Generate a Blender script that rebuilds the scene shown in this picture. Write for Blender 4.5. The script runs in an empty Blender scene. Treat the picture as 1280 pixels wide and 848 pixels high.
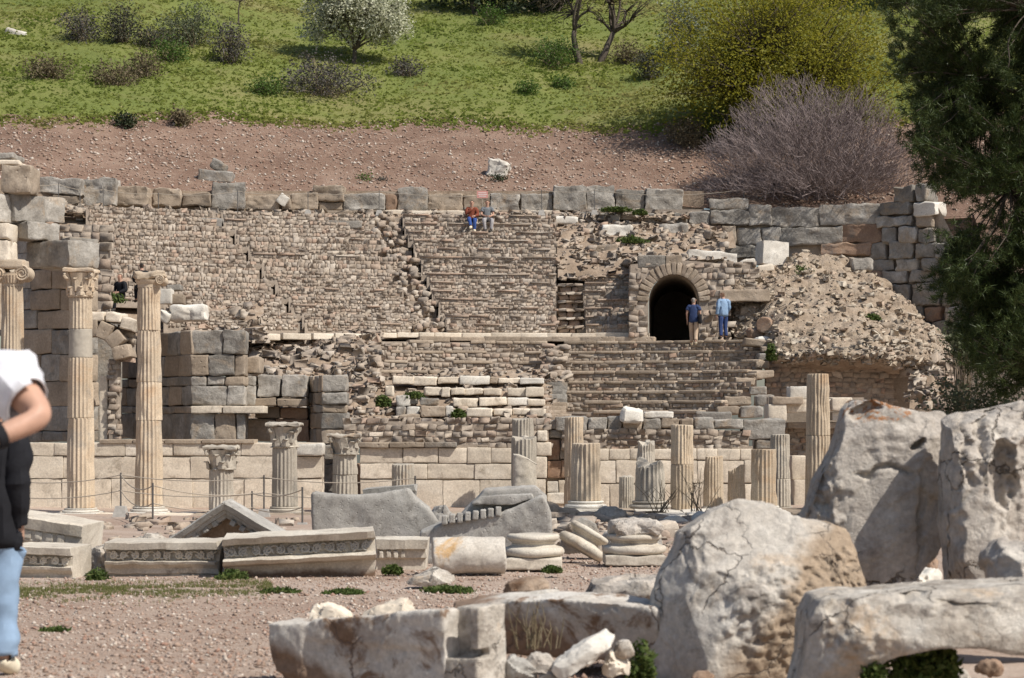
import bpy, bmesh, math, random
import numpy as np
from mathutils import Vector, Matrix, noise

# ------------------------------------------------------------------ camera, sky, sun, exposure
scene = bpy.context.scene
col = scene.collection
F = 2450.0            # focal length in pixels of the 1280 px wide photograph
CZ = 1.5              # eye height
HOR = 520.0           # pixel row of the horizon

cam_d = bpy.data.cameras.new('camera')
cam_d.sensor_width = 23.5
cam_d.lens = F / 1280 * 23.5
cam_d.shift_y = (HOR - 424.0) / 1280
cam_d.clip_start = 0.2
cam_d.clip_end = 2000
cam_d.dof.use_dof = True
cam_d.dof.focus_distance = 62
cam_d.dof.aperture_fstop = 3.4
cam = bpy.data.objects.new('camera', cam_d)
cam.location = (0, 0, CZ)
cam.rotation_euler = (math.pi / 2, 0, 0)
col.objects.link(cam)
scene.camera = cam

SUN_EL = math.radians(50)
SUN_AZ = math.radians(122)                      # clockwise from the view direction (+Y)
SUN = Vector((math.cos(SUN_EL) * math.sin(SUN_AZ), math.cos(SUN_EL) * math.cos(SUN_AZ), math.sin(SUN_EL)))
sd = bpy.data.lights.new('sun', 'SUN')
sd.energy = 5.0
sd.angle = math.radians(0.53)
sd.color = (1.0, 0.95, 0.87)
so = bpy.data.objects.new('sun', sd)
so.rotation_euler = SUN.to_track_quat('Z', 'Y').to_euler()
so.location = (30, -10, 40)
col.objects.link(so)
world = bpy.data.worlds.new('World')
scene.world = world
world.use_nodes = True
wn = world.node_tree
sky = wn.nodes.new('ShaderNodeTexSky')
sky.sky_type = 'NISHITA'
sky.sun_disc = False
sky.sun_elevation = SUN_EL
sky.sun_rotation = SUN_AZ
sky.air_density = 1.0
sky.dust_density = 1.5
wn.links.new(sky.outputs[0], wn.nodes['Background'].inputs[0])
wn.nodes['Background'].inputs[1].default_value = 0.105
scene.view_settings.view_transform = 'Standard'
scene.view_settings.look = 'None'
scene.view_settings.gamma = 1.0
scene.view_settings.exposure = 0.06
scene.cycles.max_bounces = 5
scene.cycles.diffuse_bounces = 3
scene.cycles.transparent_max_bounces = 4

rng = random.Random(11)
nrg = np.random.default_rng(7)
# ------------------------------------------------------------------ helpers
def P(px, py, Y):
    """the point at distance Y that shows at photo pixel (px, py)"""
    return Vector(((px - 640.0) / F * Y, Y, CZ + (HOR - py) / F * Y))
def PX(px, Y): return (px - 640.0) / F * Y
def PZ(py, Y): return CZ + (HOR - py) / F * Y

def wloc(o):
    v = Vector((0, 0, 0))
    while o is not None:
        v += o.location
        o = o.parent
    return v

def tag(o, label=None, cat=None, group=None, kind=None):
    if label: o['label'] = label
    if cat: o['category'] = cat
    if group: o['group'] = group
    if kind: o['kind'] = kind
    return o

def thing(name, label, cat, loc, group=None):
    o = bpy.data.objects.new(name, None)
    o.empty_display_size = 0.2
    o.location = loc
    col.objects.link(o)
    return tag(o, label, cat, group)

def link_mesh(name, verts, faces, mat, parent=None, kind=None, smooth=False):
    """verts in world space; object origin at the bottom centre of the mesh"""
    V = np.asarray(verts, dtype=np.float64)
    lo, hi = V.min(0), V.max(0)
    org = Vector(((lo[0] + hi[0]) / 2, (lo[1] + hi[1]) / 2, lo[2]))
    me = bpy.data.meshes.new(name)
    V2 = V - np.array(org)
    if isinstance(faces, np.ndarray):
        n, k = faces.shape
        me.vertices.add(len(V2)); me.vertices.foreach_set('co', V2.astype(np.float32).ravel())
        me.loops.add(n * k); me.loops.foreach_set('vertex_index', faces.astype(np.int32).ravel())
        me.polygons.add(n)
        me.polygons.foreach_set('loop_start', np.arange(0, n * k, k, dtype=np.int32))
        me.polygons.foreach_set('loop_total', np.full(n, k, dtype=np.int32))
        me.update(calc_edges=True)
    else:
        me.from_pydata(V2.tolist(), [], faces)
        me.update()
    if smooth:
        me.polygons.foreach_set('use_smooth', np.ones(len(me.polygons), dtype=bool))
        if len(me.polygons) < 2500: me.set_sharp_from_angle(angle=math.radians(27))
    me.materials.append(mat)
    o = bpy.data.objects.new(name, me)
    o.parent = parent
    o.location = org - wloc(parent) if parent is not None else org
    col.objects.link(o)
    if kind: o['kind'] = kind
    return o

# ---- bevelled cube template (24 verts, 26 faces as triangles)
def _bev():
    vs = []; idx = {}
    for sx in (-1, 1):
        for sy in (-1, 1):
            for sz in (-1, 1):
                for a in range(3):
                    idx[(sx, sy, sz, a)] = len(vs)
                    vs.append((sx, sy, sz, a))
    fs = []
    for a in range(3):
        for s in (-1, 1):
            b, c = [i for i in range(3) if i != a]
            q = []
            for sb, sc in ((-1, -1), (1, -1), (1, 1), (-1, 1)):
                k = [0, 0, 0]; k[a] = s; k[b] = sb; k[c] = sc
                q.append(idx[(*k, a)])
            fs.append(q)
    for a in range(3):
        b, c = [i for i in range(3) if i != a]
        for sb in (-1, 1):
            for sc in (-1, 1):
                k1 = [0, 0, 0]; k1[b] = sb; k1[c] = sc; k1[a] = -1
                k2 = list(k1); k2[a] = 1
                fs.append([idx[(*k1, b)], idx[(*k2, b)], idx[(*k2, c)], idx[(*k1, c)]])
    for sx in (-1, 1):
        for sy in (-1, 1):
            for sz in (-1, 1):
                fs.append([idx[(sx, sy, sz, 0)], idx[(sx, sy, sz, 1)], idx[(sx, sy, sz, 2)]])
    S = np.array([v[:3] for v in vs], float)
    A = np.array([v[3] for v in vs])
    full = np.zeros((24, 3)); full[np.arange(24), A] = 1        # 1 where coordinate is at full extent
    pos = S * (0.8 + 0.2 * full)
    tri = []
    for f in fs:
        p = pos[f]
        nrm = np.cross(p[1] - p[0], p[2] - p[0])
        if np.dot(nrm, p.mean(0)) < 0: f = f[::-1]
        tri.append([f[0], f[1], f[2]])
        if len(f) == 4: tri.append([f[0], f[2], f[3]])
    return S, full, np.array(tri)
BS, BF, BT = _bev()

def stones_mesh(name, arr, mat, parent=None, kind='stuff', bev=0.3, jit=0.1, smooth=False, shear=1.0):
    """arr rows: cx cy cz  hx hy hz  rotz tilt ; many rough stones in one mesh"""
    A = np.asarray(arr, float)
    n = len(A)
    H = A[:, None, 3:6]
    b = bev * H.min(axis=2, keepdims=True)
    V = BS[None] * (H - b * (1 - BF[None]))
    V = V + nrg.normal(0, 1, V.shape) * jit * H
    # shear so that outlines are not rectangles
    V[:, :, 0] += V[:, :, 2] * nrg.normal(0, .18 * shear, (n, 1))
    V[:, :, 2] += V[:, :, 0] * nrg.normal(0, .08 * shear, (n, 1))
    c, s = np.cos(A[:, 7])[:, None], np.sin(A[:, 7])[:, None]      # tilt about local y
    x, z = V[:, :, 0] * c + V[:, :, 2] * s, -V[:, :, 0] * s + V[:, :, 2] * c
    c, s = np.cos(A[:, 6])[:, None], np.sin(A[:, 6])[:, None]
    X, Yv = x * c - V[:, :, 1] * s, x * s + V[:, :, 1] * c
    V = np.stack([X, Yv, z], 2) + A[:, None, :3]
    T = (BT[None] + (np.arange(n) * 24)[:, None, None]).reshape(-1, 3)
    return link_mesh(name, V.reshape(-1, 3), T, mat, parent, kind, smooth)

# ---- subdivided rounded box, noise-weathered
def _grid(n=7):
    t = [-1, -.9, -.45, 0, .45, .9, 1] if n == 7 else list(np.linspace(-1, 1, n))
    vs = {}; fs = []
    def vid(p):
        k = tuple(round(x, 4) for x in p)
        if k not in vs: vs[k] = len(vs)
        return vs[k]
    for a in range(3):
        b, c = [(1, 2), (2, 0), (0, 1)][a]
        for s in (-1, 1):
            for i in range(n - 1):
                for j in range(n - 1):
                    q = []
                    for (u, w) in ((i, j), (i + 1, j), (i + 1, j + 1), (i, j + 1)):
                        k = [0, 0, 0]; k[a] = s; k[b] = t[u]; k[c] = t[w]
                        q.append(vid(k))
                    fs.append(q if s > 0 else q[::-1])
    return np.array(list(vs.keys()), float), np.array(fs)
GV, GF = _grid(7)
GV2, GF2 = _grid(13)

def rough_box(c, h, b=0.04, amp=0.02, ns=2.0, rotz=0.0, tilt=0.0, roll=0.0, fine=False, seed=None, taper=0.0):
    """vertices, faces of a weathered block: centre c, half sizes h"""
    gv, gf = (GV2, GF2) if fine else (GV, GF)
    h = np.asarray(h, float)
    b = min(b, h.min() * .8)
    g2 = gv.copy()
    if not fine:                                          # inner loops hug the bevel
        for ax in range(3):
            g2[np.abs(np.abs(gv[:, ax]) - .9) < .01, ax] = np.sign(gv[np.abs(np.abs(gv[:, ax]) - .9) < .01, ax]) * max(.6, 1 - b / h[ax])
    p = g2 * h
    q = np.clip(p, -(h - b), h - b)
    d = p - q
    L = np.linalg.norm(d, axis=1, keepdims=True); L[L == 0] = 1
    p = q + d / L * b
    sd_ = rng.random() * 300 if seed is None else seed
    for i in range(len(p)):
        v = Vector(p[i]) * ns + Vector((sd_, sd_ * .7, -sd_))
        nv = noise.noise_vector(v) * amp + noise.noise_vector(v * 2.7) * (amp * .5) + noise.noise_vector(v * 6.5) * (amp * .25)
        p[i] += nv
    if taper:
        p[:, 0] *= 1 - taper * (p[:, 2] / h[2])
    R = np.array(Matrix.Rotation(rotz, 3, 'Z') @ Matrix.Rotation(tilt, 3, 'Y') @ Matrix.Rotation(roll, 3, 'X'))
    return p @ R.T + np.asarray(c, float), gf

def block_px(x0, x1, y0, y1, Y, depth=0.6, mat=None, name='block', parent=None, b=0.035, amp=0.018, gap=0.008,
             jit=0.02, ns=2.2, rotz=0.0, tilt=0.0, fine=False, kind=None):
    """a stone block whose front face fills the photo rectangle at distance Y"""
    yf = Y + rng.uniform(-jit, jit)
    X0, X1 = PX(x0, Y) + gap, PX(x1, Y) - gap
    Z0, Z1 = PZ(y1, Y) + gap * .6, PZ(y0, Y) - gap * .6
    c = ((X0 + X1) / 2, yf + depth / 2, (Z0 + Z1) / 2)
    h = ((X1 - X0) / 2, depth / 2, (Z1 - Z0) / 2)
    V, Fc = rough_box(c, h, b * .75, amp, ns, rotz, tilt, fine=fine or (x1 - x0) * (y1 - y0) > 700)
    return link_mesh(name, V, Fc, mat, parent, kind, smooth=True)

def lite_block(x0, x1, y0, y1, Y, depth, mat, name, parent, jit=0.015, j=0.05, gap=.006):
    """44-triangle block"""
    yf = Y + rng.uniform(-jit, jit)
    X0, X1 = PX(x0, Y) + gap, PX(x1, Y) - gap
    Z0, Z1 = PZ(y1, Y) + gap * .6, PZ(y0, Y) - gap * .6
    H = np.array([(X1 - X0) / 2, depth / 2, (Z1 - Z0) / 2])
    b = .18 * H.min()
    V = BS * (H - b * (1 - BF)) + nrg.normal(0, 1, (24, 3)) * j * H.min()
    V = V + np.array([(X0 + X1) / 2, yf + depth / 2, (Z0 + Z1) / 2])
    return link_mesh(name, V, BT, mat, parent)

class MB:
    def __init__(s): s.v = []; s.f = []
    def add(s, V, Fc):
        n = len(s.v)
        s.v.extend([tuple(x) for x in V]); s.f.extend([[i + n for i in f] for f in Fc])
        return s
    def box(s, x0, x1, y0, y1, z0, z1):
        V = [(x0, y0, z0), (x1, y0, z0), (x1, y1, z0), (x0, y1, z0), (x0, y0, z1), (x1, y0, z1), (x1, y1, z1), (x0, y1, z1)]
        return s.add(V, [[0, 3, 2, 1], [4, 5, 6, 7], [0, 1, 5, 4], [1, 2, 6, 5], [2, 3, 7, 6], [3, 0, 4, 7]])
    def tube(s, pts, rad, k=6, cap=True):
        pts = [Vector(p) for p in pts]
        if not hasattr(rad, '__len__'): rad = [rad] * len(pts)
        n0 = len(s.v)
        up = Vector((0.13, 0.31, 1)).normalized()
        for i, p in enumerate(pts):
            t = (pts[min(i + 1, len(pts) - 1)] - pts[max(i - 1, 0)])
            t = t.normalized() if t.length > 1e-9 else Vector((0, 0, 1))
            a = t.cross(up)
            if a.length < 1e-3: a = t.cross(Vector((1, 0, 0)))
            a.normalize(); b = t.cross(a)
            for j in range(k):
                w = 2 * math.pi * j / k
                s.v.append(tuple(p + (a * math.cos(w) + b * math.sin(w)) * rad[i]))
        for i in range(len(pts) - 1):
            for j in range(k):
                s.f.append([n0 + i * k + j, n0 + (i + 1) * k + j, n0 + (i + 1) * k + (j + 1) % k, n0 + i * k + (j + 1) % k])
        if cap:
            s.f.append([n0 + j for j in range(k)])
            s.f.append([n0 + (len(pts) - 1) * k + j for j in reversed(range(k))])
        return s
    def lathe(s, c, prof, k=24, cap=True):
        n0 = len(s.v)
        for (r, z) in prof:
            for j in range(k):
                w = 2 * math.pi * j / k
                s.v.append((c[0] + r * math.cos(w), c[1] + r * math.sin(w), c[2] + z))
        for i in range(len(prof) - 1):
            for j in range(k):
                s.f.append([n0 + i * k + j, n0 + i * k + (j + 1) % k, n0 + (i + 1) * k + (j + 1) % k, n0 + (i + 1) * k + j])
        if cap:
            s.f.append([n0 + j for j in reversed(range(k))])
            s.f.append([n0 + (len(prof) - 1) * k + j for j in range(k)])
        return s
    def build(s, name, mat, parent=None, kind=None, smooth=False):
        return link_mesh(name, s.v, s.f, mat, parent, kind, smooth)

def fbm(v, o=3):
    return noise.fractal(v, 1.0, 2.1, o, noise_basis='PERLIN_ORIGINAL')

def remeshed(V, Fc, voxel):
    """voxel-remesh a closed shape; returns numpy verts, quads"""
    me = bpy.data.meshes.new('tmp')
    me.from_pydata([tuple(v) for v in V], [], Fc); me.update()
    o = bpy.data.objects.new('tmp', me); col.objects.link(o)
    m = o.modifiers.new('r', 'REMESH'); m.mode = 'VOXEL'; m.voxel_size = voxel
    dg = bpy.context.evaluated_depsgraph_get()
    e = o.evaluated_get(dg); m2 = e.to_mesh()
    vv = np.empty(len(m2.vertices) * 3, np.float32); m2.vertices.foreach_get('co', vv)
    nn = np.empty(len(m2.vertices) * 3, np.float32); m2.vertex_normals.foreach_get('vector', nn)
    fl = np.empty(len(m2.loops), np.int32); m2.loops.foreach_get('vertex_index', fl)
    e.to_mesh_clear()
    bpy.data.objects.remove(o); bpy.data.meshes.remove(me)
    return vv.reshape(-1, 3).astype(float), nn.reshape(-1, 3).astype(float), fl.reshape(-1, 4)

def weather(V, N, amp, ns, chip=0.0, cs=3.0, seed=0.0, smooth_it=0, Fc=None):
    """displace a remeshed shape: broad bumps + chipped facets"""
    out = V.copy()
    off = Vector((seed * 13.7, seed * 7.1, -seed * 3.3))
    for i in range(len(V)):
        p = Vector(V[i])
        d = amp * fbm(p * ns + off, 4)
        d += amp * .22 * fbm(p * ns * 5 + off, 3)
        if chip:
            for (c_, k_) in ((cs, 1.0), (cs * 2.6, .38)):
                q = p * c_ + off + noise.noise_vector(p * c_ * 1.3) * .12
                sp = noise.voronoi(q)[1][0]
                hn = noise.cell_vector(sp * 31.7)
                d += chip * k_ * ((hn.x - .5) * .9 + (q - sp).dot(hn - Vector((.5, .5, .5))) * 2.2)
        out[i] += N[i] * d
    return out

def facet(V, n, lo, hi, seed, up=.25):
    """cut n flat faces off a shape, as broken stone shows"""
    r = random.Random(seed)
    V = V.copy()
    for _ in range(n):
        d = Vector((r.gauss(0, .6), r.gauss(-.9, .5), r.gauss(up, .5))).normalized()
        dn_ = np.array(d); pr = V @ dn_
        t = pr.max() - r.uniform(lo, hi) * (pr.max() - pr.min())
        k = pr > t
        V[k] += dn_[None] * ((t - pr[k]) * .93)[:, None]
    return V

def loft_rock(outline, Y, depth, scales=((-.5, .78), (-.25, .97), (0.1, 1.0), (.5, .8)), lean=0.0, shift=(0, 0)):
    """outline in photo pixels at distance Y; sections through the depth, shrunk about the centroid"""
    pts = [P(x, y, Y) for x, y in outline]
    c = sum(pts, Vector()) / len(pts)
    V = []; Fc = []; n = len(pts)
    for (t, sc) in scales:
        for p in pts:
            q = c + (p - c) * sc
            # keep the foot on the ground
            zb = min(p_.z for p_ in pts)
            if p.z < zb + .12: q.z = p.z
            V.append((q.x + shift[0] * t, Y + t * depth + lean * (p.z - c.z), q.z + shift[1] * t))
    m = len(scales)
    for i in range(m - 1):
        for j in range(n):
            Fc.append([i * n + j, i * n + (j + 1) % n, (i + 1) * n + (j + 1) % n, (i + 1) * n + j])
    Fc.append([j for j in reversed(range(n))]); Fc.append([(m - 1) * n + j for j in range(n)])
    # orientation test by signed volume
    bm = bmesh.new()
    vs = [bm.verts.new(v) for v in V]
    for f in Fc: bm.faces.new([vs[i] for i in f])
    bmesh.ops.recalc_face_normals(bm, faces=bm.faces)
    Fc = [[v.index for v in f.verts] for f in bm.faces] if False else None
    bm.verts.index_update()
    Fc = [[v.index for v in f.verts] for f in bm.faces]
    bm.free()
    return V, Fc

# ------------------------------------------------------------------ materials
def _mat(name):
    m = bpy.data.materials.new(name); m.use_nodes = True
    nt = m.node_tree
    b = nt.nodes['Principled BSDF']
    b.inputs['Roughness'].default_value = .9
    b.inputs['Specular IOR Level'].default_value = .25
    return m, nt, b

def _n(nt, t, **kw):
    n = nt.nodes.new(t)
    for k, v in kw.items():
        if hasattr(n, k): setattr(n, k, v)
    return n

def _ramp(nt, cols, interp='LINEAR'):
    r = nt.nodes.new('ShaderNodeValToRGB')
    r.color_ramp.interpolation = interp
    el = r.color_ramp.elements
    while len(el) < len(cols): el.new(.5)
    for e, (p, c) in zip(el, cols):
        e.position = p; e.color = (*c, 1)
    return r

def _noise(nt, vec, scale, detail=5, rough=.6, dist=0.0):
    n = nt.nodes.new('ShaderNodeTexNoise')
    n.inputs['Scale'].default_value = scale
    n.inputs['Detail'].default_value = detail
    n.inputs['Roughness'].default_value = rough
    n.inputs['Distortion'].default_value = dist
    nt.links.new(vec, n.inputs['Vector'])
    return n

def _mix(nt, fac, a, b, mode='MIX'):
    m = nt.nodes.new('ShaderNodeMix'); m.data_type = 'RGBA'; m.blend_type = mode
    for inp, v in ((m.inputs['Factor'], fac), (m.inputs['A'], a), (m.inputs['B'], b)):
        if hasattr(v, 'links') or isinstance(v, bpy.types.NodeSocket): nt.links.new(v, inp)
        elif isinstance(v, (int, float)): inp.default_value = v
        else: inp.default_value = (*v, 1)
    return m.outputs['Result']

def stone(name, cols, scale=1.2, palette=None, pal_fac=.7, stain=None, stain_amt=(.55, .7), stain_scale=1.0, second=None,
          second_amt=(.6, .72), second_scale=2.0, bump=.35, bscale=14, bdist=.02, objrand=.16, rough=.92, pits=0.0, lichen=None, region=None, cracks=None):
    """cols: ramp over broad noise; palette: colours picked per stone (mesh island)"""
    m, nt, b = _mat(name)
    tc = _n(nt, 'ShaderNodeTexCoord'); oi = _n(nt, 'ShaderNodeObjectInfo')
    sc = _n(nt, 'ShaderNodeVectorMath', operation='SCALE'); sc.inputs[0].default_value = (37, 21, 53)
    nt.links.new(oi.outputs['Random'], sc.inputs['Scale'])
    ad = _n(nt, 'ShaderNodeVectorMath', operation='ADD')
    nt.links.new(tc.outputs['Object'], ad.inputs[0]); nt.links.new(sc.outputs[0], ad.inputs[1])
    vec = ad.outputs[0]
    n1 = _noise(nt, vec, scale, 7, .62, .3)
    r1 = _ramp(nt, cols); nt.links.new(n1.outputs['Fac'], r1.inputs[0])
    c = r1.outputs[0]
    if palette:
        ge = _n(nt, 'ShaderNodeNewGeometry')
        rp = _ramp(nt, [(i / len(palette), p) for i, p in enumerate(palette)], 'CONSTANT')
        nt.links.new(ge.outputs['Random Per Island'], rp.inputs[0])
        c = _mix(nt, pal_fac, c, rp.outputs[0])
    if stain:
        ns = _noise(nt, vec, stain_scale, 8, .68, .6)
        rs = _ramp(nt, [(stain_amt[0], (0, 0, 0)), (stain_amt[1], (1, 1, 1))]); nt.links.new(ns.outputs['Fac'], rs.inputs[0])
        c = _mix(nt, rs.outputs[0], c, stain)
    if second:
        mp = _n(nt, 'ShaderNodeVectorMath', operation='ADD'); mp.inputs[1].default_value = (91, 17, 5)
        nt.links.new(vec, mp.inputs[0])
        ns = _noise(nt, mp.outputs[0], second_scale, 8, .7, .4)
        rs = _ramp(nt, [(second_amt[0], (0, 0, 0)), (second_amt[1], (1, 1, 1))]); nt.links.new(ns.outputs['Fac'], rs.inputs[0])
        c = _mix(nt, rs.outputs[0], c, second)
    if lichen:
        mp = _n(nt, 'ShaderNodeVectorMath', operation='ADD'); mp.inputs[1].default_value = (-31, 47, 15)
        nt.links.new(vec, mp.inputs[0])
        ns = _noise(nt, mp.outputs[0], 3.4, 9, .72, .2)
        sx_ = _n(nt, 'ShaderNodeSeparateXYZ'); nt.links.new(tc.outputs['Object'], sx_.inputs[0])
        lm = _n(nt, 'ShaderNodeMath', operation='MULTIPLY_ADD'); lm.inputs[1].default_value = .29; nt.links.new(sx_.outputs['Z'], lm.inputs[0]); nt.links.new(ns.outputs['Fac'], lm.inputs[2])
        rs = _ramp(nt, [(.945, (0, 0, 0)), (.985, (1, 1, 1))]); nt.links.new(lm.outputs[0], rs.inputs[0])
        c = _mix(nt, rs.outputs[0], c, lichen)
    if region:
        rdir, roff, rcol = region
        dp = _n(nt, 'ShaderNodeVectorMath', operation='DOT_PRODUCT'); dp.inputs[1].default_value = rdir
        nt.links.new(tc.outputs['Object'], dp.inputs[0])
        nz = _noise(nt, vec, 3.0, 6, .6)
        s1 = _n(nt, 'ShaderNodeMath', operation='MULTIPLY_ADD'); s1.inputs[1].default_value = .55; nt.links.new(nz.outputs['Fac'], s1.inputs[0]); nt.links.new(dp.outputs['Value'], s1.inputs[2])
        s2 = _n(nt, 'ShaderNodeMath', operation='ADD'); s2.inputs[1].default_value = .3; nt.links.new(s1.outputs[0], s2.inputs[0])
        rs = _ramp(nt, [(roff, (0, 0, 0)), (roff + .13, (1, 1, 1))]); nt.links.new(s2.outputs[0], rs.inputs[0])
        c = _mix(nt, rs.outputs[0], c, rcol)
    crk = None
    if cracks:
        csc, cw, ccol = cracks
        dn1 = _noise(nt, vec, csc * 1.6, 5, .6)
        mv = _n(nt, 'ShaderNodeVectorMath', operation='SCALE'); mv.inputs['Scale'].default_value = .8 / csc
        nt.links.new(dn1.outputs['Color'], mv.inputs[0])
        av = _n(nt, 'ShaderNodeVectorMath', operation='ADD'); nt.links.new(vec, av.inputs[0]); nt.links.new(mv.outputs[0], av.inputs[1])
        vo = _n(nt, 'ShaderNodeTexVoronoi', feature='DISTANCE_TO_EDGE'); vo.inputs['Scale'].default_value = csc
        nt.links.new(av.outputs[0], vo.inputs['Vector'])
        rk = _ramp(nt, [(0.0, (1, 1, 1)), (cw, (0, 0, 0))]); nt.links.new(vo.outputs['Distance'], rk.inputs[0])
        # only some of the edges open into cracks
        nm_ = _noise(nt, vec, csc * .7, 3, .5)
        rm = _ramp(nt, [(.48, (0, 0, 0)), (.56, (1, 1, 1))]); nt.links.new(nm_.outputs['Fac'], rm.inputs[0])
        mk = _n(nt, 'ShaderNodeMath', operation='MULTIPLY'); nt.links.new(rk.outputs[0], mk.inputs[0]); nt.links.new(rm.outputs[0], mk.inputs[1])
        crk = mk.outputs[0]
        c = _mix(nt, crk, c, ccol)
    nf = _noise(nt, vec, bscale * 2.2, 6, .7)
    rf = _ramp(nt, [(.25, (.70, .70, .70)), (.75, (1.25, 1.25, 1.25))]); nt.links.new(nf.outputs['Fac'], rf.inputs[0])
    c = _mix(nt, 1.0, c, rf.outputs[0], 'MULTIPLY')
    if objrand:
        mr = _n(nt, 'ShaderNodeMapRange'); mr.inputs['To Min'].default_value = 1 - objrand; mr.inputs['To Max'].default_value = 1 + objrand
        nt.links.new(oi.outputs['Random'], mr.inputs['Value'])
        hs = _n(nt, 'ShaderNodeHueSaturation')
        nt.links.new(mr.outputs[0], hs.inputs['Value']); nt.links.new(c, hs.inputs['Color'])
        c = hs.outputs[0]
    nt.links.new(c, b.inputs['Base Color'])
    b.inputs['Roughness'].default_value = rough
    nb = _noise(nt, vec, bscale, 9, .68)
    h = nb.outputs['Fac']
    if pits:
        vo = _n(nt, 'ShaderNodeTexVoronoi'); vo.inputs['Scale'].default_value = bscale * .8
        nt.links.new(vec, vo.inputs['Vector'])
        rr = _ramp(nt, [(0.0, (0, 0, 0)), (pits, (1, 1, 1))]); nt.links.new(vo.outputs['Distance'], rr.inputs[0])
        mm = _n(nt, 'ShaderNodeMath', operation='ADD'); nt.links.new(h, mm.inputs[0]); nt.links.new(rr.outputs[0], mm.inputs[1])
        h = mm.outputs[0]
    if crk is not None:
        sb = _n(nt, 'ShaderNodeMath', operation='SUBTRACT'); nt.links.new(h, sb.inputs[0]); nt.links.new(crk, sb.inputs[1]); h = sb.outputs[0]
    bp = _n(nt, 'ShaderNodeBump'); bp.inputs['Strength'].default_value = bump; bp.inputs['Distance'].default_value = bdist
    nt.links.new(h, bp.inputs['Height']); nt.links.new(bp.outputs[0], b.inputs['Normal'])
    return m

def leafmat(name, palette, rough=.7, transl=.25, patch=None, patch_scale=.25):
    m, nt, b = _mat(name)
    ge = _n(nt, 'ShaderNodeNewGeometry')
    rp = _ramp(nt, [(i / max(1, len(palette) - 1), p) for i, p in enumerate(palette)])
    nt.links.new(ge.outputs['Random Per Island'], rp.inputs[0])
    c = rp.outputs[0]
    if patch:
        tc = _n(nt, 'ShaderNodeTexCoord')
        n1 = _noise(nt, tc.outputs['Object'], patch_scale, 5, .6)
        r1 = _ramp(nt, patch); nt.links.new(n1.outputs['Fac'], r1.inputs[0])
        c = _mix(nt, .6, c, r1.outputs[0])
    nt.links.new(c, b.inputs['Base Color'])
    b.inputs['Roughness'].default_value = rough
    if transl:
        tr = _n(nt, 'ShaderNodeBsdfTranslucent'); mx = _n(nt, 'ShaderNodeMixShader'); mx.inputs[0].default_value = transl
        nt.links.new(c, tr.inputs['Color'])
        nt.links.new(b.outputs[0], mx.inputs[1]); nt.links.new(tr.outputs[0], mx.inputs[2])
        nt.links.new(mx.outputs[0], nt.nodes['Material Output'].inputs['Surface'])
    return m

def plain(name, c, rough=.8, var=.2, scale=6.0, bump=0.0, metal=0.0):
    m, nt, b = _mat(name)
    tc = _n(nt, 'ShaderNodeTexCoord')
    n1 = _noise(nt, tc.outputs['Object'], scale, 5, .6)
    r1 = _ramp(nt, [(.3, tuple(x * (1 - var) for x in c)), (.7, tuple(min(1, x * (1 + var)) for x in c))])
    nt.links.new(n1.outputs['Fac'], r1.inputs[0]); nt.links.new(r1.outputs[0], b.inputs['Base Color'])
    b.inputs['Roughness'].default_value = rough; b.inputs['Metallic'].default_value = metal
    if bump:
        bp = _n(nt, 'ShaderNodeBump'); bp.inputs['Strength'].default_value = bump; bp.inputs['Distance'].default_value = .01
        nt.links.new(n1.outputs['Fac'], bp.inputs['Height']); nt.links.new(bp.outputs[0], b.inputs['Normal'])
    return m

RUB_PAL = [(.33, .265, .20), (.40, .33, .255), (.22, .19, .155), (.56, .51, .43), (.42, .28, .20), (.25, .22, .185), (.29, .245, .195), (.36, .285, .21), (.44, .38, .30), (.31, .27, .225),
           (.35, .255, .19), (.41, .35, .28), (.27, .23, .185), (.38, .315, .24), (.33, .295, .25), (.50, .45, .37), (.37, .275, .205),
           (.32, .26, .20), (.40, .345, .27)]
RUB_PAL = [(a * .96, b * .93, c * .93) for a, b, c in RUB_PAL]
M = {}
M['rubble'] = stone('rubble_stone', [(.3, (.30, .245, .195)), (.7, (.41, .345, .28))], .35, RUB_PAL, .5, bump=.5, bscale=9, objrand=.05)
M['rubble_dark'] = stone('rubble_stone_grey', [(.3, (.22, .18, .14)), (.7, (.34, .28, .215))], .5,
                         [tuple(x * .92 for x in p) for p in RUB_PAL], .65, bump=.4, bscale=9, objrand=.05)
M['mortar'] = stone('mortar_earth', [(.3, (.29, .235, .185)), (.7, (.40, .335, .27))], 1.5, bump=.6, bscale=8, objrand=0)
M['earth'] = stone('rubble_earth', [(.3, (.225, .165, .115)), (.55, (.315, .24, .175)), (.75, (.40, .325, .25))], 1.4, bump=.8, bscale=6, bdist=.06, objrand=0)
M['grey_block'] = stone('grey_limestone', [(.3, (.20, .18, .155)), (.5, (.30, .275, .24)), (.7, (.44, .41, .365))], 1.6, stain=(.33, .26, .19),
                        stain_amt=(.52, .68), stain_scale=1.4, second=(.13, .12, .105), second_amt=(.58, .72), bump=.8, bscale=6, bdist=.06, objrand=.22)
M['tan_block'] = stone('tan_limestone', [(.3, (.26, .205, .15)), (.55, (.36, .29, .22)), (.75, (.45, .38, .30))], 1.3, stain=(.19, .165, .14),
                       stain_amt=(.57, .72), bump=.55, bscale=7, bdist=.035, objrand=.18, pits=.2)
M['red_block'] = stone('iron_stained_stone', [(.3, (.23, .145, .10)), (.55, (.31, .21, .145)), (.75, (.37, .295, .23))], 1.5, stain=(.2, .18, .16),
                       stain_amt=(.55, .7), bump=.6, bscale=8, bdist=.03)
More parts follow.
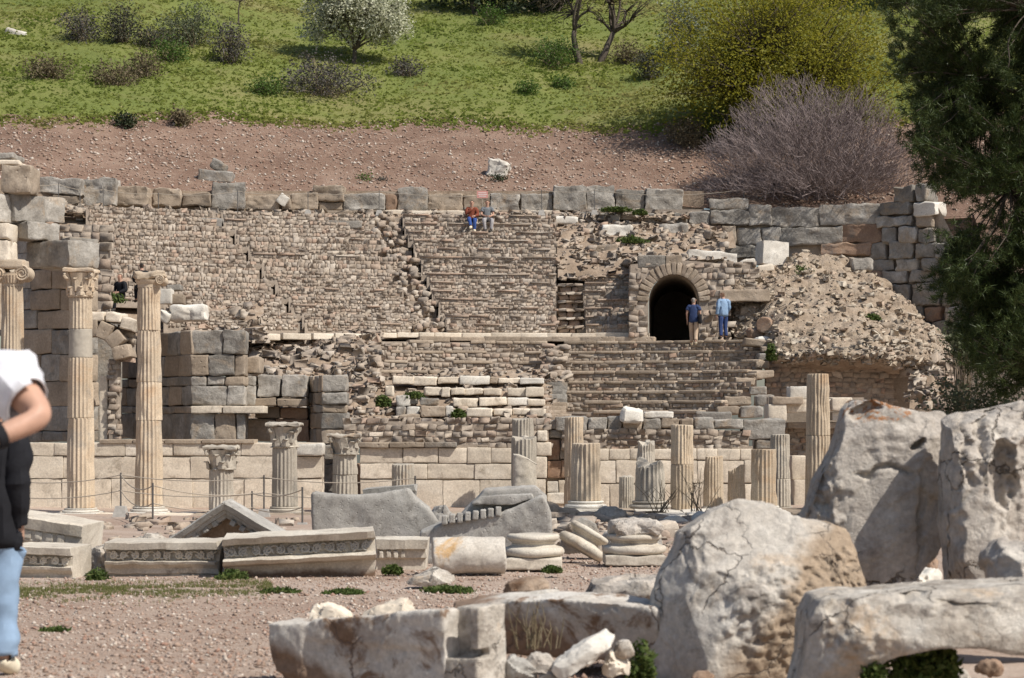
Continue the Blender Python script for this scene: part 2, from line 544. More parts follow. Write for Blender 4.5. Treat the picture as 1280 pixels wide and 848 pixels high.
M['cream'] = stone('cream_marble', [(.3, (.57, .485, .38)), (.55, (.69, .605, .49)), (.75, (.75, .68, .575))], .8, stain=(.36, .30, .23),
                   stain_amt=(.55, .69), stain_scale=1.6, second=(.50, .36, .25), second_amt=(.64, .8), second_scale=1.2, bump=.3, bscale=10, objrand=.1)
M['white'] = stone('white_marble', [(.3, (.52, .47, .40)), (.55, (.64, .60, .53)), (.75, (.74, .70, .63))], 1.5, stain=(.36, .33, .29),
                   stain_amt=(.58, .72), stain_scale=2.5, bump=.35, bscale=12, objrand=.1)
M['column'] = stone('fluted_marble', [(.3, (.41, .325, .235)), (.55, (.53, .435, .325)), (.75, (.61, .525, .415))], 1.0, stain=(.48, .345, .225),
                    stain_amt=(.51, .67), stain_scale=.9, second=(.30, .275, .24), second_amt=(.57, .72), second_scale=1.1, bump=.3, bscale=14, objrand=.12)
M['column_grey'] = stone('grey_fluted_marble', [(.3, (.30, .265, .22)), (.55, (.42, .375, .31)), (.75, (.52, .47, .40))], 1.0, stain=(.42, .31, .21),
                         stain_amt=(.6, .74), stain_scale=.9, second=(.2, .19, .17), second_amt=(.56, .72), second_scale=1.3, bump=.35, bscale=14, objrand=.1)
M['concrete'] = plain('concrete', (.40, .36, .30), .9, .12, 8, .15)
M['fore_grey'] = stone('weathered_grey_marble', [(.28, (.29, .25, .21)), (.5, (.45, .40, .345)), (.7, (.60, .55, .48))], 3.6, stain=(.24, .205, .17),
                       stain_amt=(.57, .72), stain_scale=3.0, second=(.56, .45, .33), second_amt=(.60, .74), second_scale=1.6,
                       bump=.9, bscale=12, bdist=.04, objrand=.08, cracks=(1.8, .016, (.20, .17, .14)))
M['fore_white'] = stone('pale_broken_marble', [(.28, (.33, .285, .235)), (.5, (.49, .44, .375)), (.68, (.62, .575, .505))], 4.0, stain=(.24, .205, .17),
                        stain_amt=(.54, .64), stain_scale=5.0, second=(.50, .385, .275), second_amt=(.56, .68), second_scale=2.4,
                        bump=.9, bscale=12, bdist=.04, objrand=.06, cracks=(2.2, .014, (.22, .185, .155)))
M['fore_lichen'] = stone('lichened_marble', [(.28, (.30, .26, .22)), (.5, (.46, .41, .355)), (.7, (.60, .55, .48))], 3.4, stain=(.24, .21, .18),
                         stain_amt=(.57, .70), stain_scale=2.4, second=(.55, .46, .35), second_amt=(.62, .74), second_scale=1.8,
                         bump=.9, bscale=12, bdist=.04, objrand=.05, lichen=(.36, .17, .075), cracks=(1.6, .016, (.20, .17, .14)))
M['boulder_big'] = stone('half_rough_marble', [(.28, (.38, .335, .285)), (.5, (.51, .465, .405)), (.7, (.61, .57, .51))], 2.6, stain=(.27, .235, .20), stain_amt=(.55, .67), stain_scale=3.4,
                         second=(.50, .39, .285), second_amt=(.58, .70), second_scale=2.0, bump=.8, bscale=12, bdist=.035, objrand=0, region=((.95, 0, -.7), .20, (.36, .275, .195)), cracks=(2.2, .016, (.22, .185, .155)))
M['block_dirt_shade'] = stone('soil_and_shade_marble', [(.28, (.40, .35, .30)), (.5, (.54, .50, .44)), (.7, (.62, .585, .53))], 3.0, stain=(.20, .13, .085), stain_amt=(.53, .62), stain_scale=4.2,
                         bump=.6, bscale=14, bdist=.02, objrand=0, region=((-.6, 0, -1.5), .24, (.24, .165, .115)), cracks=(3, .03, (.15, .11, .09)))  # brown region: soil, and the long block's front shade painted in
M['fore_brown'] = stone('brown_stained_marble', [(.28, (.19, .125, .08)), (.5, (.36, .28, .21)), (.7, (.55, .49, .42))], 3.0, stain=(.15, .09, .055),
                        stain_amt=(.52, .64), stain_scale=3.6, bump=.5, bscale=14, bdist=.02, objrand=.05, pits=.15)
M['carved'] = stone('carved_marble', [(.3, (.42, .365, .295)), (.55, (.56, .505, .42)), (.75, (.64, .595, .51))], 2.0, stain=(.26, .22, .18),
                    stain_amt=(.56, .72), stain_scale=3.0, second=(.42, .33, .24), second_amt=(.6, .75), bump=.4, bscale=22, bdist=.012, objrand=.08, pits=.15)
M['carved_grey'] = stone('carved_grey_marble', [(.3, (.27, .25, .225)), (.55, (.38, .36, .325)), (.75, (.48, .455, .42))], 2.4, stain=(.19, .175, .155),
                         stain_amt=(.54, .7), stain_scale=4.0, second=(.42, .32, .23), second_amt=(.64, .76), bump=.5, bscale=26, bdist=.012, objrand=.08, pits=.25)
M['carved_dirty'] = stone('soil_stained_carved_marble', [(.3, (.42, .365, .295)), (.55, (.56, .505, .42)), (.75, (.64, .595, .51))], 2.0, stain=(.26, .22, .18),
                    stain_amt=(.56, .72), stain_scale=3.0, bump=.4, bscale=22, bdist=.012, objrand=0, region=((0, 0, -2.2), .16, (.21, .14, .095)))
M['drum'] = stone('drum_marble', [(.3, (.40, .355, .30)), (.55, (.54, .495, .43)), (.75, (.62, .58, .52))], 2.0, stain=(.50, .33, .17),
                  stain_amt=(.54, .66), stain_scale=2.2, second=(.3, .27, .235), second_amt=(.58, .74), bump=.3, bscale=18, bdist=.012, objrand=0)
# ------------------------------------------------------------------ terrain
XC = 1.6                                          # axis of the theatre
def _k(r): return 1.0 if r < 14 else max(.5, 1 - .5 * (r - 14) / 8)
def rowY(r, X): return 54 + r - _k(r) * (X - XC) ** 2 / (2 * r)
def rowN(r, X):
    s = -_k(r) * (X - XC) / r
    L = math.hypot(s, 1)
    return s / L, -1 / L
def rowX(px, r):
    X = PX(px, 54 + r)
    for _ in range(6): X = PX(px, rowY(r, X))
    return X
def gz(X, Y):
    z = .05 - .0245 * (min(Y, 47) - 11)
    if Y < 7: z = min(z, .15)
    return z
def ground_z(X, Y):
    return gz(X, Y) + .03 * noise.noise(Vector((X * .35, Y * .35, 0))) + .012 * noise.noise(Vector((X * 1.7, Y * 1.7, 3)))
REDGE = 22.75
def edgeY(X):
    u = max(-20, min(19, X - XC))
    return rowY(REDGE, XC + u)
def hill_z(X, Y):
    d = Y - edgeY(X)
    drop = -.8 * min(1, max(0, (X - 6) / 6)) * math.exp(-max(0, d) * .22)
    w = noise.noise(Vector((X * .12, Y * .12, 1)))
    if d < 10:
        z = 10.05 + .40 * d + .006 * d * d - .18 * math.exp(-d * .9)
    elif d < 62:
        e = d - 10
        z = 10.05 + 4.6 + .42 * e + .0006 * e * e
    else:
        e = 52
        z = 10.05 + 4.6 + .42 * e + .0006 * e * e + .2 * (d - 62)
    z += drop + w * min(1.0, max(0, d - 2) * .12) * .55
    z += .10 * noise.noise(Vector((X * .55, Y * .55, 5))) * min(1, max(0.2, d * .3))
    return z
def on_hill(px, py, y0=78.5):
    """where the sight line through a pixel meets the hillside"""
    Y = y0
    while Y < 190:
        p = P(px, py, Y)
        if p.z < hill_z(p.x, Y): return p
        Y += .1
    return P(px, py, 190)
def grass_edge(X):
    """distance behind the wall where the gravel bank ends"""
    return 9.3 + .6 * noise.noise(Vector((X * .11, 0, 9))) - .8 * min(1, max(0, (-14 - X) / 5)) + .5 * noise.noise(Vector((X * .6, 0, 4)))

def sheet(name, xs, ys, zf, mat, kind='structure', keep=None):
    nx, ny = len(xs), len(ys)
    V = np.array([(x, y, zf(x, y)) for y in ys for x in xs])
    Q = []
    for j in range(ny - 1):
        for i in range(nx - 1):
            if keep is None or keep((xs[i] + xs[i + 1]) / 2, (ys[j] + ys[j + 1]) / 2):
                a = j * nx + i
                Q.append((a, a + 1, a + nx + 1, a + nx))
    return link_mesh(name, V, np.array(Q), mat, None, kind, smooth=True)

GRAV = [(.30, .205, .155), (.36, .26, .20), (.25, .17, .125), (.42, .33, .27), (.33, .215, .16), (.50, .43, .36), (.28, .20, .15), (.38, .29, .235),
        (.31, .18, .13), (.44, .36, .30), (.35, .25, .19), (.55, .49, .42)]
M['gravel'] = stone('pinkish_gravel', [(.3, (.145, .088, .062)), (.5, (.20, .128, .092)), (.72, (.275, .19, .142))], .5, bump=.9, bscale=9, bdist=.05, objrand=0,
                    stain=(.30, .22, .165), stain_amt=(.54, .7), stain_scale=3.0)
M['forecourt'] = stone('forecourt_gravel', [(.32, (.27, .185, .14)), (.5, (.365, .275, .215)), (.68, (.45, .36, .295))], .45, bump=.8, bscale=30, bdist=.02, objrand=0,
                       stain=(.43, .34, .27), stain_amt=(.52, .68), stain_scale=9.0, second=(.25, .165, .12), second_amt=(.58, .7), second_scale=6.0)
M['pebble'] = stone('pebbles', [(.3, (.30, .22, .17)), (.7, (.42, .33, .27))], 2, GRAV, .85, bump=.2, objrand=0)
M['turf'] = stone('turf_soil', [(.3, (.115, .145, .034)), (.5, (.155, .175, .044)), (.7, (.21, .19, .075))], .16, bump=.8, bscale=5, bdist=.1, objrand=0,
                  stain=(.19, .165, .07), stain_amt=(.56, .76), stain_scale=.4)
M['grass'] = leafmat('meadow_grass', [(.22, .275, .055), (.26, .305, .062), (.29, .31, .085), (.33, .31, .12)], .8, .6,
                     [(.34, (.15, .215, .04)), (.45, (.22, .27, .055)), (.55, (.29, .29, .085)), (.66, (.36, .295, .14))], .13)

xs = list(np.arange(-60, -18, 2.0)) + list(np.arange(-18, 18, .25)) + list(np.arange(18, 62, 2.0))
ys = list(np.arange(-30, 4, 2.0)) + list(np.arange(4, 30, .25)) + list(np.arange(30, 60, .6)) + list(np.arange(60, 82, 2))
ground = sheet('ground', xs, ys, ground_z, M['forecourt'])

xs = list(np.arange(-60, -22, 1.0)) + list(np.arange(-22, 24, .3)) + list(np.arange(24, 62, 1.0))
ds = list(np.arange(-.2, 11.4, .3))
def bank(xs, ds, name, mat, shift=0.0):
    nx, ny = len(xs), len(ds)
    V = np.array([(x, edgeY(x) + d, hill_z(x, edgeY(x) + d) + shift) for d in ds for x in xs])
    a = (np.arange(ny - 1)[:, None] * nx + np.arange(nx - 1)[None]).ravel()
    return link_mesh(name, V, np.stack([a, a + 1, a + nx + 1, a + nx], 1), mat, None, 'structure', True)
bank(xs, ds, 'gravel_bank', M['gravel'])
# meadow: starts a little above the gravel, with an uneven edge
def meadow():
    xs_ = list(np.arange(-110, -24, 3.0)) + list(np.arange(-24, 28, .4)) + list(np.arange(28, 112, 3.0))
    ts = [0, .3, .6, .9, 1.3, 1.8] + list(np.arange(2.4, 30, .7)) + list(np.arange(30, 110, 4))
    V = []
    for t in ts:
        for x in xs_:
            y = edgeY(x) + grass_edge(x) + t
            V.append((x, y, hill_z(x, y) + (-.06 if t == 0 else .10 + .06 * noise.noise(Vector((x * 1.3, y * 1.3, 0))))))
    nx, ny = len(xs_), len(ts)
    a = (np.arange(ny - 1)[:, None] * nx + np.arange(nx - 1)[None]).ravel()
    return link_mesh('hillside_meadow', V, np.stack([a, a + 1, a + nx + 1, a + nx], 1), M['turf'], None, 'structure', True)
meadow()
# the flanks where the hill runs down beside the theatre
def flank(name, x0, x1, n):
    xs_ = np.linspace(x0, x1, n); ds_ = np.linspace(-26, .3, 60)
    V = [(x, edgeY(x) + d, max(-1.2, 9.2 + d * .9 * (1 if d < 0 else .3) + .25 * noise.noise(Vector((x * .4, d * .4, 2))))) for d in ds_ for x in xs_]
    nx, ny = n, 60
    a = (np.arange(ny - 1)[:, None] * nx + np.arange(nx - 1)[None]).ravel()
    return link_mesh(name, V, np.stack([a, a + 1, a + nx + 1, a + nx], 1), M['gravel'], None, 'structure', True)
flank('hill_flank_right', 17.4, 60, 60)
def skirt():
    V = []; n = 40
    for i in range(n + 1):
        x = 11.5 + 30 * i / n; y = edgeY(x) - .1
        V += [(x, y, hill_z(x, y) + .02), (x, y + .05, 3.0)]
    return link_mesh('bank_face', V, [[i * 2, i * 2 + 1, i * 2 + 3, i * 2 + 2] for i in range(n)], M['gravel'], None, 'structure', True)
skirt()
flank('hill_flank_left', -60, -19, 50)

# loose stones on the bank
def pebbles(n, name, pos, smin, smax, mat):
    T = nrg.random
    rows = []
    for (x, y, z) in pos(n):
        s = smin + (smax - smin) * rng.random() ** 4.5
        rows.append((x, y, z + s * .25, s * rng.uniform(.6, 1.2), s * rng.uniform(.6, 1.1), s * rng.uniform(.4, .8), rng.uniform(0, 6.3), rng.uniform(-.5, .5)))
    A = np.array(rows); n = len(A)
    B = np.array([(1, 0, 0), (-1, 0, 0), (0, 1, 0), (0, -1, 0), (0, 0, 1), (0, 0, -1)], float)
    T8 = np.array([(0, 2, 4), (2, 1, 4), (1, 3, 4), (3, 0, 4), (2, 0, 5), (1, 2, 5), (3, 1, 5), (0, 3, 5)])
    V = B[None] * A[:, None, 3:6] * 1.25 + nrg.normal(0, .28, (n, 6, 3)) * A[:, None, 3:6]
    c, s = np.cos(A[:, 6])[:, None], np.sin(A[:, 6])[:, None]
    V = np.stack([V[:, :, 0] * c - V[:, :, 1] * s, V[:, :, 0] * s + V[:, :, 1] * c, V[:, :, 2]], 2) + A[:, None, :3]
    return link_mesh(name, V.reshape(-1, 3), (T8[None] + (np.arange(n) * 6)[:, None, None]).reshape(-1, 3), mat, None, 'stuff')
def pos_bank(n):
    for _ in range(n):
        x = rng.uniform(-22, 26); d = rng.uniform(.25, 10.0)
        y = edgeY(x) + d
        yield x, y, hill_z(x, y)
tag(pebbles(30000, 'loose_stones', pos_bank, .018, .085, M['pebble']), 'loose pinkish stones strewn over the gravel bank', 'stones')
def pos_fore(n):
    for _ in range(n):
        y = 9.5 + 17 * rng.random() ** 1.2
        x = rng.uniform(-.29, .2) * y
        yield x, y, ground_z(x, y)
tag(pebbles(52000, 'gravel_stones', pos_fore, .005, .022, M['pebble']), 'small pink and grey gravel stones on the forecourt', 'gravel')

# meadow grass: many small tufts in one object
def grass_mesh(name, pts, hmin, hmax, wid, mat, blades=3, label=None, lean=.35):
    pts = np.asarray(pts, float); n = len(pts)
    a = nrg.uniform(0, 6.283, (n, blades)); h = nrg.uniform(hmin, hmax, (n, blades)); w = wid * nrg.uniform(.5, 1.2, (n, blades))
    ca, sa = np.cos(a), np.sin(a)
    base = pts[:, None, :] + np.stack([nrg.normal(0, wid * .8, (n, blades)), nrg.normal(0, wid * .8, (n, blades)), np.zeros((n, blades))], 2)
    v0 = base + np.stack([ca * w, sa * w, -.03 + 0 * w], 2); v1 = base + np.stack([-ca * w, -sa * w, -.03 + 0 * w], 2)
    v2 = base + np.stack([nrg.normal(0, 1, (n, blades)) * h * lean, nrg.normal(0, 1, (n, blades)) * h * lean, h], 2)
    V = np.stack([v0, v1, v2], 2).reshape(-1, 3)
    T = np.arange(len(V)).reshape(-1, 3)
    o = link_mesh(name, V, T, mat, None, 'stuff')
    return tag(o, label, 'grass')
gp = []
while len(gp) < 30000:
    x = rng.uniform(-30, 34); e = 30 * rng.random() ** 1.15
    y = edgeY(x) + grass_edge(x) + e - .15
    q = noise.noise(Vector((x * .3, y * .3, 7)))
    if rng.random() > .72 + q * .6: continue
    gp.append((x, y, hill_z(x, y) + .08))
for _ in range(90):                                       # taller weeds in drifts
    cx_ = rng.uniform(-28, 30); ce_ = rng.uniform(.2, 24); rr_ = rng.uniform(.6, 2.2)
    for _i in range(int(45 * rr_)):
        x = cx_ + rng.gauss(0, rr_); y = edgeY(x) + grass_edge(x) + ce_ + rng.gauss(0, rr_ * .5)
        gp.append((x, y, hill_z(x, y) + .08 + rng.uniform(0, .16)))
for _ in range(2600):                                     # straggling over the edge of the bank
    x = rng.uniform(-26, 20); y = edgeY(x) + grass_edge(x) - abs(rng.gauss(0, .5))
    gp.append((x, y, hill_z(x, y)))
grass_mesh('meadow_grass', gp, .03, .10, .12, M['grass'], 3, lean=.9, label= 'long green spring grass covering the hillside')
# ------------------------------------------------------------------ theatre seating
theatre = thing('theatre_seating', 'curved rubble-stone seating of the ancient theatre below the gravel bank', 'theatre', (XC, 68, 0))

def step_solid(name, r0, r1, z0, z1, X0, X1, mat, dy=0.0):
    n = max(2, int((X1 - X0) / .6) + 1)
    X = np.linspace(X0, X1, n)
    V = []
    for x in X:
        yf = rowY(r0, x) + dy
        yb = rowY(r1, x) + .35
        jz = .015 * noise.noise(Vector((x * 2, z1 * 3, 0)))
        V += [(x, yf, z0), (x, yf, z1 + jz), (x, yb, z1 + jz), (x, yb, z0)]
    Fc = []
    for i in range(n - 1):
        a, b = i * 4, i * 4 + 4
        for k in range(4):
            Fc.append([a + k, b + k, b + (k + 1) % 4, a + (k + 1) % 4][::-1])
    Fc.append([0, 1, 2, 3]); Fc.append([(n - 1) * 4 + k for k in (3, 2, 1, 0)])
    return link_mesh(name, V, Fc, mat, theatre)

def riser_stones(rows, r, z0, z1, X0, X1, ncourse, wmin, wmax, dy=0.0, rough=.022, cracks=None):
    hc = (z1 - z0) / ncourse
    for c in range(ncourse):
        x = X0 + rng.uniform(0, .1)
        while x < X1 - .04:
            w = wmin + (wmax - wmin) * rng.random() ** 1.5
            if rng.random() < .10: w *= 1.7
            xm = x + w / 2
            if xm > X1: break
            nx, ny = rowN(r, xm)
            o = rng.uniform(-rough, rough * 1.3)
            h = hc * rng.uniform(.68, 1.1)
            rows.append((xm + nx * o, rowY(r, xm) + dy + ny * o, z0 + hc * (c + .5) + rng.uniform(-.02, .02), w * .49, .11, h * .53,
                         math.atan2(nx, -ny), rng.uniform(-.07, .07)))
            x += w * rng.uniform(.96, 1.1)

NU = 14
RU = [14.7 + .5 * j for j in range(NU + 1)]
ZU = []
for j in range(NU + 1):                    # tops of the upper rows, evenly spaced in the picture
    yp = 417 - (417 - 271) * j / NU
    ZU.append(PZ(yp, 54 + RU[max(0, j - 1)]))
def crackx(y):  return 560 - 60 * (417 - y) / 142 + 2.5 * math.sin(y * .35)       # left edge of the middle wedge
def crackl(y):  return 383 - 105 * max(0, (417 - y)) / 130 + 3 * math.sin(y * .3)  # a second, weaker break
loose_x = []
for j in range(NU):
    r, z0, z1 = RU[j], ZU[j], ZU[j + 1]
    ymid = 417 - 146 * (j + .5) / NU
    ce, cl = crackx(ymid), crackl(ymid)
    # left wedge, stair strip, middle wedge, stair, small right wedge
    segs = [(108, cl - 4, 0.0, M['rubble']), (cl + 5, ce - 34 - 10 * (j % 3 == 0), 0.0, M['rubble']), (ce + 2, 695, -.3, M['rubble'])]
    if j < 3: segs[0] = (205, cl - 4, 0.0, M['rubble'])
    if ymid > 346: segs.append((730 + rng.uniform(-2, 2), 806, -.22, M['rubble']))
    for si, (xa, xb, dy, mt) in enumerate(segs):
        Xa, Xb = rowX(xa, r), rowX(xb, r)
        st = step_solid('step', r, r + .5, z0 - .25, z1 - .03, Xa, Xb, M['mortar'], dy - .092)
        rows = []
        riser_stones(rows, r, z0, z1, Xa, Xb, 2 + (rng.random() < .75), .07, .22, dy, .008)
        stones_mesh('facing_stones', rows, mt, st, 'stuff', .13, .055)
        if si == 2 or (si == 1 and j % 2 == 0) or si == 3:
            lip = []
            x = Xa
            while x < Xb - .2:
                w = min(rng.uniform(.35, .9), Xb - x)
                if rng.random() < (.6 if si in (2, 3) else .3):
                    xm = x + w / 2; nx, ny = rowN(r, xm)
                    lip.append((xm + nx * .0, rowY(r, xm) + dy + ny * .0, z1 - .005, w * .5, .15, .02 + rng.uniform(0, .014), math.atan2(nx, -ny), rng.uniform(-.006, .006)))
                x += w
            if lip: stones_mesh('lip_stones', lip, M['rubble'], st, 'stuff', .25, .03, shear=.08)
    # tumbled stair strips
    for (xa, xb, dd, n) in ((ce - 40, ce - 5, .28, 15), (697, 729, .06, 10)):
        if xa > 690 and ymid < 352: continue
        Xa, Xb = rowX(xa, r), rowX(xb, r)
        st = step_solid('stair_step', r + .1, r + .7, z0 - .25, z1 - .06, Xa - .1, Xb + .1, M['mortar'], dd)
        rows = []
        if xa > 690:
            riser_stones(rows, r, z0, z1 - .12, Xa, Xb, 1, .2, .5, dd - .02, .02)
            for q in range(3):
                xm = Xa + (Xb - Xa) * (q + .5) / 3; nx, ny = rowN(r, xm)
                rows.append((xm, rowY(r, xm) + dd - .05, z1 - .07, (Xb - Xa) / 6.2, .2, .05, math.atan2(nx, -ny), rng.uniform(-.03, .03)))
        else:
            for q in range(n):
                xm = rng.uniform(Xa, Xb); s = rng.uniform(.05, .13)
                rows.append((xm, rowY(r, xm) + dd + rng.uniform(-.18, .05), rng.uniform(z0, z1), s * 1.3, s, s * .9, rng.uniform(0, 3), rng.uniform(-.4, .4)))
        stones_mesh('tumbled_stones', rows, M['rubble'], st, 'stuff', .3, .14)

# core of earth below everything that is eroded away (upper half)
def strip_slope(name, px0, px1, pts, mat, amp=.12, ns=1.3, n=60, m=40, parent=None, kind=None, seed=0):
    """pts: (py, Y) stations from the bottom up, shared by all columns; optional slant via functions"""
    V = []
    for i in range(m + 1):
        t = i / m * (len(pts) - 1); k = min(int(t), len(pts) - 2); f = t - k
        for j in range(n + 1):
            px = px0 + (px1 - px0) * j / n
            a = pts[k](px) if callable(pts[k]) else pts[k]; b = pts[k + 1](px) if callable(pts[k + 1]) else pts[k + 1]
            py, Y = a[0] + (b[0] - a[0]) * f, a[1] + (b[1] - a[1]) * f
            p = P(px, py, Y)
            d = amp * fbm(p * ns + Vector((seed, 0, 0)), 4)
            V.append((p.x + d * .3, p.y - d * .8, p.z + d * .5))
    a = (np.arange(m)[:, None] * (n + 1) + np.arange(n)[None]).ravel()
    o = link_mesh(name, V, np.stack([a, a + 1, a + n + 2, a + n + 1], 1), mat, parent, kind, True)
    return o, np.array(V)
def scatter_on(V, n, smin, smax, name, mat, parent, flat=.7, power=2.5, kind='stuff'):
    rows = []
    for _ in range(n):
        v = V[rng.randrange(len(V))]
        s = smin + (smax - smin) * rng.random() ** power
        rows.append((v[0] + rng.uniform(-.12, .12), v[1] + rng.uniform(-.05, .08), v[2] + rng.uniform(-.06, .06), s * rng.uniform(.7, 1.4), s, s * rng.uniform(.4, 1) * flat * 1.3,
                     rng.uniform(0, 3.14), rng.uniform(-.45, .45)))
    return stones_mesh(name, rows, mat, parent, kind, .12, .22)

# the whole upper bowl as packed earth behind the steps
def bowl():
    V = []; n = 90; m = 20
    for i in range(m + 1):
        r = 14.2 + (22.9 - 14.2) * i / m
        for j in range(n + 1):
            X = -17.5 + 32.0 * j / n
            zt = np.interp(r, [14.2, 14.7, 21.7, 22.9], [ZU[0] - .5, ZU[0] - .45, ZU[-1] - .35, ZU[-1] - .05])
            V.append((X, rowY(r, X) + .35, zt + .08 * noise.noise(Vector((X, r, 0)))))
    Q = []
    for i in range(m):
        for j in range(n):
            X = -17.5 + 32.0 * (j + .5) / n
            if (3.2 < X < 9.5 and i < 14) or X > 8.6: continue              # room for the vaulted passage
            a = i * (n + 1) + j
            Q.append((a, a + 1, a + n + 2, a + n + 1))
    return link_mesh('earth_core', V, np.array(Q), M['earth'], theatre, None, True)
bowl()

# eroded slope right of the middle wedge, above the passage
slopeR, VR = strip_slope('eroded_slope', 697, 905, [lambda x: (348 if x < 790 else 327, 71.3 if x < 790 else 68.9), (318, 72.6), (296, 74.2), (281, 75.4), (266, 76.6)], M['earth'], .22, .9, 70, 40, theatre, seed=4)
scatter_on(VR, 900, .04, .16, 'fallen_stones', M['rubble'], slopeR)
# rubble top of the rows, just under the retaining wall
topL, VT = strip_slope('top_ledge', 60, 860, [lambda x: (273 - (8 if x < 240 else 0) * (240 - x) / 180, rowY(21.6, PX(x, 75.3))),
                                               lambda x: (266 - (12 if x < 240 else 0) * (240 - x) / 180, rowY(22.3, PX(x, 76)))], M['earth'], .08, 1.2, 160, 8, theatre, seed=8)
scatter_on(VT, 700, .05, .17, 'ledge_stones', M['rubble'], topL)

# cream slabs of the walkway between the upper and lower rows
def slab_row(y0, y1, xs_, r, mat, dy, depth=.7, name='slab', parent=None, amp=.012, p=1.0):
    for xa, xb in zip(xs_[:-1], xs_[1:]):
        if rng.random() > p: continue
        Y = rowY(r, rowX((xa + xb) / 2, r)) + dy
        nx, ny = rowN(r, PX((xa + xb) / 2, Y))
        block_px(xa, xb, y0 + rng.uniform(-.6, .6), y1 + rng.uniform(-.6, .6), Y, depth, mat, name, parent or theatre, .02, amp, .006, .03, 3, rotz=math.atan2(nx, -ny))
slab_row(417, 425, [306, 345, 384, 412, 447, 463], 14.1, M['cream'], -.1)
slab_row(416, 422, [463, 492, 520, 540, 575, 612, 650, 684, 715, 745, 782, 812], 14.3, M['cream'], -.1)
slab_row(421, 427, [520, 560, 604, 650, 690, 726, 770, 820], 14.0, M['tan_block'], -.1)
for (xa, xb, ya, yb) in ((352, 377, 403, 410), (354, 379, 410, 417)):
    block_px(xa, xb, ya, yb, 67.0, .5, M['white'], 'step_slab', theatre, .02, .008)

# ---- lower rows
NL = 8
RL = [14.0 - .95 * j for j in range(NL + 1)]
YL = [427 + (526 - 427) * j / NL for j in range(NL + 1)]
for j in range(NL):
    r = RL[j]
    z1, z0 = PZ(YL[j], rowY(r, XC)), PZ(YL[j + 1] + 1, rowY(r, XC))
    right = (955, 950, 952, 945, 938, 925, 905, 880)[j]
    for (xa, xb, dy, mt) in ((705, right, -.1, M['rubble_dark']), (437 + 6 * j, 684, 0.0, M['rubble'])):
        if xa < 600 and j >= 4: continue
        Xa, Xb = rowX(xa, r), rowX(xb, r)
        st = step_solid('lower_step', r, r + 1.0, z0 - .3, z1 - .05, Xa, Xb, M['mortar'], dy - .075)
        rows = []
        riser_stones(rows, r, z0 + .01, z1 - .09, Xa, Xb, 2, .09, .27, dy, .02)
        stones_mesh('facing_stones', rows, mt, st, 'stuff', .2, .07)
        x = Xa
        while x < Xb - .25:
            w = min(rng.uniform(.55, 1.5), Xb - x)
            if rng.random() < (.92 if xa > 600 else .65):
                xm = x + w / 2; nx, ny = rowN(r, xm)
                V, Fc = rough_box((xm + nx * -.1, rowY(r, xm) + dy + .085 + rng.uniform(-.02, .02), z1 - .045 + rng.uniform(-.008, .008)), (w / 2 - .004, .24, .045 + rng.uniform(0, .012)), .03, .012, 3,
                                  math.atan2(nx, -ny), rng.uniform(-.006, .006))
                link_mesh('slab', V, Fc, M['tan_block'], st, None, True)
            x += w
# stair between the lower wedges
for j in range(9):
    ya = 478 + 5 * j
    block_px(683 + rng.uniform(-1, 1), 709 + rng.uniform(-1, 1), ya, ya + 8, 63.2 - .36 * j, .7, M['grey_block'] if j < 5 else M['tan_block'], 'stair_step', theatre, .015, .006)
for j in range(5):
    ya = 430 + 9.5 * j
    rows = [(PX(x, 65.8 - .5 * j), 65.8 - .5 * j + rng.uniform(0, .3), PZ(ya + rng.uniform(0, 12), 65.8), rng.uniform(.08, .25), .15, rng.uniform(.05, .12), rng.uniform(-.3, .3), rng.uniform(-.2, .2)) for x in np.linspace(684, 708, 9)]
    stones_mesh('tumbled_stones', rows, M['rubble'], theatre, 'stuff', .3, .12)
# white marble benches still in place
seat_rows = [(471, 483, 62.6, [(490, 516), (516, 546), (546, 574), (574, 612)]),
             (472, 482, 62.7, [(622, 650), (650, 680)]),
             (485, 497, 61.7, [(530, 552), (552, 563), (563, 580), (580, 604), (604, 627), (634, 657), (657, 680)]),
             (498, 510, 60.9, [(566, 598), (598, 633), (633, 660), (660, 681)]),
             (511, 522, 60.1, [(584, 616), (617, 640), (640, 663), (663, 682)])]
for (ya, yb, Y, xs_) in seat_rows:
    for (xa, xb) in xs_:
        block_px(xa, xb, ya + rng.uniform(-1.2, 1.6), yb - 2.5 + rng.uniform(-1.2, 2.0), Y, .62, M['cream'] if rng.random() < .75 else M['white'], 'bench_block', theatre, .04, .03, .006, .14, rotz=rng.uniform(-.07, .07), tilt=rng.uniform(-.03, .03))
for (xa, xb, ya, yb, Y, mt) in ((525, 548, 498, 507, 60.6, 'grey_block'), (525, 556, 508, 521, 60.0, 'tan_block'), (556, 567, 508, 521, 60.1, 'white'), (495, 513, 494, 508, 60.7, 'white'),
                                (508, 524, 508, 519, 60.2, 'white'), (481, 492, 482, 495, 61.2, 'cream'), (499, 525, 518, 526, 59.8, 'tan_block'), (612, 622, 471, 480, 62.8, 'tan_block'),
                                (513, 522, 494, 506, 60.8, 'grey_block'), (495, 507, 508, 520, 60.2, 'grey_block')):
    block_px(xa, xb, ya, yb, Y, .5, M[mt], 'bench_block', theatre, .05, .04, tilt=rng.uniform(-.08, .08))
lowslope, VL = strip_slope('lower_core', 425, 690, [(530, 59.5), (505, 61.4), (478, 63.4), (462, 64.6)], M['earth'], .10, 1.2, 80, 26, theatre, seed=2)
scatter_on(VL, 420, .05, .15, 'fallen_stones', M['rubble'], lowslope)
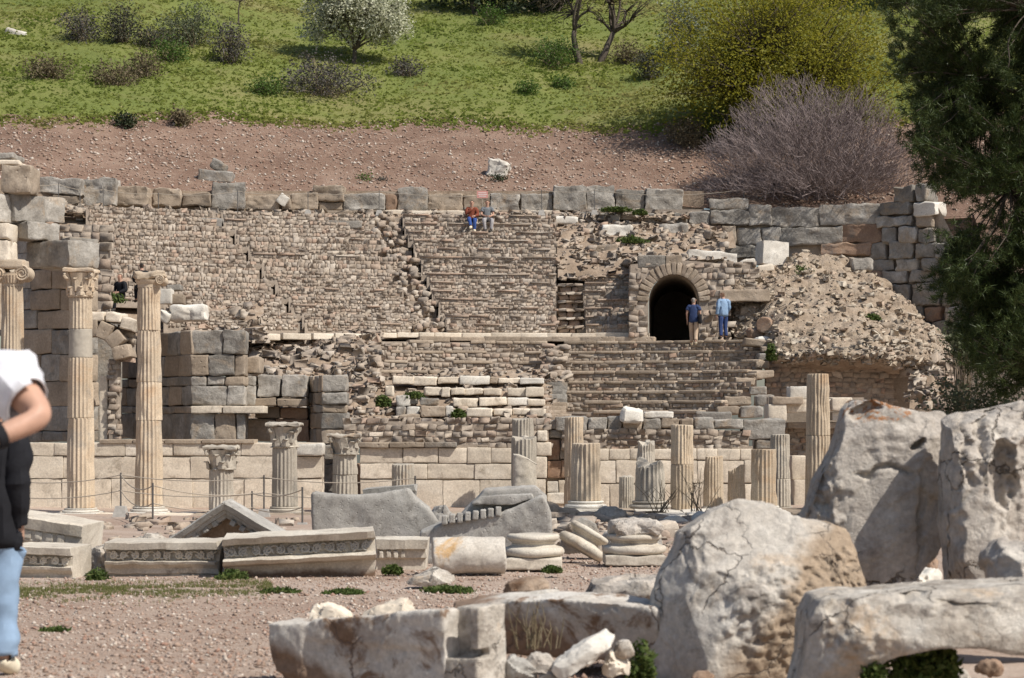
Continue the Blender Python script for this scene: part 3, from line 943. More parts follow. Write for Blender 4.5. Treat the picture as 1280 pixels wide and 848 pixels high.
# collapsed left end of the lower rows
leftslope, VLL = strip_slope('collapsed_slope', 296, 470, [(540, 58.6), (500, 60.4), (468, 62.4), (440, 64.6), (424, 66.4), (418, 67.3)], M['earth'], .25, .9, 70, 50, theatre, seed=6)
scatter_on(VLL, 1100, .05, .21, 'fallen_stones', M['rubble'], leftslope)
leftup, VLU = strip_slope('broken_ledge', 110, 330, [(425, 63.5), (412, 64.4), (398, 65.6), (378, 66.5)], M['earth'], .22, .9, 70, 26, theatre, seed=9)
scatter_on(VLU, 420, .05, .2, 'fallen_stones', M['rubble'], leftup)
# tumbled grey blocks that end the right lower wedge
for (xa, xb, ya, yb, Y) in ((930, 966, 424, 434, 65), (948, 972, 441, 450, 64.5), (944, 962, 452, 461, 64), (935, 968, 463, 473, 63.3), (920, 945, 473, 482, 62.6), (938, 960, 484, 494, 62),
                            (905, 940, 496, 507, 61.2), (895, 925, 508, 519, 60.5), (925, 955, 508, 522, 60.4), (946, 968, 494, 508, 61), (870, 915, 515, 526, 59.6), (952, 970, 432, 441, 64.8)):
    block_px(xa, xb, ya, yb, Y, .7, M['tan_block'] if rng.random() < .6 else M['grey_block'], 'end_block', theatre, .07, .05, tilt=rng.uniform(-.1, .1))
# ------------------------------------------------------------------ retaining wall of big blocks above the seats
def backing(name, pts, mat, parent, thick=.3):
    """vertical slab through photo points (px, Y, ytop, ybottom)"""
    V = []; Fc = []
    for (px, Y, yt, yb) in pts:
        a, b = P(px, yt, Y), P(px, yb, Y)
        V += [tuple(a), tuple(b), (b.x, b.y + thick, b.z), (a.x, a.y + thick, a.z)]
    for i in range(len(pts) - 1):
        q = i * 4
        for k in range(4): Fc.append([q + k, q + (k + 1) % 4, q + 4 + (k + 1) % 4, q + 4 + k])
    Fc.append([3, 2, 1, 0]); n = (len(pts) - 1) * 4; Fc.append([n, n + 1, n + 2, n + 3])
    return link_mesh(name, V, Fc, mat, parent)

def wallY(px, r=22.35): return rowY(r, rowX(px, r))
rw = thing('retaining_wall', 'long row of big weathered blocks between the seats and the gravel bank', 'stone wall', (XC, 76, 9.3))
RW = [(44, 102, 222, 243, 'grey'), (66, 98, 245, 263, 'tan'), (104, 145, 223, 257, 'grey'), (147, 186, 234, 257, 'tan'), (191, 225, 236, 258, 'tan'), (228, 263, 241, 258, 'tan'),
      (265, 305, 229, 262, 'grey'), (308, 350, 244, 263, 'tan'), (351, 363, 244, 263, 'tan'), (364, 397, 241, 263, 'tan'), (392, 430, 232, 252, 'tan'), (398, 428, 253, 263, 'tan'),
      (430, 481, 242, 263, 'grey'), (482, 496, 243, 264, 'red'), (497, 534, 234, 264, 'grey'), (535, 579, 242, 265, 'tan'), (580, 612, 243, 266, 'tan'), (612, 650, 242, 265, 'grey'),
      (651, 690, 242, 265, 'grey'), (691, 733, 232, 263, 'grey'), (734, 769, 232, 263, 'grey'), (770, 806, 237, 263, 'grey'), (807, 854, 236, 264, 'grey')]
for (a, b, c, d, m) in RW:
    block_px(a, b, c, d, wallY((a + b) / 2) - .02, .8, M[m + '_block'], 'block', rw, .07, .075, .006, .1, 2.2, rotz=rng.uniform(-.08, .08), tilt=rng.uniform(-.025, .025))
backing('earth_backing', [(px, wallY(px, 22.6), 239 - max(0, 240 - px) * .06, 275) for px in range(-40, 901, 40)], M['earth'], rw, .3)
# base slabs under the blocks
for (a, b) in ((112, 150), (150, 200), (365, 400), (400, 440), (440, 475), (476, 540), (540, 580), (620, 660), (660, 700)):
    block_px(a, b, 263, 271 + rng.uniform(-1, 2), wallY((a + b) / 2, 22.1), .6, M['cream'] if rng.random() < .5 else M['tan_block'], 'base_slab', rw, .04, .03)
# loose things on and near that wall
def loose(name, label, cat, x0, x1, y0, y1, Y, depth, mat, b=.05, amp=.05, rotz=0, tilt=0, fine=False, ns=2.0, group=None):
    o = block_px(x0, x1, y0, y1, Y, depth, mat, name, None, b, amp, 0, 0, ns, rotz, tilt, fine)
    return tag(o, label, cat, group)
loose('fallen_block', 'flat grey block lying tilted on top of the retaining wall at the left', 'stone block', 247, 290, 213, 228, 76.3, .9, M['grey_block'], .08, .05, tilt=.08)
loose('stone_shard', 'pointed pale shard on the flat grey block above the retaining wall', 'stone', 262, 283, 201, 214, 76.6, .5, M['grey_block'], .1, .07, tilt=.5)
p = on_hill(622, 222)
loose('white_rock', 'single pale pointed rock alone on the gravel bank', 'rock', 609, 637, 199, 223, p.y, .6, M['white'], .18, .14, tilt=.35, fine=True)
loose('marble_fragment', 'small white triangular fragment leaning on the retaining wall', 'stone', 347, 360, 243, 257, wallY(353) - .35, .2, M['white'], .04, .05, tilt=.6)
loose('moulded_slab', 'grey moulded slab stuck in the upper left of the seats', 'stone slab', 250, 277, 273, 284, rowY(21, rowX(263, 21)) - .35, .7, M['carved_grey'], .02, .012)
loose('moulded_slab', 'long narrow grey slab lying on the top seat row', 'stone slab', 411, 452, 276, 285, rowY(21, rowX(430, 21)) - .4, .7, M['grey_block'], .02, .015)
loose('white_block', 'white squarish boulder on the eroded slope below the retaining wall', 'boulder', 753, 791, 281, 304, 74.3, .9, M['white'], .14, .07, tilt=.05, fine=True)
loose('flat_boulder', 'flat pale boulder at the right end of the top seat row', 'boulder', 689, 722, 270, 281, 75.4, .8, M['white'], .1, .06)
loose('flat_boulder', 'slanting grey slab half buried in the eroded slope', 'stone slab', 732, 772, 306, 318, 72.9, .8, M['tan_block'], .08, .05, tilt=-.08)
loose('rounded_boulder', 'rounded grey boulder below the second row of wall blocks', 'boulder', 825, 859, 279, 305, 74.6, .9, M['grey_block'], .2, .1, fine=True)
p = on_hill(20, 46)
loose('white_slab', 'white stone lying in the meadow at the far left', 'stone', 6, 33, 37, 47, p.y, .5, M['white'], .1, .07, tilt=.25)

# ---- second course and outer wall at the right
ow = thing('outer_wall', 'tall curved wall of dark grey blocks behind the rubble mound', 'stone wall', (12, 74, 5))
OW = [(725, 751, 266, 281, 'grey'), (752, 774, 267, 281, 'grey'), (775, 800, 267, 281, 'grey'), (801, 821, 266, 283, 'grey'), (822, 842, 266, 280, 'tan'), (843, 862, 266, 281, 'grey'), (863, 889, 265, 281, 'grey'),
      (890, 938, 262, 281, 'grey'), (889, 937, 248, 262, 'grey'), (938, 966, 256, 282, 'grey'), (862, 903, 281, 308, 'red'), (903, 921, 283, 307, 'tan'), (922, 953, 285, 307, 'grey'), (953, 980, 283, 306, 'grey'),
      (900, 960, 307, 322, 'grey'), (966, 1028, 259, 284, 'grey'), (1029, 1105, 255, 281, 'grey'), (1106, 1149, 252, 269, 'grey'), (1150, 1180, 252, 269, 'white'), (1102, 1153, 270, 284, 'grey'),
      (1154, 1177, 268, 284, 'tan'), (1125, 1153, 232, 252, 'grey'), (1153, 1170, 229, 252, 'grey'), (980, 1056, 284, 306, 'grey'), (1057, 1109, 280, 304, 'red'), (1110, 1130, 284, 304, 'grey'), (1131, 1156, 283, 303, 'grey'),
      (1157, 1180, 285, 303, 'grey'), (1030, 1093, 304, 319, 'red'), (1094, 1118, 303, 325, 'grey'), (1119, 1152, 302, 324, 'grey'), (1153, 1182, 304, 322, 'grey'), (1092, 1127, 325, 339, 'grey'), (1128, 1160, 323, 338, 'grey'),
      (1161, 1190, 322, 338, 'grey'), (1075, 1110, 339, 356, 'red'), (1111, 1145, 338, 355, 'grey'), (1146, 1176, 338, 353, 'grey'), (1120, 1148, 356, 382, 'grey'), (1149, 1187, 353, 382, 'grey'), (1188, 1215, 350, 382, 'grey'),
      (1120, 1165, 383, 402, 'grey'), (1166, 1190, 383, 401, 'red'), (1191, 1220, 383, 401, 'grey'), (1154, 1172, 403, 421, 'grey'), (1173, 1198, 402, 421, 'grey'), (1199, 1225, 402, 421, 'grey'), (1168, 1196, 422, 441, 'red'), (1197, 1226, 422, 441, 'grey'),
      (1177, 1215, 304, 322, 'grey'), (1060, 1092, 320, 338, 'grey'), (1100, 1120, 357, 382, 'grey'), (1178, 1206, 442, 462, 'grey'), (1182, 1230, 462, 485, 'tan')]
def oY(px): return float(np.interp(px, [700, 860, 1000, 1100, 1180, 1240], [76.0, 75.4, 75.0, 74.2, 72.2, 70.2]))
for (a, b, c, d, m) in OW:
    if m == 'white': mm = M['white']
    else: mm = M[m + '_block']
    ang = -math.atan2(oY(b) - oY(a), PX(b, 74) - PX(a, 74)) * -1
    block_px(a, b, c, d, oY((a + b) / 2) + rng.uniform(-.05, .05), .9, mm, 'block', ow, .08, .075, .004, .08, 2.2, rotz=ang, tilt=rng.uniform(-.02, .02))
backing('mortar_backing', [(px, oY(px) + .25, 262, 330) for px in (725, 800, 860, 930, 1000)] + [(px, oY(px) + .25, 257, 470) for px in (1060, 1110, 1150, 1172)] + [(1196, oY(1196) + .25, 305, 470), (1240, oY(1240) + .25, 340, 470), (1330, oY(1240) + .25, 380, 470)], M['mortar'], ow, .4)
loose('carved_block', 'pale dressed block resting against the dark outer wall beside the mound', 'stone block', 950, 984, 302, 331, 71.8, .8, M['white'], .03, .03, rotz=.25, tilt=.06)
loose('long_block', 'long slanting white block above the arched passage', 'stone block', 860, 921, 314, 334, 69.6, .7, M['white'], .05, .05, tilt=.09)
loose('long_block', 'long grey beam lying beside the walkway right of the passage', 'stone block', 900, 962, 362, 377, 67.6, .7, M['tan_block'], .04, .03, tilt=-.01)
loose('flat_stone', 'small pale flat stone between the white block and the carved block', 'stone', 926, 944, 325, 336, 70.2, .5, M['white'], .08, .06, tilt=-.25)
loose('flat_stone', 'flat cream stone below the carved block on the rubble mound', 'stone', 948, 968, 331, 340, 69.9, .5, M['cream'], .07, .05, tilt=-.2)
loose('upright_stone', 'small upright stone on the mound in front of the dark wall', 'stone', 1065, 1092, 322, 339, 72.2, .5, M['grey_block'], .1, .07)

M['mound'] = stone('rubble_concrete', [(.3, (.26, .195, .14)), (.5, (.345, .27, .20)), (.7, (.42, .345, .265))], 1.8, bump=1.0, bscale=5, bdist=.12, objrand=0, stain=(.30, .23, .16), stain_amt=(.54, .66), stain_scale=3.0)
M['mound_stone'] = stone('bedded_stones', [(.3, (.40, .33, .25)), (.7, (.52, .45, .36))], 1, [(.36, .29, .215), (.43, .36, .28), (.30, .235, .17), (.48, .42, .34), (.37, .265, .195), (.32, .27, .215)], .6, bump=.4, objrand=0)
# ---- rubble mound right of the passage, with its overhanging lip
def mt_(x): return float(np.interp(x, [905, 960, 1000, 1050, 1100, 1140, 1185], [334, 338, 318, 322, 352, 386, 430]))
def mY(x): return float(np.interp(x, [905, 960, 1000, 1050, 1100, 1140, 1185], [69.2, 70.2, 72.6, 72.8, 72.2, 70.5, 67.5]))
def mb_(x): return float(np.interp(x, [905, 950, 972, 1020, 1100, 1150, 1185], [426, 428, 441, 444, 447, 452, 470]))
def mbY(x): return float(np.interp(x, [905, 950, 972, 1020, 1100, 1150, 1185], [68.2, 66.6, 63.6, 63.0, 62.8, 63.2, 64.2]))
mound, VM = strip_slope('rubble_mound', 918, 1188, [lambda x: (mb_(x) + 16, mbY(x) + 1.5), lambda x: (mb_(x) + 9, mbY(x) + .25), lambda x: (mb_(x), mbY(x)),
                                                    lambda x: (mb_(x) * .72 + mt_(x) * .28, mbY(x) * .8 + mY(x) * .2), lambda x: (mb_(x) * .35 + mt_(x) * .65, mbY(x) * .42 + mY(x) * .58),
                                                    lambda x: (mt_(x), mY(x)), lambda x: (mt_(x) + 3, mY(x) + 3)], M['mound'], .42, 1.0, 200, 130, None, seed=12)
tag(mound, 'collapsed mound of pale rubble concrete right of the arched passage', 'rubble mound')
scatter_on(VM[24 * 201:112 * 201], 4200, .015, .12, 'embedded_stones', M['mound_stone'], mound, power=5)
for (a, b, c, d, Y, m) in ((1100, 1122, 404, 418, 66.5, 'tan'), (968, 984, 392, 402, 67.5, 'red'), (1010, 1026, 408, 417, 65.8, 'tan'), (926, 944, 384, 394, 68.2, 'tan'), (1098, 1108, 400, 407, 67, 'grey')):
    block_px(a, b, c, d, Y - .2, .6, M[m + '_block'], 'boulder', mound, .12, .08)
loose('small_boulder', 'round pinkish boulder at the top right corner of the lower steps', 'boulder', 936, 958, 410, 425, 66.2, .6, M['red_block'], .17, .08, fine=True)
V, Fc = rough_box(P(953, 428, 65.6), (.24, .2, .17), .1, .05, 3)
tag(link_mesh('white_stone', V, Fc, M['white'], None, None, True), 'white angular stone at the end of the top lower step', 'stone')
mbd = MB(); c0 = P(953, 407, 66.4); mbd.tube([c0 + Vector((0, -.35, 0)), c0 + Vector((.25, .5, .02))], [.27, .27], 18)
V, N, Q = remeshed(mbd.v, mbd.f, .04)
o = link_mesh('column_drum', weather(V, N, .02, 3, seed=3), Q, M['red_block'], None, None, True)
tag(o, 'short reddish column drum lying on the edge of the rubble mound', 'column drum')

def rubble_wall(name, label, x0, x1, y0, y1, Y, hpx, wpx, mat, thick=.6, parent=None, skip=None, wav=2.0, mort='mortar'):
    root = thing(name, label, 'stone wall', P((x0 + x1) / 2, y1, Y)) if parent is None else parent
    thick = min(thick, .45)
    pts = [(x0 + 3 + (x1 - x0 - 7) * i / 8, Y - .025, y0 + 3, y1) for i in range(9)]
    backing('mortar_core', pts, M[mort], root, thick)
    rows = []
    y = y1
    while y > y0 + hpx * .4:
        h = hpx * rng.uniform(.8, 1.2)
        x = x0 + rng.uniform(0, wpx * .5)
        while x < x1:
            w = wpx * rng.uniform(.55, 1.6)
            xm = x + w / 2; ym = y - h / 2 + wav * noise.noise(Vector((x * .02, y * .05, Y)))
            if xm + w * .3 < x1 + 1 and ym - h * .35 > y0 - 1.5 and not (skip and skip(xm, ym)):
                p = P(xm, ym, Y + rng.uniform(-.03, .03))
                hh = h * rng.uniform(.7, 1.02)
                rows.append((p.x, p.y + .08, p.z, w / F * Y * .47, .13, hh / F * Y * .5, rng.uniform(-.06, .06), rng.uniform(-.1, .1)))
            x += w * 1.02
        y -= h
    stones_mesh('rubble_facing', rows, mat, root, 'stuff', .14, .075)
    return root
rubble_wall('vault_wall', 'rubble wall of pinkish stones under the overhanging lip of the mound', 955, 1121, 452, 530, 64.6, 6.5, 8.5, M['rubble'])
backing('vault_back', [(1085, 67.3, 440, 612), (1200, 66.6, 440, 612), (1345, 65.6, 440, 612)], M['mortar'], tag(thing('hollow_wall', 'shadowed back wall of the hollow right of the vault wall', 'stone wall', P(1140, 520, 66.6)), None), .4)
vs_, VV = strip_slope('vault_pier', 1136, 1182, [(512, 62.4), (470, 63.2), (452, 64.0), (444, 65.4)], M['earth'], .25, 1.3, 26, 26, None, seed=21)
tag(vs_, 'broken rubble pier beside the shrub at the right end of the vault', 'rubble')
scatter_on(VV, 130, .06, .22, 'embedded_stones', M['rubble'], vs_)

rubble_wall('passage_side_wall', 'broken rubble wall right of the arched passage behind the standing person', 893, 948, 328, 428, 69.0, 6.5, 9, M['rubble'], .6)
# ------------------------------------------------------------------ vaulted passage
YF = 67.7
pas = thing('vaulted_passage', 'dark arched stone passage opening onto the walkway', 'archway', P(842, 426, YF))
CXa, CYa, RXa, RYa = 842.0, 377.0, 31.0, 33.0
def arch_pts(n, rx=RXa, ry=RYa):
    return [(CXa - rx * math.cos(math.pi * i / n), CYa - ry * math.sin(math.pi * i / n)) for i in range(n + 1)]
# vault interior
prof = [(CXa - RXa, 431)] + arch_pts(20) + [(CXa + RXa, 431)]
V = []; Fc = []
nP = len(prof)
for (dy) in (0.0, 3.0, 9.0):
    for (x, y) in prof:
        q = P(x, y, YF); V.append((q.x + dy * .09, q.y + dy, q.z))
for k in range(2):
    for i in range(nP - 1): Fc.append([k * nP + i, k * nP + i + 1, (k + 1) * nP + i + 1, (k + 1) * nP + i])
    Fc.append([k * nP + nP - 1, k * nP, (k + 1) * nP, (k + 1) * nP + nP - 1])
Fc.append(list(range(2 * nP, 3 * nP)))
link_mesh('vault', V, Fc, M['mortar'], pas)
# front wall around the opening
V = []; Fc = []
up = [(788, 431), (788, 377)] + [(788 + (908 - 788) * i / 16, 331 - 5 * math.sin(math.pi * i / 16)) for i in range(17)] + [(908, 377), (908, 431)]
inn = [(CXa - RXa - .5, 431), (CXa - RXa - .5, 377)] + [(a, b) for a, b in arch_pts(16, RXa + .5, RYa + .5)] + [(CXa + RXa + .5, 377), (CXa + RXa + .5, 431)]
for (u, i_) in zip(up, inn):
    for dy in (-.02, .75):
        a, b = P(u[0], u[1], YF), P(i_[0], i_[1], YF)
        V += [(a.x, a.y + dy, a.z), (b.x, b.y + dy, b.z)]
for k in range(len(up) - 1):
    a, b = k * 4, k * 4 + 4
    Fc += [[a, a + 1, b + 1, b], [a + 2, b + 2, b + 3, a + 3], [a, b, b + 2, a + 2], [a + 1, a + 3, b + 3, b + 1]]
link_mesh('front_wall', V, Fc, M['mortar'], pas)
NV = 19
for i in range(NV):
    t = math.pi * (i + .5) / NV
    ro = 1.0 + (rng.uniform(-.05, .12))
    rr_ = 15.0 * ro
    cx_, cy_ = CXa - (RXa + rr_ / 2) * math.cos(t), CYa - (RYa + rr_ / 2) * math.sin(t)
    c = P(cx_, cy_, YF)
    wd = math.pi * 38 / NV
    V, Fc = rough_box((c.x, c.y + .2 + rng.uniform(-.03, .03), c.z), (wd / F * YF * .47, .3, rr_ / F * YF * .48), .03, .015, 4, 0, -(t - math.pi / 2) * -1)
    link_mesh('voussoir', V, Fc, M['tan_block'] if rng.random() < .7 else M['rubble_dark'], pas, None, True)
def in_arch(x, y):
    if y > CYa: return abs(x - CXa) < RXa + 4
    return ((x - CXa) / (RXa + 17)) ** 2 + ((y - CYa) / (RYa + 16)) ** 2 < 1
rows = []
y = 429
while y > 330:
    h = 6.5 * rng.uniform(.8, 1.25); x = 786
    while x < 908:
        w = 8.5 * rng.uniform(.6, 1.5); xm, ym = x + w / 2, y - h / 2
        top = 331 - 5 * math.sin(math.pi * (xm - 788) / 120)
        if xm < 806 and ym < 350: top = 345 if xm < 797 else 334
        if not in_arch(xm, ym) and ym > top:
            p = P(xm, ym, YF + rng.uniform(-.04, .04))
            rows.append((p.x, p.y + .08, p.z, w / F * YF * .48, .13, h / F * YF * .48, 0, rng.uniform(-.08, .08)))
        x += w
    y -= h
stones_mesh('rubble_facing', rows, M['rubble'], pas, 'stuff', .14, .075)
for (a, b, c, d, m) in ((797, 832, 319, 335, 'grey'), (832, 853, 319, 334, 'tan'), (795, 811, 418, 428, 'cream')):
    block_px(a, b, c, d, YF - .05, .6, M['cream'] if m == 'cream' else M[m + '_block'], 'cap_block', pas, .05, .03)
# pavement of the walkway in front of the passage
wk = MB()
for i in range(13):
    xa, xb = 735 + i * 19, 735 + i * 19 + 19
    Xm = rowX((xa + xb) / 2, 14.2)
    yy = rowY(13.9, Xm)
    z = PZ(427, rowY(14, XC)) - .03
    block_px(xa, xb, 427, 431, yy + .02, 2.4, M['tan_block'], 'paving_slab', theatre, .02, .012)
# ------------------------------------------------------------------ stage wall (cream slabs, rubble above)
def coursed(root, x0, x1, courses, Y, depth, mats, name, jit=.012, b=.02, amp=.01, core=None, skip=None):
    """courses: (ytop, ybottom, mean width px); mats: list of (material, weight)"""
    if core:
        for (xa, xb, ya, yb) in core: backing('mortar_core', [(xa, Y + .07, ya, yb), (xb, Y + .07, ya, yb)], M['mortar'], root, depth - .1)
    for (ya, yb, wm) in courses:
        x = x0
        while x < x1 - 2:
            w = wm * rng.uniform(.65, 1.4)
            xb = min(x1, x + w)
            if x1 - xb < wm * .3: xb = x1
            if not (skip and skip((x + xb) / 2, (ya + yb) / 2)):
                mt = rng.choices([m for m, _ in mats], [w_ for _, w_ in mats])[0]
                block_px(x, xb, ya + rng.uniform(-.5, .5), yb + rng.uniform(-.4, .4), Y, depth, mt, name, root, b, amp * 1.7, .004, jit * 1.4, 2.0)
            x = xb
YS = 50.0
sL = thing('podium_wall', 'low cream marble wall behind the tall left columns', 'stone wall', P(210, 642, YS))
coursed(sL, 18, 403, [(554, 570, 46), (571, 598, 52), (599, 642, 48)], YS, .7, [(M['cream'], 8), (M['white'], 1)], 'block', core=[(18, 403, 556, 642)])
for (a, b) in ((124, 165), (165, 205), (205, 252), (252, 318)):
    block_px(a, b, 549.5, 555, YS - .06, .8, M['red_block'] if rng.random() < .3 else M['tan_block'], 'cap_moulding', sL, .02, .012)
loose('white_block', 'white block perched on the podium wall next to the grey-capped column', 'stone block', 368, 404, 555, 570, YS - .15, .6, M['white'], .06, .03)
sM = thing('stage_wall', 'middle stretch of cream stage wall with a rubble top', 'stone wall', P(545, 642, YS))
coursed(sM, 450, 642, [(560, 579, 40), (580, 599, 46), (600, 642, 44)], YS, .7, [(M['cream'], 1)], 'slab', core=[(450, 642, 556, 642)])
for (a, b) in ((444, 486), (486, 530), (530, 571)):
    block_px(a, b, 553, 560, YS - .12, .9, M['grey_block'] if rng.random() < .5 else M['tan_block'], 'cap_moulding', sM, .03, .015)
rubble_wall('', '', 428, 690, 524, 560, YS + .12, 7.5, 11, M['rubble'], .8, parent=sM)
sR = thing('stage_wall', 'right stretch of cream stage wall behind the group of column stumps', 'stone wall', P(840, 642, YS))
coursed(sR, 738, 941, [(561, 575, 26), (576, 604, 27), (605, 642, 26)], YS, .7, [(M['cream'], 1)], 'slab', core=[(738, 941, 558, 642)])
rubble_wall('', '', 700, 940, 537, 563, YS + .1, 6.2, 9.5, M['rubble'], .8, parent=sR)
for (a, b, c, d, m) in ((694, 735, 521, 540, 'grey'), (735, 760, 522, 538, 'grey'), (760, 778, 521, 537, 'grey'), (778, 803, 521, 537, 'tan'), (803, 826, 522, 538, 'grey'), (826, 850, 523, 536, 'tan'), (850, 868, 524, 537, 'tan'),
                        (868, 893, 522, 537, 'grey'), (893, 930, 524, 536, 'grey'), (928, 982, 524, 550, 'grey'), (945, 981, 550, 563, 'grey')):
    block_px(a, b, c, d, YS + .1, .8, M[m + '_block'], 'top_block', sR, .06, .04)
for (a, b, c, d) in ((780, 818, 513, 524), (740, 800, 519, 523)):
    pass
loose('white_rubble', 'pale broken boulder on top of the right stage wall', 'boulder', 777, 804, 511, 529, YS - .15, .5, M['white'], .12, .08, tilt=.15)
loose('white_rubble', 'flat whitish slab on the right stage wall above the tallest stump', 'stone slab', 806, 842, 515, 523, YS + .1, .6, M['white'], .05, .03)
# doorway between the two stretches
dw = thing('doorway', 'narrow stage doorway filled with brown and cream blocks', 'doorway', P(690, 642, YS))
for (a, b, c, d, m) in ((671, 684, 538, 552, 'cream'), (670, 690, 553, 570, 'cream'), (668, 684, 571, 598, 'cream'), (666, 682, 599, 640, 'cream'), (684, 700, 549, 575, 'red'), (700, 708, 552, 574, 'grey'), (684, 702, 576, 598, 'red'), (702, 712, 575, 598, 'red'),
                        (686, 716, 525, 537, 'grey'), (686, 708, 538, 548, 'grey'), (684, 698, 602, 616, 'white'), (698, 722, 600, 620, 'cream'), (684, 710, 616, 630, 'white'), (706, 740, 540, 642, 'tan'), (684, 714, 630, 642, 'cream')):
    mm = M[m] if m in ('cream', 'white') else M[m + '_block']
    block_px(a, b, c, d, YS + (0 if a < 684 else .25), .7, mm, 'block', dw, .03, .02)
backing('mortar_core', [(664, YS + .4, 528, 642), (740, YS + .4, 528, 642)], M['mortar'], dw, .5)
# right-hand remains: beam on blocks, shadow below it
bR = thing('beam_wall', 'white lintel beams over a dark gap behind the tallest right column', 'stone wall', P(1010, 600, 52))
for (a, b, c, d, Y, m) in ((983, 1012, 499, 516, 52, 'cream'), (1040, 1066, 497, 514, 52, 'cream'), (1012, 1040, 499, 515, 52.1, 'cream'), (988, 1012, 483, 499, 52.2, 'white'), (960, 984, 505, 526, 51.8, 'cream'), (965, 1004, 496, 506, 51.8, 'tan'),
                           (992, 1012, 600, 642, 51, 'cream'), (990, 1010, 570, 600, 51.2, 'cream'), (985, 1062, 528, 536, 52.3, 'tan'), (1040, 1062, 515, 526, 52.2, 'white')):
    block_px(a, b, c, d, Y, .8, M[m] if m in ('cream', 'white') else M[m + '_block'], 'block', bR, .03, .02)
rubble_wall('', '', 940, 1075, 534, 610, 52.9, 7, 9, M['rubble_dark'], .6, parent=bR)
backing('dark_gap', [(960, 53.3, 497, 600), (1080, 53.3, 497, 600)], M['mortar'], bR, .3)

# ------------------------------------------------------------------ left gate wall and the analemma piers
def angled_wall(root, corner, Y, x_left, courses, dY, depth, mat_front, mat_side, x_right, name='block'):
    pick = lambda m: M['tan_block'] if rng.random() < .4 else m
    """front face from the corner to x_right at distance Y; side face running back from the corner to x_left at distance Y + dY"""
    for (ya, yb, wl, wr) in courses:
        x = corner
        while x < x_right - 2:
            xb = min(x_right, x + wr * rng.uniform(.7, 1.3))
            if x_right - xb < wr * .3: xb = x_right
            block_px(x, xb, ya, yb, Y, depth, pick(mat_front), name, root, .05, .045, .003, .04)
            x = xb
        # side
        A = P(corner, ya, Y); zt, zb = PZ(ya, Y), PZ(yb, Y)
        B = Vector((PX(x_left, Y + dY), Y + dY, 0))
        L = math.hypot(B.x - A.x, B.y - A.y); n = max(1, int(round(L / (wl / F * Y * 1.35))))
        ang = math.atan2(B.y - A.y, B.x - A.x)
        nrm = Vector((-math.sin(ang), math.cos(ang), 0))
        if nrm.y < 0: nrm = -nrm
        cuts = [0] + sorted(rng.uniform(.1, .9) for _ in range(n - 1)) + [1] if n > 1 else [0, 1]
        cuts = [i / n + (rng.uniform(-.12, .12) / n if 0 < i < n else 0) for i in range(n + 1)]
        for t0, t1 in zip(cuts[:-1], cuts[1:]):
            m = Vector((A.x, A.y, 0)).lerp(Vector((B.x, B.y, 0)), (t0 + t1) / 2) + nrm * (depth / 2 + rng.uniform(-.015, .015))
            V, Fc = rough_box((m.x, m.y, (zt + zb) / 2), (L * (t1 - t0) / 2 - .008, depth / 2, (zt - zb) / 2 - .003), .04, .035, 2, ang)
            link_mesh(name, V, Fc, pick(mat_side), root, None, True)
aw = thing('side_wall', 'grey block wall beside the gate, its left face in shadow', 'stone wall', P(238, 552, 52))
angled_wall(aw, 239, 52.3, 146, [(413, 443, 28, 46), (443.5, 470, 34, 28), (470.5, 482, 30, 22), (482.5, 507, 26, 38), (507.5, 516.5, 40, 40), (517, 551, 50, 36)], 4.6, .8, M['grey_block'], M['grey_block'], 306)
for (a, b) in ((238, 278), (278, 330)):
    block_px(a, b, 507.5, 517, 52.15, .9, M['cream'], 'ledge_slab', aw, .02, .012)
for (a, b, c, d, m) in ((306, 325, 446, 467, 'tan'), (306, 320, 482, 507, 'grey'), (296, 320, 470, 482, 'grey'), (321, 350, 469, 497, 'grey'), (352, 383, 469, 497, 'grey'), (306, 346, 497, 508, 'tan'), (346, 384, 498, 508, 'tan'),
                        (318, 350, 508, 523, 'tan'), (302, 345, 524, 552, 'tan'), (345, 386, 524, 552, 'red'), (350, 384, 509, 524, 'red')):
    block_px(a, b, c, d, 53.0 + (.5 if c > 505 else 0), .9, M[m + '_block'], 'block', aw, .05, .035)
pier = thing('broken_pier', 'short dark pier of stacked blocks behind the white perched block', 'stone pier', P(410, 570, 51.8))
angled_wall(pier, 402, 52.0, 383, [(469, 490, 20, 34), (490.5, 506, 20, 30), (506.5, 516, 20, 36), (516.5, 536, 24, 30), (536.5, 556, 24, 26), (556.5, 580, 24, 24), (580.5, 625, 24, 24)], 2.2, .7, M['grey_block'], M['grey_block'], 434)
rows_extra = [(427, 453, 523, 536, 'grey'), (427, 456, 537, 548, 'tan'), (430, 450, 580, 625, 'red'), (404, 420, 557, 575, 'grey')]
for (a, b, c, d, m) in rows_extra: block_px(a, b, c, d, 51.0, .7, M[m + '_block'], 'block', pier, .05, .03)

gate = thing('gate_wall', 'massive shadowed gate wall of dark blocks at the left edge', 'stone gate', P(80, 552, 54))
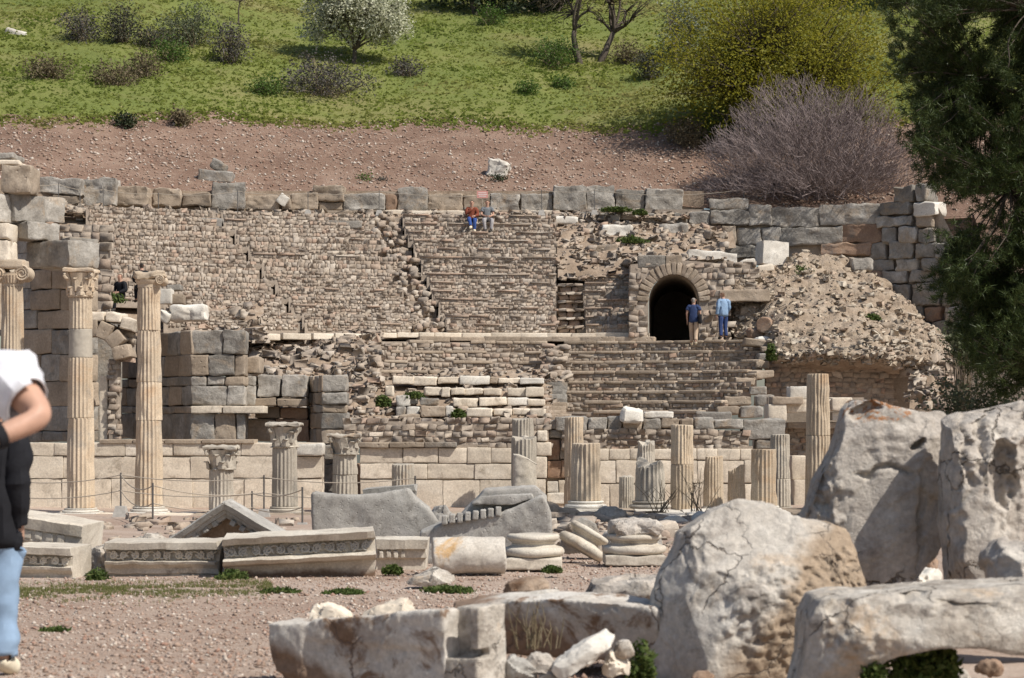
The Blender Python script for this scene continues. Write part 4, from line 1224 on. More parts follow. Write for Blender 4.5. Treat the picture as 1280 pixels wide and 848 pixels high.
# the wall turns its face away from the sun: it runs from far-left to near-right
def gateY(px): return 55.4 - (px - 2) / 116 * 3.4
gc = [(297, 318, 40), (318, 336, 34), (336, 362, 36), (362, 388, 30), (388, 412, 34), (412, 443, 30), (443, 477, 28), (477, 508, 44), (508, 539, 34), (539, 552, 40)]
def gate_blk(x0, x1, ya, yb, mt, dep=.9, off=0.0):
    Ya, Yb = gateY(x0) + off, gateY(x1) + off
    A, B = Vector((PX(x0, Ya), Ya)), Vector((PX(x1, Yb), Yb))
    L = (B - A).length; ang = math.atan2(B.y - A.y, B.x - A.x)
    n = Vector((-math.sin(ang), math.cos(ang)))
    m = (A + B) / 2 + n * (dep / 2 + rng.uniform(-.03, .03)); Ym = (Ya + Yb) / 2
    zt, zb = PZ(ya, Ym), PZ(yb, Ym)
    V, Fc = rough_box((m.x, m.y, (zt + zb) / 2), (L / 2 - .008, dep / 2, (zt - zb) / 2 - .006), .04, .03, 1.8, ang)
    return link_mesh('block', V, Fc, mt, gate, None, True)
for (ya, yb, wm) in gc:
    x = 2
    lim = 88
    while x < lim - 3:
        w = wm * rng.uniform(.7, 1.3); xb = min(lim, x + w)
        if lim - xb < 9: xb = lim
        gate_blk(x, xb, ya, yb, M['tan_block'] if rng.random() < .45 else M['grey_block'])
        x = xb
# arch of the gate: front-facing ring of voussoirs with a deep reddish soffit
ac, ar, YA = (113.0, 449.0), 29.0, 51.4
for i in range(7):
    t = math.pi * (i + .5) / 7
    cx_, cy_ = ac[0] - (ar + 10) * math.cos(t), ac[1] - (ar + 10) * math.sin(t)
    if cx_ < 98: continue
    c = P(cx_, cy_, YA)
    V, Fc = rough_box((c.x, c.y + .45, c.z), (math.pi * (ar + 9) / 7 / F * YA * .49, .5, 10.5 / F * YA), .03, .02, 2, 0, t - math.pi / 2)
    link_mesh('voussoir', V, Fc, M['tan_block'], gate, None, True)
for (a, b, c, d, tl) in ((88, 112, 392, 404, 0), (112, 131, 390, 402, 0), (131, 152, 391, 403, .03), (150, 172, 398, 413, .3)):
    block_px(a, b, c, d, YA + .1, 1.0, M['cream'], 'arch_cap', gate, .05, .04, tilt=tl)
rubble_wall('', '', 144, 170, 405, 452, YA + .55, 7, 9, M['rubble'], .4, parent=gate)
# reveal behind the arch and lit jamb of rubble
backing('dark_reveal', [(86, 54.6, 400, 552), (150, 54.6, 400, 552)], M['grey_block'], gate, .3)
block_px(124, 135, 470, 552, 51.75, .5, M['cream'], 'jamb', gate, .02, .015)
jw = rubble_wall('jamb_wall', 'narrow sunlit rubble jamb inside the gate arch', 133, 151, 446, 552, 51.7, 7, 9, M['rubble'], .6)
# top of the gate wall: big blocks against the seats
for (a, b, c, d, m, Y) in ((34, 111, 301, 334, 'grey', 51.4), (0, 38, 206, 241, 'tan', 51.0), (-30, 10, 242, 277, 'grey', 50.8), (8, 36, 242, 277, 'grey', 51.2), (36, 61, 244, 277, 'grey', 51.9), (13, 56, 277, 299, 'grey', 51.3), (56, 64, 277, 298, 'red', 51.8),
                           (-20, 10, 278, 300, 'cream', 50.4), (-20, 10, 300, 340, 'cream', 50.4), (-20, 24, 200, 207, 'cream', 51), (-20, 17, 190, 199, 'grey', 51)):
    block_px(a, b, c, d, Y, 1.1, M[m] if m == 'cream' else M[m + '_block'], 'top_block', gate, .06, .045, rotz=-.6 if m == 'grey' and c > 240 else 0)
# sunlit rubble pier joining the gate to the seats
rubble_wall('rubble_pier', 'sunlit pier of squared yellowish stones between gate and seats', 62, 139, 278, 415, 58.2, 10, 11, M['rubble'], 1.0)
# broken blocks above the side wall
loose('fallen_block', 'large white broken slab on the ledge above the shadowed side wall', 'stone slab', 211, 256, 381, 401, 61.5, .9, M['white'], .1, .07, tilt=-.04, fine=True)
loose('fallen_block', 'white cube of stone right behind the broken ionic capital', 'stone block', 195, 214, 361, 380, 63.0, .6, M['white'], .03, .02)
loose('fallen_block', 'small grey cube of stone leaning on the seats near the broken capital', 'stone block', 215, 229, 368, 380, 63.2, .5, M['tan_block'], .03, .02)
loose('fallen_block', 'flat grey slab sticking out of the seats above the small cube', 'stone slab', 208, 226, 356, 363, 63.6, .5, M['grey_block'], .03, .02)
loose('fallen_block', 'pale slanting fragment at the foot of the white broken slab', 'stone', 196, 211, 389, 402, 61.3, .5, M['white'], .08, .05, tilt=.5)
# ------------------------------------------------------------------ columns
def flute_ring(cx, cy, z, R, nfl=20, seg=6, depth=.085, rot=0.0, wear=0.0, seed=0.0, plain_=False):
    out = []
    for i in range(nfl * seg):
        a = 2 * math.pi * i / (nfl * seg) + rot
        f = (i % seg) / seg
        d = 0 if plain_ else depth * max(0.0, math.sin(math.pi * min(1, max(0, (f - .10) / .80)))) ** .75
        r = R * (1 - d)
        p = Vector((cx + r * math.cos(a), cy + r * math.sin(a), z))
        if wear:
            w = fbm(Vector((p.x * 2.5, p.y * 2.5, z * 1.6 + seed)), 3)
            r -= wear * max(0, w - .05)
            r += .006 * noise.noise(Vector((p.x * 9, p.y * 9, z * 9)))
        out.append((cx + r * math.cos(a), cy + r * math.sin(a), z))
    return out

def drum(name, cx, cy, z0, z1, R0, R1, parent, mat, broken=0.0, plain_=False, rings=9, wear=.05, nfl=20):
    seed = rng.random() * 90; rot = rng.uniform(0, .3)
    V = []; seg = 6; k = nfl * seg
    zs = [z0, z0 + .015] + [z0 + (z1 - z0) * i / (rings - 1) for i in range(1, rings - 1)] + [z1 - .015, z1]
    for j, z in enumerate(zs):
        t = (z - z0) / (z1 - z0); R = R0 + (R1 - R0) * t
        if j in (0, len(zs) - 1): R *= .975
        ring = flute_ring(cx, cy, z, R, nfl, seg, .085, rot, wear if not plain_ else .01, seed, plain_)
        if broken and t > .6:
            ring = [(x, y, zz - broken * max(0, .35 + fbm(Vector((x * 2.2, y * 2.2, seed)), 3)) * (t - .6) / .4) for (x, y, zz) in ring]
        V += ring
    Fc = []
    m = len(zs)
    for j in range(m - 1):
        for i in range(k):
            Fc.append([j * k + i, j * k + (i + 1) % k, (j + 1) * k + (i + 1) % k, (j + 1) * k + i])
    n = len(V); top = V[-k:]
    V.append((cx, cy, sum(v[2] for v in top) / k + .01)); V.append((cx, cy, z0))
    for i in range(k):
        Fc.append([(m - 1) * k + i, (m - 1) * k + (i + 1) % k, n]); Fc.append([(i + 1) % k, i, n + 1])
    o = link_mesh(name, V, Fc, mat, parent)
    me = o.data
    return o

def column_base(cx, cy, z0, z1, R, parent, mat, plinth=True):
    h = z1 - z0
    if plinth:
        V, Fc = rough_box((cx, cy, z0 + h * .18), (R * 1.36, R * 1.36, h * .18), .02, .012, 3)
        link_mesh('plinth', V, Fc, mat, parent, None, True)
    pr = []
    for i in range(9):
        a = -math.pi / 2 + math.pi * i / 8; pr.append((R * 1.22 + h * .17 * math.cos(a), h * .52 + h * .165 * math.sin(a)))
    for i in range(1, 6):
        a = math.pi * i / 6; pr.append((R * 1.16 - h * .09 * math.sin(a), h * .69 + h * .10 * i / 6))
    for i in range(9):
        a = -math.pi / 2 + math.pi * i / 8; pr.append((R * 1.08 + h * .10 * math.cos(a), h * .90 + h * .10 * math.sin(a)))
    mb = MB(); mb.lathe((cx, cy, z0), [(r * (1 + rng.uniform(-.008, .008)), z) for r, z in pr], 40)
    mb.v = [(x + .012 * noise.noise(Vector((x * 5, y * 5, z * 5))), y + .012 * noise.noise(Vector((x * 5, y * 5, z * 5 + 9))), z) for x, y, z in mb.v]
    return mb.build('base_moulding', mat, parent, None, True)

def cap_ionic(cx, cy, z0, z1, R, parent, mat, broken=False):
    h = z1 - z0
    root = MB(); root.lathe((cx, cy, z0), [(R * .98, 0), (R * 1.0, h * .2), (R * 1.2, h * .42), (R * 1.22, h * .5)], 32)
    e = root.build('echinus', mat, parent, None, True)
    for s in ((-1, 1) if not broken else (1,)):
        mb = MB()
        pts = []; rad = []
        for i in range(30):                              # spiral face band
            t = i / 29; a = t * 4.6 * math.pi
            rr = h * .30 * (1 - .8 * t)
            pts.append((cx + s * (R * 1.12) + s * rr * math.sin(a), cy - R * 1.02, z0 + h * .48 + rr * math.cos(a))); rad.append(h * .055 * (1 - .5 * t))
        mb.tube(pts, rad, 5)
        mb.tube([(cx + s * R * 1.12, cy - R * .98, z0 + h * .48), (cx + s * R * 1.12, cy - R * .4, z0 + h * .5), (cx + s * R * 1.12, cy + R * .4, z0 + h * .5), (cx + s * R * 1.12, cy + R * .98, z0 + h * .48)],
                [h * .31, h * .25, h * .25, h * .31], 18)
        mb.build('volute', mat, parent, None, True)
    if broken:
        V, Fc = rough_box((cx + R * .1, cy, z0 + h * .78), (R * 1.35, R * 1.0, h * .24), .06, .07, 4, .1, -.06, fine=True)
    else:
        V, Fc = rough_box((cx, cy, z0 + h * .84), (R * 1.35, R * 1.12, h * .17), .04, .03, 4)
    link_mesh('abacus', V, Fc, mat, parent, None, True)
    if not broken:
        mb = MB()
        for i in range(14):
            a = math.pi + math.pi * (i + .5) / 14
            mb.tube([(cx + R * 1.03 * math.cos(a), cy + R * 1.03 * math.sin(a), z0 + h * .12), (cx + R * 1.2 * math.cos(a), cy + R * 1.2 * math.sin(a), z0 + h * .42)], [.028, .045], 6)
        mb.build('egg_moulding', mat, parent, None, True)

def cap_corinthian(cx, cy, z0, z1, R, parent, mat, worn=False):
    h = z1 - z0
    mb = MB(); mb.lathe((cx, cy, z0), [(R * 1.06, 0), (R * 1.1, h * .03), (R * 1.02, h * .08), (R * .98, h * .3), (R * 1.02, h * .6), (R * 1.25, h * .84)], 32)
    if worn:
        mb.v = [tuple(Vector(v) + Vector((fbm(Vector(v) * 4, 3), fbm(Vector(v) * 4 + Vector((5, 0, 0)), 3), 0)) * .11) for v in mb.v]
    mb.build('bell', mat, parent, None, True)
    for row, (n, zb, zt, out) in enumerate(((8, .05, .42, .28), (8, .2, .72, .36))):
        for i in range(n):
            if worn and rng.random() < .55: continue
            a = 2 * math.pi * (i + .5 * row) / n + .2
            d = Vector((math.cos(a), math.sin(a), 0)); t = Vector((-d.y, d.x, 0))
            V = []; Fc = []
            st = 7
            for k in range(st):
                f = k / (st - 1)
                zz = h * (zb + (zt - zb) * min(1, f * 1.15)) - (h * .10 * max(0, f - .72) / .28)
                rr = R * (1.02 + .06 * f + out * max(0, f - .45) ** 1.3 * 1.6)
                w = R * .34 * (1 - .55 * f ** 2.2) * (1 + .16 * (k % 2))
                c = Vector((cx, cy, z0 + zz)) + d * rr
                th = d * .035
                V += [c - t * w, c + th * 1.6, c + t * w, c - th]
            for k in range(st - 1):
                q = k * 4
                for e in range(4): Fc.append([q + e, q + (e + 1) % 4, q + 4 + (e + 1) % 4, q + 4 + e])
            Fc.append([0, 3, 2, 1]); q = (st - 1) * 4; Fc.append([q, q + 1, q + 2, q + 3])
            link_mesh('acanthus_leaf', V, Fc, mat, parent)
    for i in range(4):
        if worn and i in (1,): continue
        a = math.pi / 4 + i * math.pi / 2
        d = Vector((math.cos(a), math.sin(a), 0))
        mb = MB(); pts = []; rad = []
        for k in range(18):
            t = k / 17; w = t * 3.2 * math.pi; rr = h * .11 * (1 - .75 * t)
            pts.append(Vector((cx, cy, z0 + h * .74)) + d * (R * 1.42 + rr * math.sin(w)) + Vector((0, 0, rr * math.cos(w)))); rad.append(.04 * (1 - .4 * t))
        mb.tube([Vector((cx, cy, z0 + h * .5)) + d * R * 1.0] + pts, [.03] + rad, 6)
        mb.build('volute', mat, parent, None, True)
    V, Fc = rough_box((cx, cy, z0 + h * .93), (R * 1.42, R * 1.42, h * .075), .04, .05 if worn else .025, 4, fine=True)
    V = np.array(V)
    for i in range(len(V)):                              # concave abacus sides
        dx, dy = V[i][0] - cx, V[i][1] - cy
        m = max(abs(dx), abs(dy)) / (R * 1.42); mn = min(abs(dx), abs(dy)) / (R * 1.42)
        s = 1 - .14 * (1 - mn ** 2) * m
        V[i][0] = cx + dx * s; V[i][1] = cy + dy * s
    link_mesh('abacus', V, Fc, mat, parent, None, True)

def column(px, Y, ytop, ybase, wtop, wbot, label, splits=(), cap=None, capy=None, base=True, mat='column', plain_seg=(), broken=.12, baseh=14, plinth=True, foot=None):
    """shaft between photo rows ytop and ybase; capital between capy and ytop; foot: photo row of the ground under the base"""
    X = PX(px, Y)
    zb, zt = PZ(ybase, Y), PZ(ytop, Y)
    zg = PZ(foot, Y) if foot else zb - (baseh / F * Y if base else 0)
    R0, R1 = wbot / 2 / F * Y, wtop / 2 / F * Y
    cy = Y + R0
    root = thing('column', label, 'column', (X, cy, zg), None)
    cuts = [zb] + sorted([PZ(s, Y) for s in splits]) + [zt]
    for i, (a, b) in enumerate(zip(cuts[:-1], cuts[1:])):
        ta, tb = (a - zb) / (zt - zb), (b - zb) / (zt - zb)
        last = i == len(cuts) - 2
        pl = i in plain_seg
        sc = .95 if pl else 1.0
        drum('concrete_drum' if pl else 'drum', X + (0 if i == 0 else rng.uniform(-.006, .006)), cy, a + .004, b, (R0 + (R1 - R0) * ta) * sc, (R0 + (R1 - R0) * tb) * sc, root,
             M['concrete'] if pl else M[mat], broken if (last and not cap) else 0.0, pl, wear=.07 if not cap else .05)
    if base:
        column_base(X, cy, zg, zb, R0, root, M['white'] if mat == 'column' else M['column_grey'], plinth)
    if cap:
        zc = PZ(capy, Y)
        {'ionic': cap_ionic, 'ionic_broken': lambda *a: cap_ionic(*a, broken=True), 'corinthian': cap_corinthian, 'worn': lambda *a: cap_corinthian(*a, worn=True)}[cap](X, cy, zt, zc, R1, root, M[mat if cap != 'worn' else 'column_grey'])
    return root

column(11, 46.5, 357, 636, 27, 35, 'tall fluted column with scrolled ionic capital at the left edge', (505, 590), 'ionic', 325, plain_seg=(1,))
column(97, 46.0, 371, 636, 29, 36, 'tall fluted column with leafy capital and a plain grey repair drum', (411, 447, 523), 'corinthian', 335, plain_seg=(2,), baseh=8)
column(183, 46.0, 359, 634, 28.5, 36, 'tall fluted column topped by a broken capital', (413, 478, 526), 'ionic_broken', 340, baseh=10)
column(354, 46.5, 560, 634, 31, 33, 'waist-high fluted column with a worn capital behind the rope posts', (), 'worn', 529, mat='column_grey', baseh=9)
column(274.5, 46.0, 588, 640, 31, 32, 'low fluted column with worn leafy capital rising behind the pediment', (), 'worn', 558, mat='column_grey', baseh=8)
column(430, 47.0, 569, 636, 31, 33, 'fluted column with broad worn capital beside the middle stage wall', (594,), 'worn', 543, mat='column_grey', baseh=8)
column(503, 47.0, 580, 640, 28, 29, 'short plain-topped fluted stump in front of the middle stage wall', (), mat='column_grey', broken=.03)
column(654, 48.6, 523, 640, 28, 30, 'dark-topped fluted stump partly hidden behind the split stump', (), mat='column_grey', broken=.05)
column(655, 46.6, 541, 640, 32, 33, 'grey jagged fluted stump behind the split drum by the doorway', (), mat='column_grey', broken=.25)
column(718, 48.8, 521, 640, 24, 26, 'slim tall fluted column standing in the stage doorway', (597,), broken=.03)
column(733, 44.6, 554, 627, 36, 40, 'broad fluted stump on a moulded base in front of the doorway', (), broken=.04, baseh=14)
column(808, 48.6, 550, 640, 23, 25, 'slim grey stump with a jagged top behind the grey stump on a pale base', (), mat='column_grey', broken=.3)
column(814, 44.8, 572, 627, 36, 39, 'dark grey jagged stump on a rounded pale base', (), mat='column_grey', broken=.3, baseh=15, plinth=False)
column(784, 46.8, 593, 638, 19, 20, 'smallest dark fluted stub left of the stump on the rounded base', (), mat='column_grey', broken=.1, baseh=8)
column(854, 46.4, 531, 638, 28, 30, 'tall two-drum fluted column stump between the grey stump and the doorless wall', (581,), broken=.03, baseh=8)
column(893, 46.8, 570, 634, 24, 26, 'mid-height tan fluted stump just right of the tall two-drum stump', (), broken=.06, baseh=8)
column(922, 47.2, 581, 632, 21, 23, 'small tan fluted stump with a broken left edge', (), broken=.2, baseh=8)
column(957, 45.8, 562, 633, 32, 34, 'stout fluted stump at the right end of the cream stage wall', (), broken=.03, baseh=10)
column(977, 47.6, 543, 634, 24, 27, 'grey-topped fluted column close behind the stout stump', (599,), mat='column_grey', broken=.04, baseh=8)
column(1025, 46.0, 467, 636, 28, 33, 'tallest right-hand fluted column beside the big boulder', (545,), broken=.02, baseh=10)
# split half drum leaning by the doorway
c = P(649, 612, 45.4)
mb = MB(); mb.tube([(c.x, c.y + .3, c.z - .55), (c.x + .05, c.y + .3, c.z + .8)], [.36, .36], 28)
V, N, Q = remeshed(mb.v, mb.f, .035)
V = np.array([(x, y, z) for x, y, z in V])
for i in range(len(V)):
    x = V[i][0] - c.x
    if x < -.12: V[i][0] = c.x - .12 + (x + .12) * .1
    lim = c.z + .82 - .35 * max(0, x + .1) ** 1.5 * 2
    if V[i][2] > lim: V[i][2] = lim
tag(link_mesh('split_drum', weather(V, N, .03, 3, seed=5), Q, M['column_grey'], None, None, True), 'split smooth half drum with rounded top leaning before the jagged stump', 'column drum')
# kerb and steps the columns stand on
for i, (xa, xb) in enumerate(((60, 124), (124, 190), (190, 250), (250, 330), (330, 400), (400, 480), (480, 560))):
    pass
st = thing('column_platform', 'low pinkish stone platform under the left columns', 'platform', P(220, 650, 45.4))
for (xa, xb) in ((-20, 50), (50, 105), (105, 168), (168, 232), (232, 300), (300, 360), (360, 430), (430, 500), (500, 580)):
    block_px(xa, xb, 645, 662, 45.0, 2.2, M['tan_block'] if rng.random() < .6 else M['cream'], 'slab', st, .04, .02)
st2 = thing('column_platform', 'broken pale kerb under the right-hand stumps', 'platform', P(830, 652, 44))
for (xa, xb, ya) in ((640, 705, 641), (705, 772, 640), (772, 800, 642), (800, 860, 643), (860, 925, 642), (925, 990, 640), (990, 1060, 641)):
    block_px(xa, xb, ya, 660, 44.2, 2.6, M['white'] if rng.random() < .5 else M['tan_block'], 'slab', st2, .05, .03)
# ------------------------------------------------------------------ fallen carved blocks, middle distance
def carved_block(name, label, x0, x1, y0, y1, Y, prof, mat, depth=.6, tilt=0.0, frieze=None, rotz=0.0, dent=None, cat='carved block', fmat=None, lean=0.0):
    """prof: (t, out) from the bottom (t = 0) to the top (t = 1), out = how far the face stands forward, metres"""
    X0, X1 = PX(x0, Y), PX(x1, Y); zb, zt = PZ(y1, Y), PZ(y0, Y); h = zt - zb
    cx = (X0 + X1) / 2
    root = thing(name, label, cat, (cx, Y + depth / 2, zb))
    n = max(8, int((X1 - X0) / .035))
    pr = [(zb + t * h, Y - o) for t, o in prof]
    V = []; Fc = []
    sd_ = rng.random() * 50
    R = Matrix.Translation((cx, Y, zb)) @ Matrix.Rotation(rotz, 4, 'Z') @ Matrix.Rotation(tilt, 4, 'Y') @ Matrix.Translation((-cx, -Y, -zb))
    m = len(pr) + 2
    for i in range(n + 1):
        x = X0 + (X1 - X0) * i / n
        ex = 0
        for (z, y) in pr + [(zt, Y + depth), (zb, Y + depth)]:
            q = Vector((x, y, z))
            w = noise.noise_vector(q * 5 + Vector((sd_, 0, 0))) * .011 + noise.noise_vector(q * 17 + Vector((0, sd_, 0))) * .0045
            if i in (0, n): w.x += .05 * noise.noise(q * 6)
            chip = max(0, noise.noise(Vector((x * 3.1, z * 6, sd_))) - .38) * .12
            q = q + w + Vector((0, chip if y < Y + depth * .5 else 0, 0))
            V.append(tuple(R @ q))
    for i in range(n):
        for k in range(m):
            Fc.append([i * m + k, (i + 1) * m + k, (i + 1) * m + (k + 1) % m, i * m + (k + 1) % m])
    Fc.append([k for k in range(m)]); Fc.append([n * m + k for k in reversed(range(m))])
    link_mesh('body', V, Fc, mat, root)
    if frieze:
        t0, t1, out, unit = frieze
        mb = MB()
        zc = zb + h * (t0 + t1) / 2; H = h * (t1 - t0)
        cnt = max(2, int(round((X1 - X0) / (H * unit)))); L = (X1 - X0) * .97 / cnt
        wave = []
        for i in range(cnt * 12 + 1):
            u = i / 12
            wave.append((X0 + (X1 - X0) * .015 + u * L, Y - out, zc + H * .36 * math.cos(math.pi * u)))
        mb.tube(wave, H * .085, 6)
        for c_ in range(cnt):
            s = 1 if c_ % 2 == 0 else -1
            xx = X0 + (X1 - X0) * .015 + (c_ + .5) * L
            pts = []; rad = []
            for k in range(22):
                a = k / 21 * 3.1 * math.pi; r = H * .40 * (1 - .78 * k / 21)
                pts.append((xx + r * math.sin(a) * s, Y - out - .004, zc + r * math.cos(a) * s)); rad.append(H * (.115 - .04 * k / 21))
            mb.tube(pts, rad, 6)
            for k in range(9):                            # leaf lobes
                a = rng.uniform(0, 6.28); r = H * rng.uniform(.1, .45)
                p0 = Vector((xx + r * math.sin(a), Y - out - .003, zc + r * math.cos(a) * .9)); d = Vector((math.sin(a + .7), 0, math.cos(a + .7))) * H * .2
                mb.tube([p0 - d, p0, p0 + d], [H * .03, H * .125, H * .02], 5)
        mb.v = [tuple(R @ Vector(v)) for v in mb.v]
        mb.build('scroll_frieze', fmat or mat, root, None, True)
    if dent:
        t0, t1, out, wd, gapf, xa, xb = dent
        cnt = int((xb - xa) * (X1 - X0) / (wd * (1 + gapf)))
        for i in range(cnt):
            u = xa + (xb - xa) * (i + .5) / cnt
            xx = X0 + (X1 - X0) * u
            V, Fc = rough_box((xx, Y - out / 2, zb + h * (t0 + t1) / 2), (wd / 2, out / 2 + .03, h * (t1 - t0) / 2), .012, .008, 8)
            V = np.array([tuple(R @ Vector(v)) for v in V])
            link_mesh('dentil', V, Fc, mat, root, None, True)
    return root

CORN = [(0, -.02), (.10, .0), (.12, .02), (.22, .03), (.24, .06), (.36, .065), (.42, .09), (.47, .12), (.53, .13), (.55, .03), (.80, .03), (.82, .13), (.98, .14), (1.0, .11)]
YB = 20.6
carved_block('cornice_block', 'scroll-carved cornice block lying behind the foreground couple', 6, 94, 683, 736, YB, CORN, M['carved'], .6, .02, (.56, .79, .06, 1.15), -.12)
carved_block('cornice_block', 'sloping block with egg ornament stacked behind the leftmost scroll block', 2, 104, 648, 690, 21.6, [(0, 0), (.2, .02), (.3, .06), (.62, .06), (.64, .1), (.95, .13), (1, .1)], M['carved'], .7, .14, None, -.1,
             (.34, .60, .05, .085, .45, .1, .8))
carved_block('cornice_block', 'straight scroll-carved cornice block left of the pediment', 134, 274, 677, 729, 20.8, CORN, M['carved'], .6, 0.0, (.56, .80, .06, 1.1))
CORN2 = [(0, -.12), (.08, -.11), (.38, -.08), (.44, .10), (.52, .14), (.56, .13), (.58, .02), (.83, .02), (.86, .13), (1.0, .17)]
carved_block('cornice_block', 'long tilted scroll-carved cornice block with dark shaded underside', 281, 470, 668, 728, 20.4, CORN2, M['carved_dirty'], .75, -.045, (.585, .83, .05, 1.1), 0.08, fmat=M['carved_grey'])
# pediment
def raking(x0, y0, x1, y1, thick, Y, name, root, prof_out, mat, dep):
    A, B = P(x0, y0, Y), P(x1, y1, Y)
    d = (B - A).normalized(); up = Vector((-d.z, 0, d.x));  up = up if up.z > 0 else -up
    V = []; Fc = []; n = 26; m = len(prof_out) + 2
    for i in range(n + 1):
        c = A.lerp(B, i / n)
        for (t, o) in prof_out: V.append(tuple(c - up * thick * (1 - t) + Vector((0, -o, 0)) + noise.noise_vector(c * 6 + up * t) * .008))
        V.append(tuple(c + Vector((0, dep, 0)))); V.append(tuple(c - up * thick + Vector((0, dep, 0))))
    for i in range(n):
        for k in range(m): Fc.append([i * m + k, (i + 1) * m + k, (i + 1) * m + (k + 1) % m, i * m + (k + 1) % m])
    Fc.append(list(range(m))); Fc.append([n * m + k for k in reversed(range(m))])
    return link_mesh(name, V, Fc, mat, root)
YP = 22.0
pd = thing('pediment', 'small triangular pediment with dentils standing on the ground', 'pediment', P(282, 700, YP))
po = [(0, .0), (.25, .02), (.28, .07), (.5, .08), (.55, .13), (.9, .17), (1.0, .15)]
raking(196, 684, 283, 626, .16, YP, 'raking_cornice', pd, po, M['carved_grey'], .5)
raking(281, 626, 368, 676, .16, YP, 'raking_cornice', pd, po, M['carved_grey'], .5)
T = [P(212, 700, YP + .3), P(354, 700, YP + .3), P(282, 636, YP + .3)]
V = [tuple(t) for t in T] + [(t.x, t.y + .35, t.z) for t in T]
link_mesh('tympanum', V, [[0, 1, 2], [5, 4, 3], [0, 3, 4, 1], [1, 4, 5, 2], [2, 5, 3, 0]], M['fore_brown'], pd)
for s in (-1, 1):
    for k in range(5):
        f = .12 + k * .17
        px, py = 282 + s * (70 * f + 3), 641 + 5 + (38 if s > 0 else 42) * f * 1.02
        V, Fc = rough_box(P(px, py + 3, YP + .12), (.032, .17, .032), .01, .006, 8, 0, s * .55)
        link_mesh('dentil', V, Fc, M['carved_grey'], pd, None, True)
# big grey slab
ol = [(391, 614), (440, 619), (478, 616), (512, 610), (520, 622), (536, 634), (548, 650), (549, 690), (392, 690)]
V, Fc = loft_rock(ol, 24.0, .5, ((-.5, .99), (-.4, 1.0), (.4, 1.0), (.5, .98)))
V, N, Q = remeshed(V, Fc, .035)
tag(link_mesh('grey_slab', weather(V, N, .03, 2.2, seed=2), Q, M['carved_grey'], None, None, True), 'big smooth grey slab with curved right end behind the tilted cornice', 'stone slab')
carved_block('moulding_block', 'narrow grey moulded piece lying on top of the grey slab', 455, 520, 609, 622, 24.1, [(0, 0), (.4, .02), (.5, .06), (1, .08)], M['carved_grey'], .5, -.08, None, 0, (.1, .45, .04, .035, .5, .1, .95))
# sloped dentil cornice: a broken wedge rising to the right
YC = 22.8
cw = thing('cornice_block', 'grey wedge-shaped cornice block with a row of dentils behind the lying drum', 'carved block', P(606, 700, YC))
def part_loft(name, ol, Y, dep, mat, vox, amp, seed, parent, yaw=0.0, sc=((-.5, .99), (-.42, 1.0), (.42, 1.0), (.5, .99))):
    V, Fc = loft_rock(ol, Y, dep, sc)
    V, N, Q = remeshed(V, Fc, vox)
    V = weather(V, N, amp, 4, .006, 5, seed)
    if yaw:
        xm = V[:, 0].mean(); V[:, 1] -= (V[:, 0] - xm) * yaw
    return link_mesh(name, V, Q, mat, parent, None, True)
part_loft('body', [(524, 706), (526, 664), (556, 652), (625, 640), (678, 616), (688, 640), (690, 706)], YC + .35, .8, M['carved_grey'], .028, .018, 51, cw, .12)
part_loft('upper_moulding', [(574, 644), (596, 622), (606, 611), (668, 607), (682, 618), (684, 640), (620, 648)], YC + .48, .7, M['carved_grey'], .025, .012, 52, cw, .12)
part_loft('corona', [(588, 630), (600, 620), (664, 616), (668, 622), (640, 630)], YC + .22, .5, M['carved_grey'], .02, .006, 53, cw, .12)
for k in range(8):
    x = 556 + 9.6 * k; y = 650 - 1.5 * k
    V, Fc = rough_box(P(x, y, YC + .02 - .03 * k * .12), (.034, .09, .055), .015, .008, 7)
    link_mesh('dentil', V, Fc, M['carved_grey'], cw, None, True)
carved_block('dentil_fragment', 'short pale fragment with dentils between the tilted cornice and the drum', 470, 534, 674, 716, 21.6, [(0, 0), (.4, .01), (.44, .05), (.7, .05), (.72, .1), (1, .12)], M['carved'], .5, 0, None, .05, (.44, .66, .05, .05, .35, .03, .6))
# lying drum
c = P(585, 698, 20.4); R_ = .198
mb = MB(); mb.tube([(c.x - .375, c.y + .2, c.z + .004), (c.x + .385, c.y + .26, c.z + .012)], [R_, R_], 40)
V, N, Q = remeshed(mb.v, mb.f, .018)
tag(link_mesh('column_drum', weather(V, N, .012, 5, seed=4), Q, M['drum'], None, None, True), 'smooth pale column drum with orange stains lying on its side', 'column drum')
